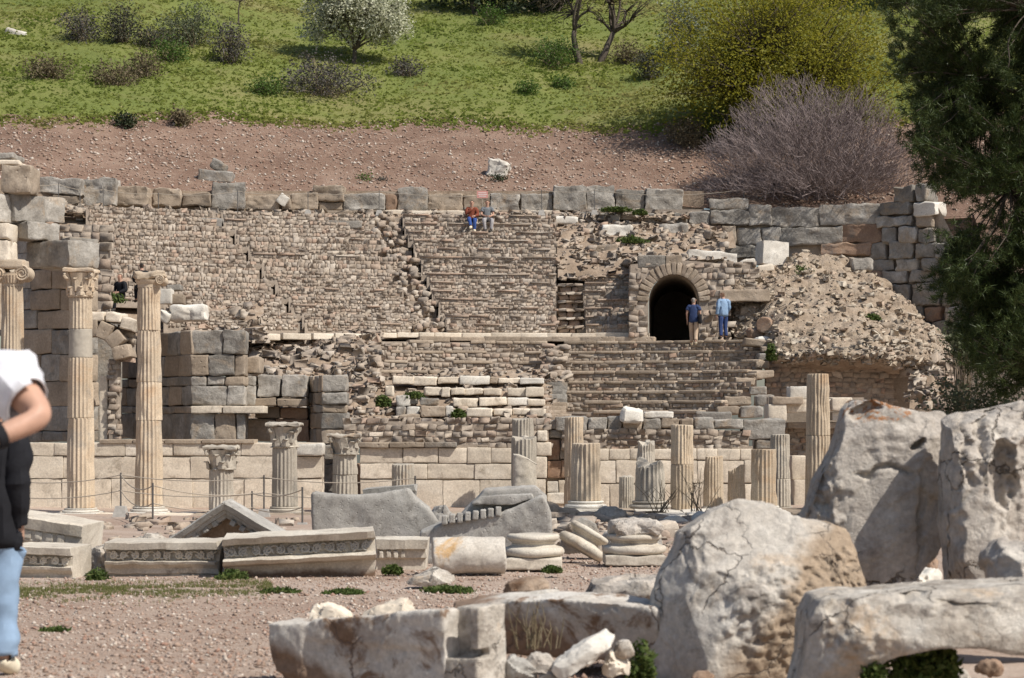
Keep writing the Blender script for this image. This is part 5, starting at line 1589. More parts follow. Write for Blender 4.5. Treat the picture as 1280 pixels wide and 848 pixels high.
# attic bases
def fallen_base(label, px, Y, y0, y1, wpx, tilt=0, rotz=0, mat='carved', plinth=True, top=False):
    c = P(px, y1, Y); h = PZ(y0, Y) - PZ(y1, Y); R = wpx / 2 / F * Y
    root = thing('column_base', label, 'column base', c)
    def prof():
        pr = []
        for i in range(9):
            a = -math.pi / 2 + math.pi * i / 8; pr.append((R * .92 + h * .13 * math.cos(a), h * .47 + h * .13 * math.sin(a)))
        for i in range(1, 7):
            a = math.pi * i / 7; pr.append((R * .86 - h * .11 * math.sin(a), h * .60 + h * .17 * i / 7))
        for i in range(9):
            a = -math.pi / 2 + math.pi * i / 8; pr.append((R * .80 + h * .09 * math.cos(a), h * .87 + h * .09 * math.sin(a)))
        return pr
    Rm = Matrix.Translation(c) @ Matrix.Rotation(rotz, 4, 'Z') @ Matrix.Rotation(tilt, 4, 'Y')
    mb = MB(); mb.lathe((0, R, 0), prof(), 48)
    V = [Rm @ (Vector(v) + noise.noise_vector(Vector(v) * 6 + c) * .01) for v in mb.v]
    link_mesh('moulding', V, mb.f, M[mat], root, None, True)
    if plinth:
        V, Fc = rough_box((0, R, h * .165), (R * .98, R * .98, h * .17), .02, .012, 5, fine=True)
        link_mesh('plinth', [Rm @ Vector(v) for v in V], Fc, M[mat], root, None, True)
    if top:
        V, Fc = rough_box((.02, R, h * 1.12), (R * .78, R * .78, h * .24), .12, .06, 4, fine=True)
        link_mesh('broken_top', [Rm @ Vector(v) for v in V], Fc, M['fore_lichen'], root, None, True)
    return root
fallen_base('weathered attic column base on a square plinth right of the lying drum', 667, 21.2, 668, 713, 73)
fallen_base('column base on a plinth with a broken rough top beside the big boulder', 795, 22.3, 668, 708, 78, top=True)
fallen_base('tilted half-buried column base between two upright bases', 722, 23.2, 656, 704, 56, tilt=.55, rotz=.2, plinth=False)
def rock(name, label, outline, Y, depth, mat, vox, amp, ns, chip, cs, seed, scales=None, cat='boulder', lean=0.0, shift=(0, 0), facets=14, cuts=(), dents=(), rough=(), yaw=0.0, dyf=1.0):
    V, Fc = loft_rock(outline, Y, depth, scales or ((-.5, .76), (-.28, .95), (0.05, 1.0), (.5, .8)), lean, shift)
    if yaw:
        xm = sum(v[0] for v in V) / len(V); V = [(x, y - (x - xm) * yaw, z) for x, y, z in V]
    V, N, Q = remeshed(V, Fc, vox)
    if facets: V = facet(V, facets, .02, .13, seed)
    for (cx_, cy_, dy_, nx_, ny_, nz_) in cuts:           # flat breaks
        q = P(cx_, cy_, Y); n_ = Vector((nx_, ny_, nz_)).normalized(); nn_ = np.array(n_)
        pr = V @ nn_ - (q + Vector((0, dy_ * dyf, 0))).dot(n_); k = pr > 0
        V[k] -= nn_[None] * (pr[k] * .95)[:, None]
    V = weather(V, N, amp, ns, chip, cs, seed)
    px_ = V[:, 0] / V[:, 1] * F + 640; py_ = HOR - (V[:, 2] - CZ) / V[:, 1] * F
    front = N[:, 1] < .25
    for (cx_, cy_, rx_, ry_, dep_) in dents:              # hollows and cracks
        wx_ = np.array([noise.noise(Vector(v) * 5) * 16 + noise.noise(Vector(v) * 14) * 7 for v in V]); wy_ = np.array([noise.noise(Vector(v) * 5 + Vector((9, 4, 0))) * 16 + noise.noise(Vector(v) * 14 + Vector((9, 4, 0))) * 7 for v in V])
        r_ = ((px_ + wx_ - cx_) / rx_) ** 2 + ((py_ + wy_ - cy_) / ry_) ** 2
        V[:, 1] += np.where(front, dep_ * np.clip(1.25 - r_, 0, 1) ** .6, 0)
    for (cx_, cy_, rx_, ry_, a_, s_) in rough:            # rough quarried patches
        w_ = np.clip(1.3 - ((px_ - cx_) / rx_) ** 2 - ((py_ - cy_) / ry_) ** 2, 0, .5) * 2
        for i in np.nonzero((w_ > 0) & front)[0]:
            v_ = Vector(V[i])
            V[i][1] += a_ * w_[i] * (fbm(v_ * s_, 4) * .8 + .35 * noise.noise(v_ * s_ * 3.1))
    return tag(link_mesh(name, V, Q, mat, None, None, True), label, cat)
rock('round_stone', 'round-topped blue-grey stone behind the tilted base', [(700, 690), (703, 662), (714, 651), (730, 648), (745, 655), (752, 672), (752, 690)], 24.5, .5, M['grey_block'], .035, .03, 3, 0, 3, 7, cat='stone')
rock('round_stone', 'low pale grey stone behind the plinth with the broken top', [(752, 690), (755, 668), (775, 655), (800, 650), (826, 656), (832, 690)], 25.5, .6, M['carved_grey'], .035, .03, 3, .03, 4, 8, cat='stone')
rock('flat_stone', 'small flat pointed white stone in front of the lying drum', [(507, 729), (520, 718), (545, 708), (562, 715), (571, 724), (556, 730), (530, 732)], 18.7, .35, M['fore_white'], .015, .012, 6, .01, 8, 9, cat='stone')
rock('white_fragment', 'broken white marble lump between the two scroll-carved cornice blocks', [(108, 716), (110, 690), (122, 681), (137, 684), (140, 716)], 21.4, .4, M['fore_white'], .02, .02, 5, .02, 6, 10, cat='stone')
rock('white_fragment', 'low white lump behind the straight cornice block', [(160, 690), (172, 674), (185, 666), (206, 668), (212, 690)], 23.0, .4, M['fore_white'], .025, .02, 5, .02, 6, 11, cat='stone')
rock('grey_fragment', 'small grey lump between the grey slab and the sloped cornice', [(535, 660), (540, 632), (556, 630), (566, 645), (566, 660)], 25, .4, M['carved_grey'], .03, .02, 4, .02, 5, 12, cat='stone')
for i, (x, y, w, h, Y, lab) in enumerate(((690, 640, 34, 26, 42.5, 'brown boulder below the broad stump at the doorway'), (668, 652, 26, 18, 36, 'small pale boulder right of the sloped cornice'), (842, 652, 40, 16, 40, 'flat pale stone at the foot of the two-drum stump'),
                                          (880, 646, 34, 12, 41, 'narrow pale kerb stone left of the big boulder top'), (762, 640, 40, 14, 40, 'flat grey slab below the broad stump base'), (918, 642, 30, 12, 40, 'small grey stone peeping over the big boulder'))):
    rock('low_stone', lab, [(x - w / 2, y + h / 2 + 8), (x - w / 2 + 2, y - h * .1), (x - w * .25, y - h / 2), (x + w * .2, y - h / 2 + 1), (x + w / 2, y), (x + w / 2, y + h / 2 + 8)], Y, .6, M['white'] if i in (1, 2, 3) else M['grey_block'] if i in (4, 5) else M['tan_block'], .05, .03, 3, .03, 4, 30 + i, cat='stone')

# ------------------------------------------------------------------ foreground boulders and blocks
rock('boulder', 'big pale broken boulder in the foreground, rough brown on its lower right', [(808, 856), (804, 800), (812, 758), (824, 718), (840, 690), (848, 668), (866, 656), (888, 640), (925, 628), (966, 632), (1000, 650), (1045, 656), (1074, 668), (1084, 690),
      (1081, 740), (1062, 800), (1044, 856)], 10.7, .9, M['boulder_big'], .0135, .012, 3.6, .010, 3.4, 1, ((-.5, .86), (-.42, .95), (-.1, 1.0), (.3, .98), (.5, .88)), lean=.15, facets=10,
     cuts=((870, 740, -.33, -.42, -.88, .22), (960, 690, -.26, -.05, -.72, .68), (1030, 676, -.2, .2, -.6, .78), (940, 760, -.42, .12, -.98, -.1), (1040, 740, -.36, .5, -.86, .0), (835, 790, -.2, -.8, -.6, .0), (850, 680, -.2, -.6, -.5, .6)),
     dents=((870, 690, 16, 30, .03), (905, 742, 26, 20, .03)), rough=((1000, 770, 95, 78, .032, 19), (1064, 712, 26, 30, .03, 21)))
rock('boulder', 'tall grey upright boulder with orange lichen on its tip', [(1004, 800), (1001, 655), (1014, 622), (1022, 600), (1040, 568), (1050, 540), (1058, 512), (1070, 499), (1092, 500), (1112, 507), (1128, 509), (1150, 514), (1180, 514), (1190, 530), (1186, 560), (1178, 620), (1172, 680), (1140, 722), (1128, 800)],
     12.2, .5, M['fore_lichen'], .0145, .014, 3.2, .010, 3.2, 2, ((-.5, .93), (-.42, .98), (0, 1.0), (.4, 1.0), (.5, .95)), lean=.10, facets=9, dyf=.66,
     cuts=((1090, 600, -.30, -.12, -.98, .12), (1040, 600, -.26, -.62, -.76, .15), (1160, 600, -.28, .42, -.88, .05), (1100, 512, -.2, .0, -.6, .8), (1110, 700, -.34, .05, -.97, -.15)),
     dents=((1142, 552, 7, 6, .10), (1105, 592, 34, 4, .05), (1078, 512, 14, 9, .08), (1030, 640, 5, 60, .04), (1150, 650, 6, 60, .04)), rough=((1030, 650, 24, 80, .05, 12), (1130, 560, 50, 40, .02, 10)))
rock('boulder', 'tall split grey boulder at the right edge of the picture', [(1192, 800), (1188, 700), (1182, 650), (1182, 600), (1186, 560), (1190, 503), (1215, 500), (1236, 502), (1262, 500), (1340, 500), (1345, 800)],
     11.6, .5, M['fore_grey'], .0145, .016, 3.0, .012, 3.0, 3, ((-.5, .95), (-.42, .985), (0, 1.0), (.4, 1.0), (.5, .95)), lean=.04, facets=9, dyf=.58,
     cuts=((1215, 600, -.36, -.10, -.98, .1), (1188, 640, -.30, -.85, -.5, .05), (1290, 600, -.40, .12, -.98, .05), (1240, 560, -.36, .55, -.83, .0), (1250, 505, -.2, .1, -.5, .85)),
     dents=((1254, 596, 18, 40, .14), (1226, 545, 5, 70, .06), (1205, 570, 4, 60, .04), (1196, 690, 8, 60, .07)), rough=((1290, 620, 40, 120, .04, 9), (1220, 560, 50, 60, .03, 12)))
rock('long_slab', 'long broken marble slab lying across the lower right corner', [(988, 870), (1000, 815), (1006, 770), (1020, 747), (1060, 741), (1140, 737), (1230, 731), (1335, 727), (1335, 806), (1260, 812), (1210, 800), (1150, 798), (1112, 808), (1070, 824), (1036, 870)],
     9.3, .75, M['fore_white'], .0125, .008, 4.5, .007, 4.0, 4, ((-.5, .97), (-.44, .995), (0, 1.0), (.5, .96)), cat='stone slab', lean=.22, facets=8,
     cuts=((1040, 780, -.28, -.6, -.78, .1), (1100, 760, -.34, .0, -.93, .36), (1200, 790, -.36, .06, -.99, .1), (1070, 800, -.33, -.15, -.9, -.35), (1150, 745, -.25, 0, -.35, .93)),
     dents=((1046, 760, 18, 16, .05), (1150, 748, 18, 9, .06), (1210, 756, 44, 8, .03)), rough=((1210, 758, 60, 18, .025, 16), (1070, 800, 40, 30, .03, 12)))
rock('boulder', 'dark rounded lump on the slab at the right edge', [(1236, 745), (1238, 700), (1252, 680), (1275, 674), (1320, 680), (1330, 745)], 10.4, .5, M['fore_grey'], .018, .03, 3, .03, 4, 5, cat='stone')
rock('brick_shard', 'reddish banded shard in the gap between the two tall boulders', [(1148, 720), (1150, 695), (1160, 685), (1172, 700), (1172, 722)], 14.5, .3, M['red_block'], .02, .015, 6, .01, 8, 6, cat='stone')
rock('white_fragment', 'white fragment in the gap between the two tall boulders', [(1140, 745), (1142, 712), (1158, 709), (1176, 715), (1178, 745)], 13.4, .3, M['white'], .02, .02, 6, .02, 8, 16, cat='stone')
# moulded block with the sunlit notched end
mblk = thing('moulded_block', 'soil-stained moulded marble block with a sunlit notched right end', 'stone block', P(480, 850, 10.0))
mA, mAng = Vector((PX(350, 10.41), 10.41, .03)), math.radians(32)
mu, mw = Vector((math.cos(mAng), -math.sin(mAng), 0)), Vector((math.sin(mAng), math.cos(mAng), 0))
def mbox(mb, u0, u1, w0, w1, z0, z1, slope=.13, flare=0.0):
    V = []
    for z, k in ((z0, 0), (z1, 1)):
        for (u, w) in ((u0, w0), (u1, w0), (u1, w1), (u0, w1)):
            q = mA + mu * (u - (flare if k and u == u0 else 0)) + mw * w
            V.append((q.x, q.y, z + mA.z + (slope * u if k else 0)))
    mb.add(V, [[0, 3, 2, 1], [4, 5, 6, 7], [0, 1, 5, 4], [1, 2, 6, 5], [2, 3, 7, 6], [3, 0, 4, 7]])
mb = MB(); mbox(mb, 0, 1.06, 0, .27, -.12, .355, .12); mbox(mb, -.03, .17, -.02, .25, .1, .37, .05, .05); mbox(mb, .2, 1.06, -.012, .1, .30, .372, .12)
V, N, Q = remeshed(mb.v, mb.f, .014)
link_mesh('body', weather(V, N, .012, 4.5, .006, 5, 13), Q, M['block_dirt_shade'], mblk, None, True)
mb = MB(); mbox(mb, 1.04, 1.25, .0, .27, -.12, .235, .02); mbox(mb, 1.04, 1.25, .12, .272, .2, .372, .12); mbox(mb, 1.19, 1.25, .015, .2, .30, .372, .12)
V, N, Q = remeshed(mb.v, mb.f, .012)
link_mesh('notched_end', weather(V, N, .006, 4.5, .003, 5, 14), Q, M['fore_white'], mblk, None, True)
rock('long_block', 'long shaded block with a pale top edge between moulded block and big boulder', [(560, 800), (566, 764), (600, 752), (640, 746), (690, 742), (760, 742), (812, 748), (815, 770), (812, 815), (560, 815)],
     11.2, .6, M['block_dirt_shade'], .016, .012, 4, .008, 4, 14, ((-.5, .99), (-.4, 1.0), (.4, 1.0), (.5, .98)), cat='stone block', lean=-.3, facets=0, yaw=.55)  # brown towards the foot puts the front's shade into the colour
rock('flat_slab', 'low dark slab behind the long shaded block', [(628, 748), (632, 728), (660, 721), (684, 724), (690, 748)], 12.6, .4, M['fore_brown'], .02, .015, 4, .01, 6, 15, cat='stone slab')
rock('flat_slab', 'pale flat slab beside the big boulder behind the long block', [(716, 748), (724, 730), (770, 726), (830, 720), (834, 748)], 12.2, .5, M['fore_grey'], .02, .02, 4, .02, 6, 17, cat='stone slab')
rock('rough_stone', 'cream rough stone lying behind the moulded block at its left', [(386, 786), (390, 764), (404, 756), (424, 757), (440, 768), (444, 786)], 11.3, .3, M['cream'], .014, .02, 6, .02, 8, 18, cat='stone')
rock('rough_stone', 'cream rough stone behind the moulded block near its middle', [(440, 788), (452, 768), (476, 758), (506, 752), (520, 766), (520, 788)], 11.2, .3, M['cream'], .014, .02, 6, .02, 8, 19, cat='stone')
rock('white_slab', 'leaning white marble slab at the bottom between block and boulder', [(690, 838), (694, 828), (730, 802), (758, 789), (770, 797), (766, 806), (742, 826), (700, 850)], 9.9, .22, M['white'], .012, .008, 7, .008, 8, 20, ((-.5, .94), (-.3, 1.0), (.4, 1.0), (.5, .95)), cat='stone slab')
for i, (x, y, w, h, mt, lab) in enumerate(((676, 828, 40, 22, 'fore_grey', 'grey stone left of the leaning white slab'), (648, 836, 50, 26, 'carved_grey', 'rough grey stone at the foot of the notched block'), (770, 828, 34, 26, 'cream', 'cream stone right of the leaning white slab'),
                                          (690, 846, 36, 14, 'carved_grey', 'low dark stone in front of the leaning white slab'), (780, 810, 26, 16, 'fore_white', 'small pale stone on top of the cream stone'), (560, 842, 30, 14, 'fore_white', 'pebble-like pale stone before the moulded block'),
                                          (1165, 838, 30, 18, 'red_block', 'brown stone under the long slab'), (1236, 834, 34, 16, 'red_block', 'flat brown stone at the bottom right corner'), (1200, 842, 26, 12, 'fore_white', 'small pale stone at the bottom right under the slab'),
                                          (880, 846, 30, 12, 'red_block', 'reddish stone at the foot of the big boulder'))):
    rock('small_stone', lab, [(x - w / 2, y + h * .6), (x - w / 2 + 2, y - h * .1), (x - w * .2, y - h / 2), (x + w * .25, y - h * .42), (x + w / 2, y + h * .1), (x + w * .45, y + h * .6)], 10.0, .16, M[mt], .011, .012, 8, .012, 10, 40 + i, cat='stone')

# broken stones littering the ground between the fallen blocks and the columns
rows = []
for _ in range(520):
    x = rng.uniform(560, 1010); Y = rng.uniform(26, 43.4); s_ = .04 + .17 * rng.random() ** 3
    X = PX(x, Y)
    rows.append((X, Y, ground_z(X, Y) + s_ * .2, s_ * rng.uniform(.8, 1.5), s_, s_ * rng.uniform(.4, .8), rng.uniform(0, 3), rng.uniform(-.3, .3)))
for _ in range(220):
    x = rng.uniform(60, 560); Y = rng.uniform(25, 42); s_ = .03 + .12 * rng.random() ** 3
    X = PX(x, Y)
    rows.append((X, Y, ground_z(X, Y) + s_ * .2, s_ * rng.uniform(.8, 1.5), s_, s_ * rng.uniform(.4, .8), rng.uniform(0, 3), rng.uniform(-.3, .3)))
tag(stones_mesh('loose_rubble', rows, M['rubble'], None, 'stuff', .25, .15), 'broken stones littering the ground before the column stumps', 'rubble')
# ------------------------------------------------------------------ rope barriers
M['post'] = plain('grey_metal_post', (.16, .15, .14), .5, .2, 9, 0, .6)
M['rope'] = plain('rope', (.36, .31, .25), .9, .15, 30)
M['conc_foot'] = plain('concrete_foot', (.36, .34, .31), .95, .15, 12, .2)
def post(px, Y, ytop, ybot, footpx, label, group, cat='barrier post'):
    p = P(px, ybot, Y); zt = PZ(ytop, Y)
    root = thing('barrier_post', label, cat, p, group)
    r = .016 if Y > 60 else .02
    f = footpx / F * Y / 2; hf = f * 1.6
    mb = MB(); mb.tube([(p.x, p.y, p.z + hf * .5), (p.x, p.y, zt)], r, 8); mb.build('pole', M['post'], root, None, True)
    V = [(p.x + sx * f * k, p.y + sy * f * k, p.z + z) for z, k in ((0, 1), (hf, .62)) for sx, sy in ((-1, -1), (1, -1), (1, 1), (-1, 1))]
    link_mesh('foot', V, [[3, 2, 1, 0], [4, 5, 6, 7], [0, 1, 5, 4], [1, 2, 6, 5], [2, 3, 7, 6], [3, 0, 4, 7]], M['conc_foot'], root)
    return p, zt
def rope(points, rad, label, group):
    mb = MB(); pts = []
    for a, b in zip(points[:-1], points[1:]):
        for i in range(9):
            t = i / 8
            q = a.lerp(b, t); q.z -= (b - a).length * .035 * 4 * t * (1 - t)
            pts.append(q)
    mb.tube(pts, rad, 5)
    return tag(mb.build('rope', M['rope'], None), label, 'rope', group)
G1 = 'rope barrier before the left columns'
defs = [(28, 44.0, 600, 648, 12, 'barrier post half hidden behind the foreground couple'), (151, 43.6, 591, 648, 19, 'barrier post on a concrete foot between the two tall left columns'), (191, 38.5, 604, 667, 22, 'taller barrier post standing in front of the column with broken capital'),
        (315, 41.0, 614, 652, 14, 'short barrier post just right of the pediment tip'), (330, 43.6, 594, 650, 17, 'barrier post left of the waist-high capped column'), (378, 38.5, 609, 668, 18, 'barrier post beside the left edge of the grey slab'), (519, 43.6, 595, 648, 14, 'barrier post behind the grey slab near the short stump')]
tops = {}
for d in defs:
    p, zt = post(d[0], d[1], d[2], d[3], d[4], d[5], G1); tops[d[0]] = Vector((p.x, p.y, zt - .05))
def dn(v, z): return Vector((v.x, v.y, v.z - z))
rope([tops[28], tops[151], tops[330], tops[519]], .012, 'upper rope of the rear strand before the left columns', G1)
rope([dn(tops[28], .35), dn(tops[151], .35), dn(tops[330], .35), dn(tops[519], .35)], .012, 'lower rope of the rear strand before the left columns', G1)
rope([tops[151], tops[191], tops[315], tops[378]], .012, 'upper rope of the front strand above the pediment', G1)
rope([dn(tops[151], .35), dn(tops[191], .35), dn(tops[315], .3), dn(tops[378], .35)], .012, 'lower rope of the front strand above the pediment', G1)
G2 = 'rope barrier along the top of the seats'
tp = []
for (px, ytop, ybot, lab) in ((73, 229, 262, 'leftmost barrier post above the seats'), (100, 236, 276, 'barrier post above the seats in front of the first big grey block'), (129, 236, 270, 'barrier post above the seats before the second grey block'), (198, 241, 276, 'barrier post above the seats between two tan blocks'),
                              (297, 238, 272, 'barrier post above the seats before the tall pale block'), (385, 240, 270, 'barrier post above the seats before the narrow tan block'), (474, 238, 270, 'barrier post above the seats near the reddish block'),
                              (677, 237, 270, 'barrier post above the seats before the grey blocks'), (743, 237, 270, 'rightmost barrier post above the seats'), (930, 236, 262, 'thin barrier post above the dark outer wall')):
    Y = wallY(px, 21.75) if px < 900 else 75.6
    p, zt = post(px, Y, ytop, ybot, 9, lab, G2); tp.append(Vector((p.x, p.y, zt - .04)))
rope([P(38, 231, 71)] + tp, .011, 'long rope strung along the top of the seats', G2)
# small pink sign between the two seated people
p = Vector((PX(603, 74.95), 74.95, ZU[14])); zt = PZ(239, 74.95)
M['sign'] = plain('faded_red_sign', (.62, .30, .26), .6, .1, 20)
M['sign_white'] = plain('sign_lettering', (.72, .62, .58), .6, .1, 20)
sg = thing('warning_sign', 'small faded pink sign on a thin pole between the two seated people', 'sign', p)
mb = MB(); mb.tube([p, (p.x, p.y, zt - .1)], .012, 8); mb.build('pole', M['rope'], sg, None, True)
mb = MB(); mb.box(p.x - .21, p.x + .21, p.y - .03, p.y - .014, zt - .27, zt); mb.build('board', M['sign'], sg)
for k, (w, z) in enumerate(((.3, .07), (.34, .135), (.26, .2))):
    mb = MB(); mb.box(p.x - w / 2, p.x + w / 2, p.y - .034, p.y - .0305, zt - z - .018, zt - z + .012); mb.build('text_line', M['sign_white'], sg)
# ------------------------------------------------------------------ plants
M['bark'] = stone('bark', [(.3, (.07, .055, .042)), (.7, (.14, .115, .09))], 6, bump=.6, bscale=20, objrand=.1)
M['twig_purple'] = plain('bare_purple_twigs', (.225, .18, .17), .9, .25, 3)
M['twig_brown'] = plain('dry_brown_twigs', (.20, .155, .105), .9, .3, 4)
M['lf_yellow'] = leafmat('yellow_green_leaves', [(.20, .20, .02), (.27, .255, .028), (.33, .30, .04), (.16, .175, .024)], .6, .5)
M['lf_olive'] = leafmat('grey_green_leaves', [(.085, .10, .05), (.12, .135, .075), (.17, .185, .115)], .6, .25)
M['lf_silver'] = leafmat('silvery_leaves', [(.12, .14, .08), (.19, .21, .14), (.28, .30, .23)], .6, .2)
M['blossom'] = leafmat('white_blossom', [(.56, .56, .40), (.70, .69, .55), (.46, .48, .30)], .8, .35)
M['lf_dark'] = leafmat('dark_shrub_leaves', [(.045, .05, .032), (.07, .072, .05), (.10, .095, .07)], .7, .15)
M['lf_green'] = leafmat('fresh_green_leaves', [(.06, .11, .02), (.09, .155, .03), (.13, .19, .045)], .6, .35)
M['lf_dense'] = leafmat('shade_and_tuft_leaves', [(.018, .03, .012), (.03, .045, .018), (.045, .06, .024)], .6, .1)  # dark leaves of the added canopy shade, also of the low dark tufts
M['lf_brown'] = leafmat('dry_shrub_leaves', [(.13, .105, .06), (.19, .15, .085), (.10, .085, .055)], .8, .2)
M['lf_purple'] = leafmat('purplish_shrub_leaves', [(.09, .08, .075), (.13, .115, .105), (.075, .08, .055)], .8, .15)
M['needle'] = leafmat('pine_needles', [(.03, .05, .012), (.046, .068, .017), (.07, .09, .025)], .5, .15)
M['weed'] = leafmat('weeds', [(.05, .08, .018), (.08, .12, .028), (.13, .15, .045)], .7, .3)
M['drygrass'] = leafmat('dry_grass', [(.30, .24, .15), (.22, .17, .10), (.36, .30, .20)], .9, .3)

def leaf_cloud(name, C, size, mat, parent, per=1, sd=0.0, kind=None, flat=.55):
    C = np.asarray(C, float)
    C = np.repeat(C, per, 0)
    n = len(C)
    if sd is not None: C = C + nrg.normal(0, 1, (n, 3)) * sd
    a = nrg.normal(0, 1, (n, 3)); a[:, 2] *= .7; a /= np.linalg.norm(a, axis=1, keepdims=True)
    b = nrg.normal(0, 1, (n, 3)); b -= (b * a).sum(1, keepdims=True) * a; b /= np.linalg.norm(b, axis=1, keepdims=True)
    s = size * nrg.uniform(.55, 1.3, (n, 1))
    V = np.stack([C - a * s, C + b * s * flat, C + a * s, C - b * s * flat], 1).reshape(-1, 3)
    return link_mesh(name, V, np.arange(n * 4).reshape(-1, 4), mat, parent, kind)

def limb(mb, a, b, r0, r1, bend=.15, k=5, n=5):
    a, b = Vector(a), Vector(b); L = (b - a).length
    o = Vector((rng.uniform(-1, 1), rng.uniform(-1, 1), rng.uniform(-.2, 1))) * L * bend
    pts = []
    for i in range(n + 1):
        t = i / n
        pts.append(a.lerp(b, t) + o * math.sin(math.pi * t) + noise.noise_vector(a + b * t * 2) * L * .03)
    mb.tube(pts, [r0 + (r1 - r0) * i / n for i in range(n + 1)], k)
    return pts

def ell_points(n, c, r, shell=.35, zmin=None):
    out = []
    while len(out) < n:
        v = Vector((rng.gauss(0, 1), rng.gauss(0, 1), rng.gauss(0, 1))).normalized()
        q = rng.random() ** shell
        p = Vector((c[0] + v.x * r[0] * q, c[1] + v.y * r[1] * q, c[2] + v.z * r[2] * q))
        w = noise.noise(p * .9) * .25 + 1
        p = Vector(c) + (p - Vector(c)) * w
        if zmin is not None and p.z < zmin: continue
        out.append(p)
    return out

def crown_tree(name, label, base, trunk_h, trunk_r, ells, nclump, per, leaf, clump_r, lmat, stems=1, cat='tree', extra=None, group=None, twig_r=.02, bark='bark', lean=(0, 0), leafparts=1.0):
    root = thing(name, label, cat, base, group)
    base = Vector(base)
    centers = []
    wsum = sum(e[3] * e[4] * e[5] for e in ells)
    for (ox, oy, oz, rx, ry, rz) in ells:
        centers += ell_points(int(nclump * rx * ry * rz / wsum) + 1, (base.x + ox, base.y + oy, base.z + oz), (rx, ry, rz), .45, base.z + .15)
    mb = MB()
    forks = []
    for s in range(stems):
        a = 2 * math.pi * s / max(1, stems) + rng.random()
        off = Vector((math.cos(a), math.sin(a) * .6, 0)) * (trunk_r * 2.2 if stems > 1 else 0)
        top = base + off * (2.5 if stems > 1 else 1) + Vector((lean[0], lean[1], trunk_h))
        pts = limb(mb, base + off - Vector((0, 0, .3)), top, trunk_r, trunk_r * .62, .06, 8, 6)
        forks.append(top)
    mains = []
    for i in range(9 * stems if stems < 3 else 14):
        c = rng.choice(centers); f = min(forks, key=lambda q: (q - c).length)
        m = f.lerp(c, .55)
        limb(mb, f, m, trunk_r * .45, trunk_r * .2, .12, 6); mains.append((m, trunk_r * .2))
    for c in centers:
        m, r = min(mains, key=lambda q: (q[0] - c).length)
        limb(mb, m, c, min(r, twig_r * 1.6), twig_r * .3, .15, 3, 3)
    mb.build('trunk', M[bark], root, None, True)
    C = np.array([tuple(c) for c in centers])
    if per: leaf_cloud('crown', C, leaf, lmat, root, per, clump_r)
    if extra: leaf_cloud(extra[0], C, extra[1], extra[2], root, extra[3], clump_r * 1.05)
    return root

p = on_hill(443, 82)
crown_tree('blossom_tree', 'small tree full of white blossom on the meadow', p, .75, .15, [(.2, 0, 2.7, 2.3, 2.0, 1.5), (-.7, 0, 3.3, 1.9, 1.6, 1.3), (1.6, 0, 1.9, 1.1, 1.2, .8), (-1.7, 0, 1.6, .8, 1.0, .5)], 280, 18, .07, .2, M['lf_olive'], 1, extra=('blossom', .07, M['blossom'], 78))
p = on_hill(975, 176)
crown_tree('yellow_tree', 'big rounded yellow-green tree behind the bare purple bush', p, 1.0, .2, [(-.2, 0, 3.7, 5.0, 3.6, 3.2), (-1.8, -.5, 2.4, 3.8, 3.0, 2.2), (2.2, -.5, 2.4, 3.4, 2.6, 2.2), (0, .3, 5.2, 3.6, 2.6, 2.0)], 1250, 38, .072, .38, M['lf_yellow'], 4)
p = on_hill(738, 82)
crown_tree('bare_tree', 'dark leaning double-trunked tree with sparse twigs on the meadow', p, 1.7, .2, [(-1.4, 0, 3.2, 2.2, 1.8, 1.3), (1.3, 0, 3.2, 2.2, 1.8, 1.4), (0, 0, 5.0, 2.6, 2, 1.6)], 330, 4, .06, .25, M['lf_brown'], 2, twig_r=.03, lean=(.2, 0))
p = on_hill(300, 32)
crown_tree('sapling', 'thin leafless sapling near the top of the meadow', p, 1.2, .05, [(0, 0, 1.6, .9, .8, .9)], 60, 2, .04, .15, M['lf_brown'], 1, twig_r=.02)
p = on_hill(852, 82)
crown_tree('olive_tree', 'silvery olive tree at the left edge of the yellow-green tree', p, .9, .1, [(.3, .6, 2.2, 1.3, 1.0, 1.5), (-.5, .3, 1.2, .8, .8, .8)], 110, 24, .07, .24, M['lf_silver'], 2)
for (px, py, rx, rz, lab) in ((600, 20, 3.6, 1.9, 'dark foliage standing in for canopy shade at the top of the meadow above the green tuft'), (688, 17, 1.9, 2.0, 'dark foliage standing in for canopy shade at the top edge beside the double-trunked tree'), (1050, 6, 2.8, 1.6, 'dark foliage standing in for canopy shade at the top edge behind the yellow-green tree'), (1160, 4, 3.0, 1.8, 'dark foliage standing in for canopy shade at the top edge beside the pine')):
    p = on_hill(px, py)  # dark foliage added where only the shade under tree canopies lies
    crown_tree('shade_foliage', lab, p, .8, .16, [(0, 0, rz + .15, rx, 1.8, rz)], 220, 26, .11, .3, M['lf_dense'], 2, group='dark foliage standing in for canopy shade along the top of the meadow')

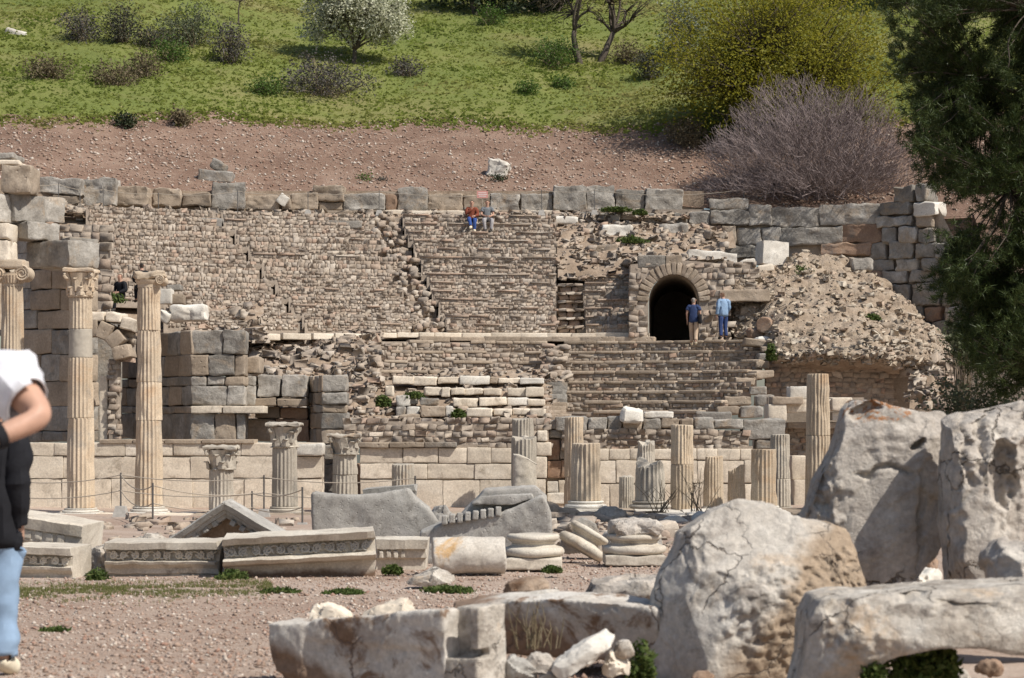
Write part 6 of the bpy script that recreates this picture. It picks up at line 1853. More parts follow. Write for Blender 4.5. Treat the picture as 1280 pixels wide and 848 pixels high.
def shrub(name, label, px, py, wpx, hpx, lmat, n=60, per=16, leaf=.055, Y=None, group=None, tw='twig_brown', twigs=40):
    p = on_hill(px, py) if Y is None else P(px, py, Y)
    rx, rz = wpx / 2 / F * p.y, hpx / F * p.y
    root = thing(name, label, 'shrub', p, group)
    cs = ell_points(n, (p.x, p.y, p.z + rz * .40), (rx, rx * .8, rz * .6), .5, p.z + .03)
    mb = MB()
    for i in range(twigs):
        c = rng.choice(cs)
        limb(mb, p + Vector((rng.uniform(-.3, .3) * rx, rng.uniform(-.2, .2) * rx, -.05)), c + Vector((0, 0, .12)), .022, .008, .1, 3, 3)
    mb.build('stems', M[tw], root)
    leaf_cloud('foliage', [tuple(c) for c in cs], leaf, lmat, root, per, min(.22, rx * .3))
    return root
G = 'shrubs scattered over the meadow'
for (px, py, w, h, mt, n, lab) in ((102, 54, 52, 40, 'lf_purple', 60, 'dull grey shrub near the top left of the meadow'), (152, 56, 36, 48, 'lf_dark', 60, 'dark rounded shrub right of the dull grey one'), (236, 60, 84, 52, 'lf_olive', 110, 'wide olive-green shrub on the upper left meadow'),
                                   (290, 82, 36, 50, 'lf_purple', 60, 'dark grey shrub under the leafless sapling'), (146, 110, 64, 28, 'lf_brown', 60, 'low brown dry shrub on the left meadow'), (216, 80, 40, 28, 'lf_green', 50, 'bright green shrub below the wide olive one'), (190, 62, 52, 26, 'lf_dark', 50, 'low dark shrub between the dark rounded and the wide olive shrub'),
                                   (405, 122, 116, 46, 'lf_purple', 130, 'broad purplish shrub in the shade of the blossom tree'), (508, 98, 34, 24, 'lf_purple', 36, 'small greyish shrub right of the blossom tree'), (658, 120, 24, 15, 'lf_green', 26, 'small green tuft left of the double-trunked tree'), (705, 114, 28, 15, 'lf_green', 26, 'small green tuft below the double-trunked tree'),
                                   (612, 34, 32, 24, 'lf_green', 40, 'bright green bush at the top of the meadow'), (812, 102, 32, 36, 'lf_dark', 50, 'dark shrub at the foot of the olive tree'), (158, 160, 28, 14, 'lf_dense', 26, 'dark low tuft on the left edge of the gravel bank'), (226, 157, 26, 18, 'lf_brown', 30, 'small brown shrub at the gravel edge'),
                                   (862, 184, 56, 32, 'lf_brown', 60, 'twiggy brown shrub left of the yellow-green tree foot'), (905, 176, 70, 36, 'lf_green', 80, 'green undergrowth below the yellow-green tree'), (690, 86, 70, 34, 'lf_green', 60, 'green bush put in place of the tree shadow left of the double trunk'), (785, 82, 40, 24, 'lf_brown', 40, 'brownish low shrub right of the double trunk'),  # the bush left of the double trunk is added where the tree's shadow falls
                                   (60, 100, 60, 24, 'lf_brown', 50, 'dry reddish brush on the far left meadow'), (330, 120, 44, 20, 'lf_green', 40, 'green low bush left of the purplish shrub'), (180, 100, 40, 32, 'lf_brown', 40, 'tall dry brush right of the low brown shrub')):
    shrub('meadow_shrub', lab, px, py, w * 1.1, h * 1.1, M[mt], int(n * 1.4), 24, .06, group=G)
for (px, py, w, h, mt, lab) in ((98, 218, 50, 10, 'lf_purple', 'flat grey shrub on the gravel just behind the first wall blocks'), (455, 228, 26, 8, 'lf_green', 'small green patch on the gravel above the wall'), (478, 230, 20, 8, 'lf_purple', 'small grey tuft beside the green patch above the wall'), (48, 204, 14, 8, 'lf_green', 'tiny green tuft on the gravel at the left'),
                                (272, 228, 20, 10, 'lf_green', 'grass tuft on the flat grey block'), (200, 210, 20, 12, 'lf_purple', 'little grey tuft on the left gravel bank'), (625, 226, 22, 7, 'lf_dense', 'dark tuft under the single pale rock')):
    shrub('bank_tuft', lab, px, py, w, h, M[mt], 26, 12, .045, group='tufts on the gravel bank', twigs=8)

# bare purple bush
p = on_hill(1012, 250, 76.0)
bb = thing('bare_bush', 'large leafless purplish bush behind the outer wall', 'bush', p)
mb = MB(); tips = []
for i in range(80):
    a = rng.uniform(0, 6.283); e = rng.random() ** .6
    el = math.pi / 2 - e * 1.35
    tip = p + Vector((math.cos(a) * math.cos(el) * 3.9, math.sin(a) * math.cos(el) * 2.8, math.sin(el) * 3.9 + .15)) * rng.uniform(.6, .9)
    limb(mb, p + Vector((rng.gauss(0, .9), rng.gauss(0, .7), -.1)), tip, .028, .008, .16, 4, 7)
mb.build('stems', M['twig_purple'], bb, None, True)
mb = MB(); k = 0
while k < 7600:
    a = rng.uniform(0, 6.283); q = rng.random() ** .42; cz = rng.random()
    d = Vector((math.cos(a) * math.sqrt(1 - cz * cz), math.sin(a) * math.sqrt(1 - cz * cz), cz))
    bump_ = 1 + .22 * noise.noise(d * 2.3 + Vector((3, 1, 0))) + .10 * noise.noise(d * 6)
    s0 = p + Vector((d.x * 4.15, d.y * 3.0, d.z * 4.25)) * q * bump_ + Vector((0, 0, .1))
    if noise.noise(s0 * 1.1) < -.22 and q < .8: continue
    g = (d * .8 + Vector((rng.gauss(0, .45), rng.gauss(0, .45), .35 + rng.gauss(0, .3)))).normalized()
    L = rng.uniform(.25, .6)
    e1 = s0 + g * L * .55 + Vector((rng.gauss(0, .04), rng.gauss(0, .04), 0)); e2 = s0 + g * L + Vector((0, 0, rng.uniform(-.02, .1)))
    mb.tube([s0 - g * .12, e1, e2], [.0095, .0075, .004], 3, False)
    for _ in range(2):
        t = e1.lerp(e2, rng.uniform(-.6, .6)); mb.tube([t, t + g * rng.uniform(.08, .2) + Vector((rng.gauss(0, .09), rng.gauss(0, .09), rng.gauss(.03, .06)))], [.0065, .004], 3, False)
    k += 1
mb.build('twigs', M['twig_purple'], bb, 'stuff')
shrub('meadow_shrub', 'pinkish twiggy shrub right of the bare bush under the pine', 1100, 235, 70, 50, M['lf_brown'], 40, 5, .05, group=G, tw='twig_purple', twigs=160)

# pine at the right edge
YPn = 37.0
pine = thing('pine_tree', 'dark pine whose needled boughs hang in at the right edge', 'tree', (PX(1352, YPn), YPn, gz(0, YPn)))
poly1 = [(1098, -20), (1112, 30), (1118, 70), (1130, 120), (1138, 175), (1148, 215), (1170, 226), (1200, 240), (1216, 262), (1232, 250), (1262, 232), (1300, 250), (1420, 240), (1420, -60), (1200, -70), (1120, -50)]
poly2 = [(1174, 286), (1190, 300), (1186, 330), (1176, 352), (1192, 372), (1206, 398), (1200, 420), (1222, 446), (1224, 470), (1250, 488), (1300, 490), (1420, 470), (1420, 240), (1290, 255), (1262, 290), (1252, 330), (1236, 330), (1222, 300), (1200, 288)]
def inpoly(x, y, pl):
    c = False; j = len(pl) - 1
    for i in range(len(pl)):
        xi, yi = pl[i]; xj, yj = pl[j]
        if (yi > y) != (yj > y) and x < (xj - xi) * (y - yi) / (yj - yi) + xi: c = not c
        j = i
    return c
cl = []
for pl, n in ((poly1, 620), (poly2, 560)):
    k = 0
    while k < n:
        x, y = rng.uniform(1090, 1420), rng.uniform(-70, 492)
        if not inpoly(x, y, pl): continue
        Y = YPn + rng.gauss(0, 1.5)
        cl.append(P(x, y, Y)); k += 1
mb = MB()
tb = Vector((PX(1352, YPn), YPn, gz(0, YPn) - .2))
mb.tube([tb, tb + Vector((.1, .1, 3)), tb + Vector((-.1, 0, 6)), tb + Vector((.05, .1, 9.5)), tb + Vector((0, 0, 11.5))], [.24, .21, .17, .11, .05], 10)
mb.build('trunk', M['bark'], pine, None, True)
mb = MB(); mains = []
for i in range(34):
    c = rng.choice(cl)
    s = tb + Vector((0, 0, min(11, max(1.5, c.z - tb.z - rng.uniform(.2, 1.2)))))
    m = s.lerp(c, .7); limb(mb, s, m, .06, .03, .08, 6, 6); mains.append(m)
tuft = []
for c in cl:
    m = min(mains, key=lambda q: (q - c).length)
    pts = limb(mb, m, c, .018, .008, .12, 4, 5)
    d = (c - m).normalized()
    for _ in range(8):
        tuft.append((c + Vector((rng.gauss(0, .17), rng.gauss(0, .2), rng.gauss(0, .12))), d))
    for q in pts[2:]:
        for _ in range(2): tuft.append((q + Vector((rng.gauss(0, .06), rng.gauss(0, .06), rng.gauss(0, .05))), d))
mb.build('branches', M['bark'], pine, None, True)
nt_ = len(tuft); NB = 30
C = np.array([tuple(t[0]) for t in tuft]); D = np.array([tuple(t[1]) for t in tuft])
dirs = nrg.normal(0, 1, (nt_, NB, 3)) * .75 + D[:, None, :] * .8 + np.array([0, 0, .25])
dirs /= np.linalg.norm(dirs, axis=2, keepdims=True)
L = nrg.uniform(.09, .17, (nt_, NB, 1))
side = np.cross(dirs, nrg.normal(0, 1, (nt_, NB, 3))); side /= np.linalg.norm(side, axis=2, keepdims=True)
b0 = C[:, None, :] + nrg.normal(0, .03, (nt_, NB, 3))
V = np.stack([b0 - side * .0075, b0 + side * .0075, b0 + dirs * L], 2).reshape(-1, 3)
link_mesh('needles', V, np.arange(len(V)).reshape(-1, 3), M['needle'], pine, 'stuff')

# shrub behind the tall boulders
pb = P(1215, 651, 40.0); pb.z = gz(0, 40)
sr = thing('grey_shrub', 'sunlit grey-green shrub between the tall boulders and the vault', 'shrub', pb)
cs = ell_points(150, (pb.x, pb.y, pb.z + 1.9), (1.35, .9, 1.15), .5) + ell_points(40, (pb.x + .6, pb.y, pb.z + 1.9), (1.3, .9, .95), .5)
mb = MB()
for c in cs: limb(mb, pb + Vector((rng.uniform(-.4, .4), rng.uniform(-.3, .3), 0)), c, .02, .006, .12, 3, 4)
mb.build('stems', M['twig_brown'], sr)
leaf_cloud('foliage', [tuple(c) for c in cs], .05, M['lf_olive'], sr, 30, .14)
pb = P(1212, 640, 44.0); pb.z = gz(0, 44)
sr = thing('leafy_shrub', 'light green shrub glowing in front of the dark pine boughs', 'shrub', pb)
cs = ell_points(50, P(1205, 425, 44), (.45, .4, .55), .5)
mb = MB()
for c in cs: limb(mb, pb, c, .02, .006, .05, 3, 5)
mb.build('stems', M['twig_brown'], sr)
leaf_cloud('foliage', [tuple(c) for c in cs], .055, M['lf_olive'], sr, 26, .12)

# weeds between the stones
def weed(label, px, py, wpx, hpx, Y, mat='weed', n=60):
    """a low plant: short curved blades and small leaves"""
    p = P(px, py, Y); rx, h = wpx / 2 / F * Y, hpx / F * Y
    n = int(n * (1.5 if Y < 12 else 1.8) * max(1, wpx / hpx / 4, wpx / 45))
    ls = .015 if Y < 12 else (.02 if Y < 30 else .045)
    C = []
    for _ in range(n):
        bx, by = max(-.85, min(.85, rng.gauss(0, .45))) * rx, max(-.6, min(.6, rng.gauss(0, .3))) * rx
        q = max(.15, 1 - (bx / rx) ** 2 * .5) * rng.uniform(.35, 1.0)
        for k in range(7):
            C.append((p.x + bx + rng.gauss(0, .1) * rx, p.y + by + rng.gauss(0, .06) * rx, p.z - .01 + h * q * (k + rng.random()) / 7))
    C = np.array(C)
    nn = len(C)
    a = nrg.normal(0, 1, (nn, 3)); a[:, 2] = np.abs(a[:, 2]) * .9; a /= np.linalg.norm(a, axis=1, keepdims=True)
    b = np.cross(a, nrg.normal(0, 1, (nn, 3))); b /= np.linalg.norm(b, axis=1, keepdims=True)
    s_ = ls * nrg.uniform(.6, 1.6, (nn, 1))
    V = np.stack([C - a * s_, C + b * s_ * .55, C + a * s_ * 1.4, C - b * s_ * .55], 1).reshape(-1, 3)
    o = link_mesh('weed', V, np.arange(len(V)).reshape(-1, 4), M[mat], None)
    return tag(o, label, 'weed', 'weeds among the stones')
for (x, y, w, h, Y, lab, mt) in ((135, 378, 40, 16, 61.5, 'bright green grass beside the person in black on the ledge', 'weed'), (478, 508, 20, 16, 60.5, 'green weed left of the marble benches', 'weed'), (518, 498, 26, 10, 60.9, 'weed under the top marble bench', 'weed'), (573, 522, 18, 12, 59.6, 'weed in the gap of the lowest marble bench', 'weed'),
                                 (122, 732, 30, 26, 20.0, 'green plants between the first two scroll blocks', 'weed'), (290, 728, 44, 18, 19.9, 'yellow-green plants at the foot of the long tilted cornice', 'weed'), (490, 716, 26, 12, 20.6, 'small green tuft before the dentil fragment', 'weed'), (690, 714, 24, 8, 20.3, 'green tuft at the foot of the attic base', 'weed'),
                                 (1000, 346, 34, 16, 70.6, 'green growth on top of the rubble mound', 'weed'), (985, 412, 14, 8, 66.4, 'little yellow-green tuft on the mound', 'weed'), (964, 450, 14, 22, 63.6, 'dark green plant at the right end of the steps', 'weed'), (1090, 400, 20, 8, 66.8, 'pale tuft on the right of the mound', 'weed'), (770, 264, 40, 6, 75.3, 'green line of weeds below the grey wall blocks', 'weed'), (800, 268, 20, 7, 75.0, 'green weed between the two courses of grey blocks', 'weed'),
                                 (800, 852, 40, 60, 10.2, 'dark green weeds at the left foot of the big boulder', 'weed'), (1092, 850, 30, 36, 9.0, 'green leaves under the left end of the long slab', 'weed'), (1150, 846, 90, 46, 9.2, 'green leaves in the hollow under the long slab', 'weed'), (1180, 842, 50, 40, 9.3, 'green leaves right of the middle under the long slab', 'weed'),
                                 (560, 738, 60, 5, 18.0, 'thin green line of grass before the flat white stone', 'weed'), (430, 742, 50, 6, 17.8, 'short green grass patch before the long tilted cornice', 'weed'), (350, 742, 50, 8, 17.8, 'green grass patch below the long tilted cornice', 'weed'), (68, 790, 34, 5, 13.8, 'lonely green tuft on the gravel by the foreground couple', 'weed'),
                                 (118, 264, 12, 8, 73.8, 'green tuft behind the second barrier post above the seats', 'weed'), (70, 418, 10, 6, 60, 'green tuft by the white step slabs', 'weed'), (790, 304, 40, 10, 73.6, 'green plants beside the rounded grey boulder', 'weed')):
    weed(lab, x, y, w, h, Y, mt)
for (x, y, w, h, Y, lab) in ((668, 806, 60, 60, 10.3, 'dry grass stalks in front of the long shaded block'), (102, 718, 20, 40, 21.2, 'dry reddish stalks left of the white fragment')):
    p = P(x, y, Y); rx, hh = w / 2 / F * Y, h / F * Y
    mb = MB()
    for _ in range(26):
        b = p + Vector((rng.gauss(0, .45) * rx, rng.gauss(0, .05), -.02)); t = b + Vector((rng.gauss(0, .45) * rx, rng.gauss(0, .06), hh * rng.uniform(.4, 1)))
        mb.tube([b, b.lerp(t, .55) + Vector((rng.gauss(0, .02), 0, .02)), t], [.004, .003, .0015], 4)
    tag(mb.build('dry_stalks', M['drygrass'], None), lab, 'dry grass')
for (x, y, h, Y, lab) in ((872, 640, 56, 43.6, 'thin leafless twigs in front of the two-drum stump'), (828, 640, 40, 43.4, 'thin leafless twigs in front of the stump on the rounded base')):
    p = P(x, y, Y); hh = h / F * Y; mb = MB()
    for _ in range(14):
        b = p + Vector((rng.gauss(0, .12), rng.gauss(0, .1), 0)); t = b + Vector((rng.gauss(0, .3), rng.gauss(0, .1), hh * rng.uniform(.5, 1)))
        mb.tube([b, b.lerp(t, .5) + Vector((rng.gauss(0, .05), 0, .04)), t], [.011, .008, .004], 4)
        q = b.lerp(t, .6); mb.tube([q, q + Vector((rng.gauss(0, .2), 0, .22))], [.007, .003], 4)
    tag(mb.build('bare_twigs', M['twig_brown'], None), lab, 'twigs')
# strips of thin grass on the forecourt
gp = []
for _ in range(5200):
    x = rng.uniform(20, 340); y0 = 742 + rng.gauss(0, 5.5) - (x - 20) * .02
    Y = (1.5 - 0.05 - .27) * F / (y0 - HOR) ; Y = 16.8
    for _it in range(8): Y = (CZ - gz(0, Y)) * F / (y0 - HOR)
    X = PX(x, Y)
    if noise.noise(Vector((X * 2.5, Y * 2.5, 0))) < -.12: continue
    gp.append((X, Y, ground_z(X, Y)))
M['thin_grass'] = leafmat('thin_forecourt_grass', [(.13, .15, .04), (.19, .18, .07), (.10, .13, .03)], .8, .3)
grass_mesh('forecourt_grass', gp, .010, .042, .006, M['thin_grass'], 4, 'strip of thin grass in front of the fallen cornice blocks')
# ------------------------------------------------------------------ people
def cloth(name, c, rough=.85, var=.14, sc=14): return plain(name, c, rough, var, sc, .4)
M['skin'] = plain('skin', (.47, .28, .20), .5, .16, 16, .15)
M['hair_dark'] = plain('dark_hair', (.03, .022, .016), .5, .3, 30)
M['hair_grey'] = plain('grey_hair', (.25, .22, .19), .6, .2, 30)
M['hair_brown'] = plain('brown_hair', (.13, .07, .04), .5, .3, 30)
BASE = dict(pelvis=(0, 0, .95), spine=(0, .0, 1.12), chest=(0, 0, 1.30), neck=(0, 0, 1.47), headb=(0, .015, 1.55), headm=(0, .02, 1.63), headt=(0, .01, 1.705),
            shl=(-.185, 0, 1.415), ell=(-.23, -.02, 1.13), wrl=(-.235, .05, .88), pal=(-.235, .08, .80), shr=(.185, 0, 1.415), elr=(.23, -.02, 1.13), wrr=(.235, .05, .88), par=(.235, .08, .80),
            hil=(-.095, 0, .91), knl=(-.10, .02, .50), anl=(-.105, -.03, .09), tol=(-.12, .13, .035), hir=(.095, 0, .91), knr=(.10, .02, .50), anr=(.105, -.03, .09), tor=(.12, .13, .035))
RAD = dict(pelvis=(.155, .115), spine=(.145, .11), chest=(.165, .12), neck=(.058, .058), headb=(.07, .078), headm=(.083, .098), headt=(.06, .072), shl=(.068, .068), ell=(.042, .042), wrl=(.029, .029), pal=(.036, .022),
           hil=(.098, .098), knl=(.063, .063), anl=(.044, .044), tol=(.042, .03))
EDG = [('pelvis', 'spine'), ('spine', 'chest'), ('chest', 'neck'), ('neck', 'headb'), ('headb', 'headm'), ('headm', 'headt')]
for s in 'lr': EDG += [('chest', 'sh' + s), ('sh' + s, 'el' + s), ('el' + s, 'wr' + s), ('wr' + s, 'pa' + s), ('pelvis', 'hi' + s), ('hi' + s, 'kn' + s), ('kn' + s, 'an' + s), ('an' + s, 'to' + s)]
REGION = {}
def person(label, foot, yaw, height, pose, wear, hair, flare=None, sub=2, fingers=True, sleeve='short', group=None, bag=None):
    """pose: joint overrides, metres, for a 1.72 m person facing +Y local; wear: dict top/legs/shoes materials"""
    J = dict(BASE); J.update(pose)
    S = height / 1.72
    root = thing('person', label, 'person', foot, group)
    M4 = Matrix.Translation(foot) @ Matrix.Rotation(yaw, 4, 'Z') @ Matrix.Scale(S, 4)
    names = list(J); idx = {n: i for i, n in enumerate(names)}
    me = bpy.data.meshes.new('body')
    vs = [tuple(J[n]) for n in names]; es = [(idx[a], idx[b]) for a, b in EDG]; rad = [RAD.get(n, RAD.get(n[:-1] + 'l', (.05, .05))) for n in names]
    roots = [idx['pelvis']]
    if fingers:
        for s in 'lr':
            w, p_ = Vector(J['wr' + s]), Vector(J['pa' + s]); d = (p_ - w).normalized()
            acr = d.cross(Vector((1, 0, 0) if abs(d.x) < .8 else (0, 1, 0))).normalized(); nrm = d.cross(acr).normalized()
            for k in range(4):
                o = acr * (.028 - .0185 * k); L = (.066, .076, .071, .055)[k]
                b = p_ + o + d * .012
                n0 = len(vs)
                vs += [tuple(b - d * .02), tuple(b + d * L * .5 + nrm * .006), tuple(b + d * L + nrm * .022)]
                es += [(n0, n0 + 1), (n0 + 1, n0 + 2)]; rad += [(.0095, .0095), (.009, .009), (.0075, .0075)]; roots.append(n0)
            n0 = len(vs); b = w.lerp(p_, .45) + acr * .026
            vs += [tuple(b), tuple(b + acr * .026 + d * .03 + nrm * .01), tuple(b + acr * .03 + d * .06 + nrm * .018)]
            es += [(n0, n0 + 1), (n0 + 1, n0 + 2)]; rad += [(.012, .012), (.0105, .0105), (.008, .008)]; roots.append(n0)
    me.from_pydata(vs, es, [])
    ob = bpy.data.objects.new('body', me); col.objects.link(ob)
    sk = ob.modifiers.new('skin', 'SKIN'); sk.use_smooth_shade = True; sk.branch_smoothing = .6
    ss = ob.modifiers.new('sub', 'SUBSURF'); ss.levels = sub; ss.render_levels = sub
    for i, r in enumerate(rad):
        me.skin_vertices[0].data[i].radius = r
        me.skin_vertices[0].data[i].use_root = i in roots
    dg = bpy.context.evaluated_depsgraph_get()
    m2 = ob.evaluated_get(dg).to_mesh()
    V = np.empty(len(m2.vertices) * 3, np.float32); m2.vertices.foreach_get('co', V); V = V.reshape(-1, 3).astype(float)
    N = np.empty(len(m2.vertices) * 3, np.float32); m2.vertex_normals.foreach_get('vector', N); N = N.reshape(-1, 3).astype(float)
    Fc = [list(p.vertices) for p in m2.polygons]
    ob.evaluated_get(dg).to_mesh_clear()
    bpy.data.objects.remove(ob); bpy.data.meshes.remove(me)
    # nearest bone of each vertex, and how far along it
    seg = [(np.array(J[a], float), np.array(J[b], float), a, b) for a, b in EDG]
    best = np.full(len(V), 1e9); bid = np.zeros(len(V), int); bt = np.zeros(len(V))
    for k, (a, b, _, _) in enumerate(seg):
        d = b - a; t = np.clip(((V - a) @ d) / (d @ d), 0, 1); q = np.linalg.norm(V - (a + t[:, None] * d), axis=1)
        q = q - np.interp(t, [0, 1], [RAD.get(EDG[k][0], RAD.get(EDG[k][0][:-1] + 'l'))[0], RAD.get(EDG[k][1], RAD.get(EDG[k][1][:-1] + 'l'))[0]])
        u = q < best; best[u] = q[u]; bid[u] = k; bt[u] = t[u]
    en = [a + '>' + b for a, b in EDG]
    nm = [en[i] for i in bid]
    def reg(i):
        n = nm[i]
        if n.startswith(('headb', 'headm', 'neck')): return 'head'
        if n == 'chest>neck': return 'top' if bt[i] < .62 else 'head'
        if n.startswith(('pelvis>spine',)): return 'top' if bt[i] > -.1 else 'legs'
        if n.startswith(('spine', 'chest')): return 'top'
        if n[:2] == 'sh': return 'top' if (bt[i] < (.64 if sleeve == 'short' else 2)) else 'skin'
        if n[:2] == 'el': return 'top' if (sleeve == 'long' and bt[i] < .93) else 'skin'
        if n[:2] == 'wr': return 'skin'
        if n[:2] == 'an': return 'shoes'
        if n[:2] == 'kn': return 'legs' if (bt[i] < .93 and wear.get('legs_len', 2) > 1 + bt[i]) else ('shoes' if bt[i] > .96 else 'skin')
        if n[:2] == 'hi' or n.startswith('pelvis'): return 'legs' if wear.get('legs_len', 2) > bt[i] or n.startswith('pelvis') else 'skin'
        return 'skin'
    R = [reg(i) for i in range(len(V))]
    W = lambda A: [M4 @ Vector(v) for v in A]
    body = link_mesh('body', W(V), Fc, M['skin'], root, None, True)
    def shell(name, key, off, mat, fold=.006, mod=None):
        fs = [f for f in Fc if sum(R[i] == key for i in f) >= len(f) - 1]
        if not fs: return None
        used = sorted({i for f in fs for i in f}); mp = {i: k for k, i in enumerate(used)}
        A = []
        for i in used:
            v = V[i]; n = N[i]
            o = off + fold * fbm(Vector(v) * 7 + Vector((len(label), 0, 0)), 3)
            q = v + n * o
            if mod: q = mod(q, nm[i], bt[i], v)
            A.append(q)
        o = link_mesh(name, W(A), [[mp[i] for i in f] for f in fs], mat, root, None, True)
        md = o.modifiers.new('thick', 'SOLIDIFY'); md.thickness = .006; md.offset = 1
        return o
    def mod_leg(q, n, t, v):
        if flare and n[:2] in ('kn', 'hi'):
            a = np.array(J[n.split('>')[0]], float); b = np.array(J[n.split('>')[1]], float)
            c = a + (b - a) * t; k = flare * (t if n[:2] == 'kn' else .15 * t)
            w = q - c; q = q + w * k
        return q
    def mod_top(q, n, t, v):
        if wear.get('loose') and n.startswith(('pelvis>spine', 'spine', 'sh')):
            q = q + (q - np.array([0, 0, q[2]])) * np.array([.10, .16, 0]) * wear['loose'] if not n.startswith('sh') else q + (q - v) * .9 * wear['loose']
        return q
    shell(wear.get('legs_name', 'trousers'), 'legs', .012, wear['legs'], .022 if flare else .008, mod_leg)
    # tops reach down over the hips
    if wear.get('hem'):
        for i in range(len(V)):
            if R[i] == 'legs' and V[i][2] > wear['hem'] and nm[i].startswith(('pelvis', 'hi')): R[i] = 'top'
    shell(wear.get('top_name', 'shirt'), 'top', .018, wear['top'], .022, mod_top)
    shell('shoes', 'shoes', .010, wear['shoes'], .0)
    # hair cap and face
    hc = np.array(J['headm'], float); fs = []
    hd = np.array(J['headt'], float) - np.array(J['headb'], float); hd /= np.linalg.norm(hd)
    fwd = np.array(pose.get('face', (0, 1, 0)), float); fwd -= fwd @ hd * hd; fwd /= np.linalg.norm(fwd)
    def ishair(i):
        if R[i] != 'head' or nm[i] in ('chest>neck', 'neck>headb') and bt[i] < .3: return False
        r = V[i] - hc; return (r @ hd) > .035 + .05 * (r @ fwd) / .09 or ((r @ fwd) < -.02 and (r @ hd) > -.09)
    H = [ishair(i) for i in range(len(V))]
    fs = [f for f in Fc if all(H[i] for i in f)]
    if fs:
        used = sorted({i for f in fs for i in f}); mp = {i: k for k, i in enumerate(used)}
        link_mesh('hair', W([V[i] + N[i] * (.016 + .008 * noise.noise(Vector(V[i]) * 30)) for i in used]), [[mp[i] for i in f] for f in fs], hair, root, None, True)
    side = np.cross(fwd, hd)
    nose = MB(); pN = hc + fwd * .093 - hd * .012
    nose.tube([pN + hd * .03 - fwd * .008, pN + fwd * .012, pN - hd * .008 + fwd * .004], [.007, .012, .009], 6); nose.v = [tuple(M4 @ Vector(v)) for v in nose.v]
    nose.build('nose', M['skin'], body, None, True)
    for s in (-1, 1):
        e = MB(); pE = hc + fwd * .083 + side * s * .032 + hd * .012
        e.lathe(pE, [(.002, -.009), (.009, -.005), (.011, 0), (.009, .005), (.002, .009)], 8); e.v = [tuple(M4 @ Vector(v)) for v in e.v]; e.build('eye', M['hair_dark'], body, None, True)
        r = MB(); pR = hc + side * s * .085 - fwd * .005
        r.lathe(pR, [(.004, -.03), (.014, -.015), (.016, .01), (.012, .025), (.003, .03)], 8); r.v = [tuple(M4 @ Vector(v)) for v in r.v]; r.build('ear', M['skin'], body, None, True)
    mo = MB(); pM = hc + fwd * .083 - hd * .048
    mo.tube([pM - side * .022 - fwd * .006, pM + fwd * .003, pM + side * .022 - fwd * .006], [.003, .005, .003], 6); mo.v = [tuple(M4 @ Vector(v)) for v in mo.v]; mo.build('mouth', cloth_lip, body, None, True)
    return root, M4
cloth_lip = plain('lips', (.38, .17, .13), .6, .05, 10)
jeans = cloth('light_blue_jeans', (.24, .335, .46), .9, .2, 5); denim = cloth('dark_denim', (.035, .06, .16)); white_t = cloth('white_cotton', (.66, .66, .69)); black = cloth('black_cloth', (.012, .012, .015))
navy = cloth('navy_cloth', (.035, .055, .13)); beige = cloth('beige_cloth', (.46, .34, .24)); lblue = cloth('pale_denim_shirt', (.24, .35, .50)); grey_c = cloth('grey_cloth', (.17, .18, .19)); lgrey = cloth('light_grey_cloth', (.34, .32, .32))
rust = cloth('rust_cloth', (.20, .055, .03)); shoe_w = cloth('pale_shoes', (.62, .55, .42)); shoe_d = cloth('dark_shoes', (.05, .045, .04)); blue_j = cloth('blue_jeans', (.035, .075, .24))

# foreground man in a white t-shirt, hand behind his back, seen from behind
Ym = 6.2
fm = Vector((PX(-85, Ym), Ym, gz(0, Ym) - .045))
man, MM = person('person in a white t-shirt at the left edge, arm bent, wristband on', fm, math.radians(8), 1.84,
       dict(shr=(.205, -.01, 1.435), elr=(.335, -.13, 1.30), wrr=(.19, -.21, 1.235), par=(.11, -.215, 1.205), shl=(-.2, 0, 1.43), ell=(-.25, .02, 1.15), wrl=(-.24, .14, .93), pal=(-.23, .18, .87)),
       dict(top=white_t, legs=black, shoes=shoe_d, hem=.86, loose=.9, top_name='t_shirt'), M['hair_dark'], sub=2)
wl = Vector((.19, -.21, 1.235)); el = Vector((.335, -.13, 1.30)); dd = (wl - el).normalized(); w0 = wl - dd * .03
mb = MB(); mb.tube([w0 - dd * .014, w0 - dd * .013, w0 + dd * .013, w0 + dd * .014], [.034, .040, .040, .034], 16); mb.v = [tuple(MM @ Vector(v)) for v in mb.v]
wb = mb.build('wristband', black, None, None, True); wb.parent = man; wb.location = wb.location - man.location
# foreground woman in a black jacket and pale jeans
Yw = 10.9
fw = Vector((PX(-14, Yw), Yw, gz(0, Yw)))
person('person in a black jacket and pale flared jeans at the left edge', fw, math.radians(-8), 1.64,
       dict(shr=(.17, 0, 1.41), elr=(.19, -.03, 1.13), wrr=(.18, .02, .86), par=(.175, .04, .775), anr=(.085, -.02, .09), tor=(.11, .13, .035), knr=(.09, .02, .5)),
       dict(top=black, legs=jeans, shoes=shoe_w, hem=.74, loose=.35, top_name='jacket', legs_name='jeans'), M['hair_brown'], flare=.55, sleeve='long')
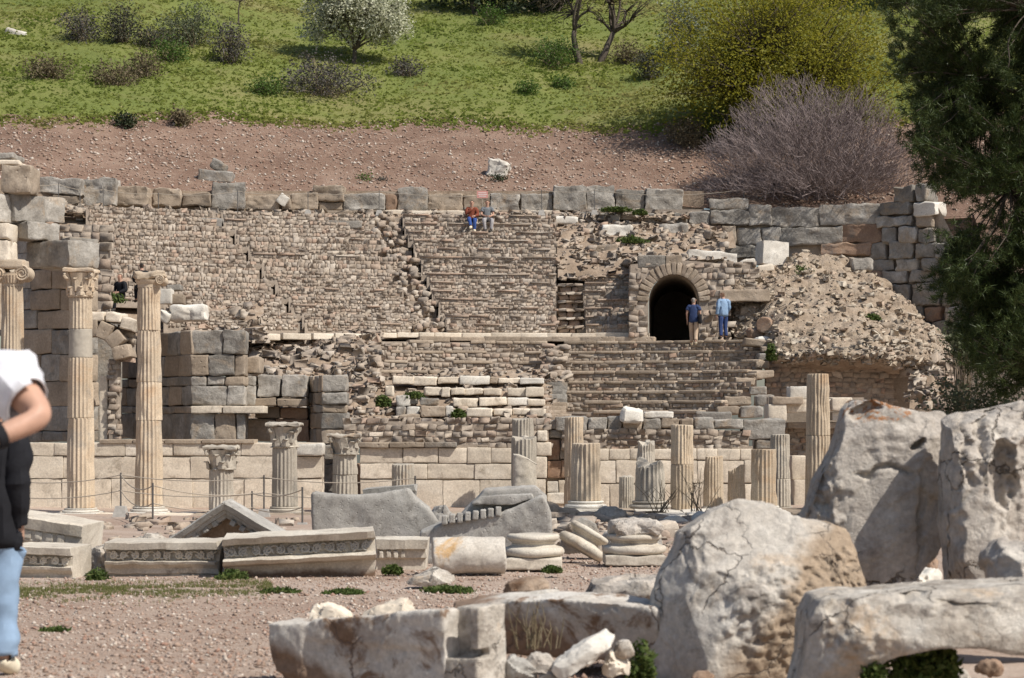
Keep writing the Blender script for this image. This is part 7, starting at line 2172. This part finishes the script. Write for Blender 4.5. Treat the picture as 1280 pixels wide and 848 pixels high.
# two people sitting on the top row
def sit(dx=0.0, twist=0.0):
    return dict(pelvis=(0, 0, .52), spine=(0, -.02, .68), chest=(0, .0, .87), neck=(0, .02, 1.04), headb=(0, .04, 1.12), headm=(0, .05, 1.20), headt=(0, .04, 1.275), shl=(-.18, .01, .985), shr=(.18, .01, .985),
                ell=(-.24, .08, .73), wrl=(-.12, .26, .66), pal=(-.06, .32, .65), elr=(.24, .08, .73), wrr=(.12, .26, .66), par=(.06, .32, .65),
                hil=(-.095, .03, .50), knl=(-.12, .44, .50), anl=(-.11, .44, .09), tol=(-.12, .60, .04), hir=(.095, .03, .50), knr=(.12, .44, .50), anr=(.12, .42, .09), tor=(.13, .58, .04))
zt_ = ZU[13] - .36
d1 = sit(); d1.update(anr=(.02, .62, .2), tor=(.06, .76, .14), knr=(.10, .45, .56), elr=(.22, .10, .75), wrr=(.02, .12, .92), par=(-.01, .11, 1.0))
person('person in a rust-brown top and blue jeans seated on the top row', Vector((PX(590, 74.5), rowY(20.7, PX(590, 74.5)) - .27, ZU[12])), math.radians(180), 1.66, d1, dict(top=rust, legs=blue_j, shoes=shoe_w, legs_name='jeans'), M['hair_dark'], sub=1, sleeve='long', group='people sitting on the top row')
d2 = sit(); d2.update(face=(0, 1, 0), knr=(.16, .44, .5), knl=(-.16, .42, .5))
person('person in a grey shirt seated on the top row right of the pink sign', Vector((PX(609, 74.5), rowY(20.7, PX(609, 74.5)) - .27, ZU[12])), math.radians(186), 1.68, d2, dict(top=grey_c, legs=lgrey, shoes=shoe_d), M['hair_dark'], sub=1, group='people sitting on the top row')
# two people by the passage, seen from behind
w1 = dict(hil=(-.09, 0, .91), knl=(-.09, .10, .5), anl=(-.08, .02, .1), tol=(-.08, .17, .04), knr=(.09, -.02, .5), anr=(.10, -.22, .12), tor=(.10, -.10, .05), ell=(-.24, -.03, 1.14), wrl=(-.23, .04, .9), pal=(-.23, .06, .82))
zw = PZ(427, rowY(14, XC)) - .03
r1, M1 = person('person in a navy shirt and beige trousers with a black shoulder bag at the passage', Vector((PX(867, 66.6), 66.6, PZ(432, 66.6))), math.radians(-12), 1.62, w1, dict(top=navy, legs=beige, shoes=shoe_w, hem=.84), M['hair_grey'], sub=1)
mb = MB(); V, Fc = rough_box((.24, -.06, .95), (.06, .13, .17), .04, .015, 6); mb.add(V, Fc.tolist())
mb.tube([(.24, -.1, 1.1), (.2, -.05, 1.45), (.24, .02, 1.1)], .012, 6); mb.v = [tuple(M1 @ Vector(v)) for v in mb.v]
tag(mb.build('shoulder_bag', black, None, None, True), 'black shoulder bag carried by the person in navy', 'bag')
w2 = dict(elr=(.25, -.02, 1.15), wrr=(.23, .12, .98), par=(.22, .17, .95), headb=(0, .03, 1.54), headm=(-.02, .05, 1.62), headt=(-.02, .05, 1.69))
person('person in a pale blue shirt and dark jeans standing right of the passage', Vector((PX(904, 66.9), 66.9, PZ(424.5, 66.9))), math.radians(25), 1.62, w2, dict(top=lblue, legs=denim, shoes=shoe_d, hem=.84, loose=.6, legs_name='jeans'), M['hair_brown'], sub=1, sleeve='long')
# two people in black half hidden behind the broken capital
b1 = sit(); b1.update(elr=(.26, .05, .74), ell=(-.26, .05, .74))
person('person in black crouching on the ledge left of the broken capital', Vector((PX(147, 62.5), 63.0, PZ(374, 62.5) - .42)), math.radians(150), 1.68, b1, dict(top=black, legs=black, shoes=shoe_d), M['hair_brown'], sub=1, sleeve='long')
person('dark-haired person in black mostly hidden behind the broken capital', Vector((PX(172, 62.5), 63.2, PZ(374, 62.5) - .05)), math.radians(20), 1.68, b1, dict(top=black, legs=black, shoes=shoe_d), M['hair_dark'], sub=1, sleeve='long')
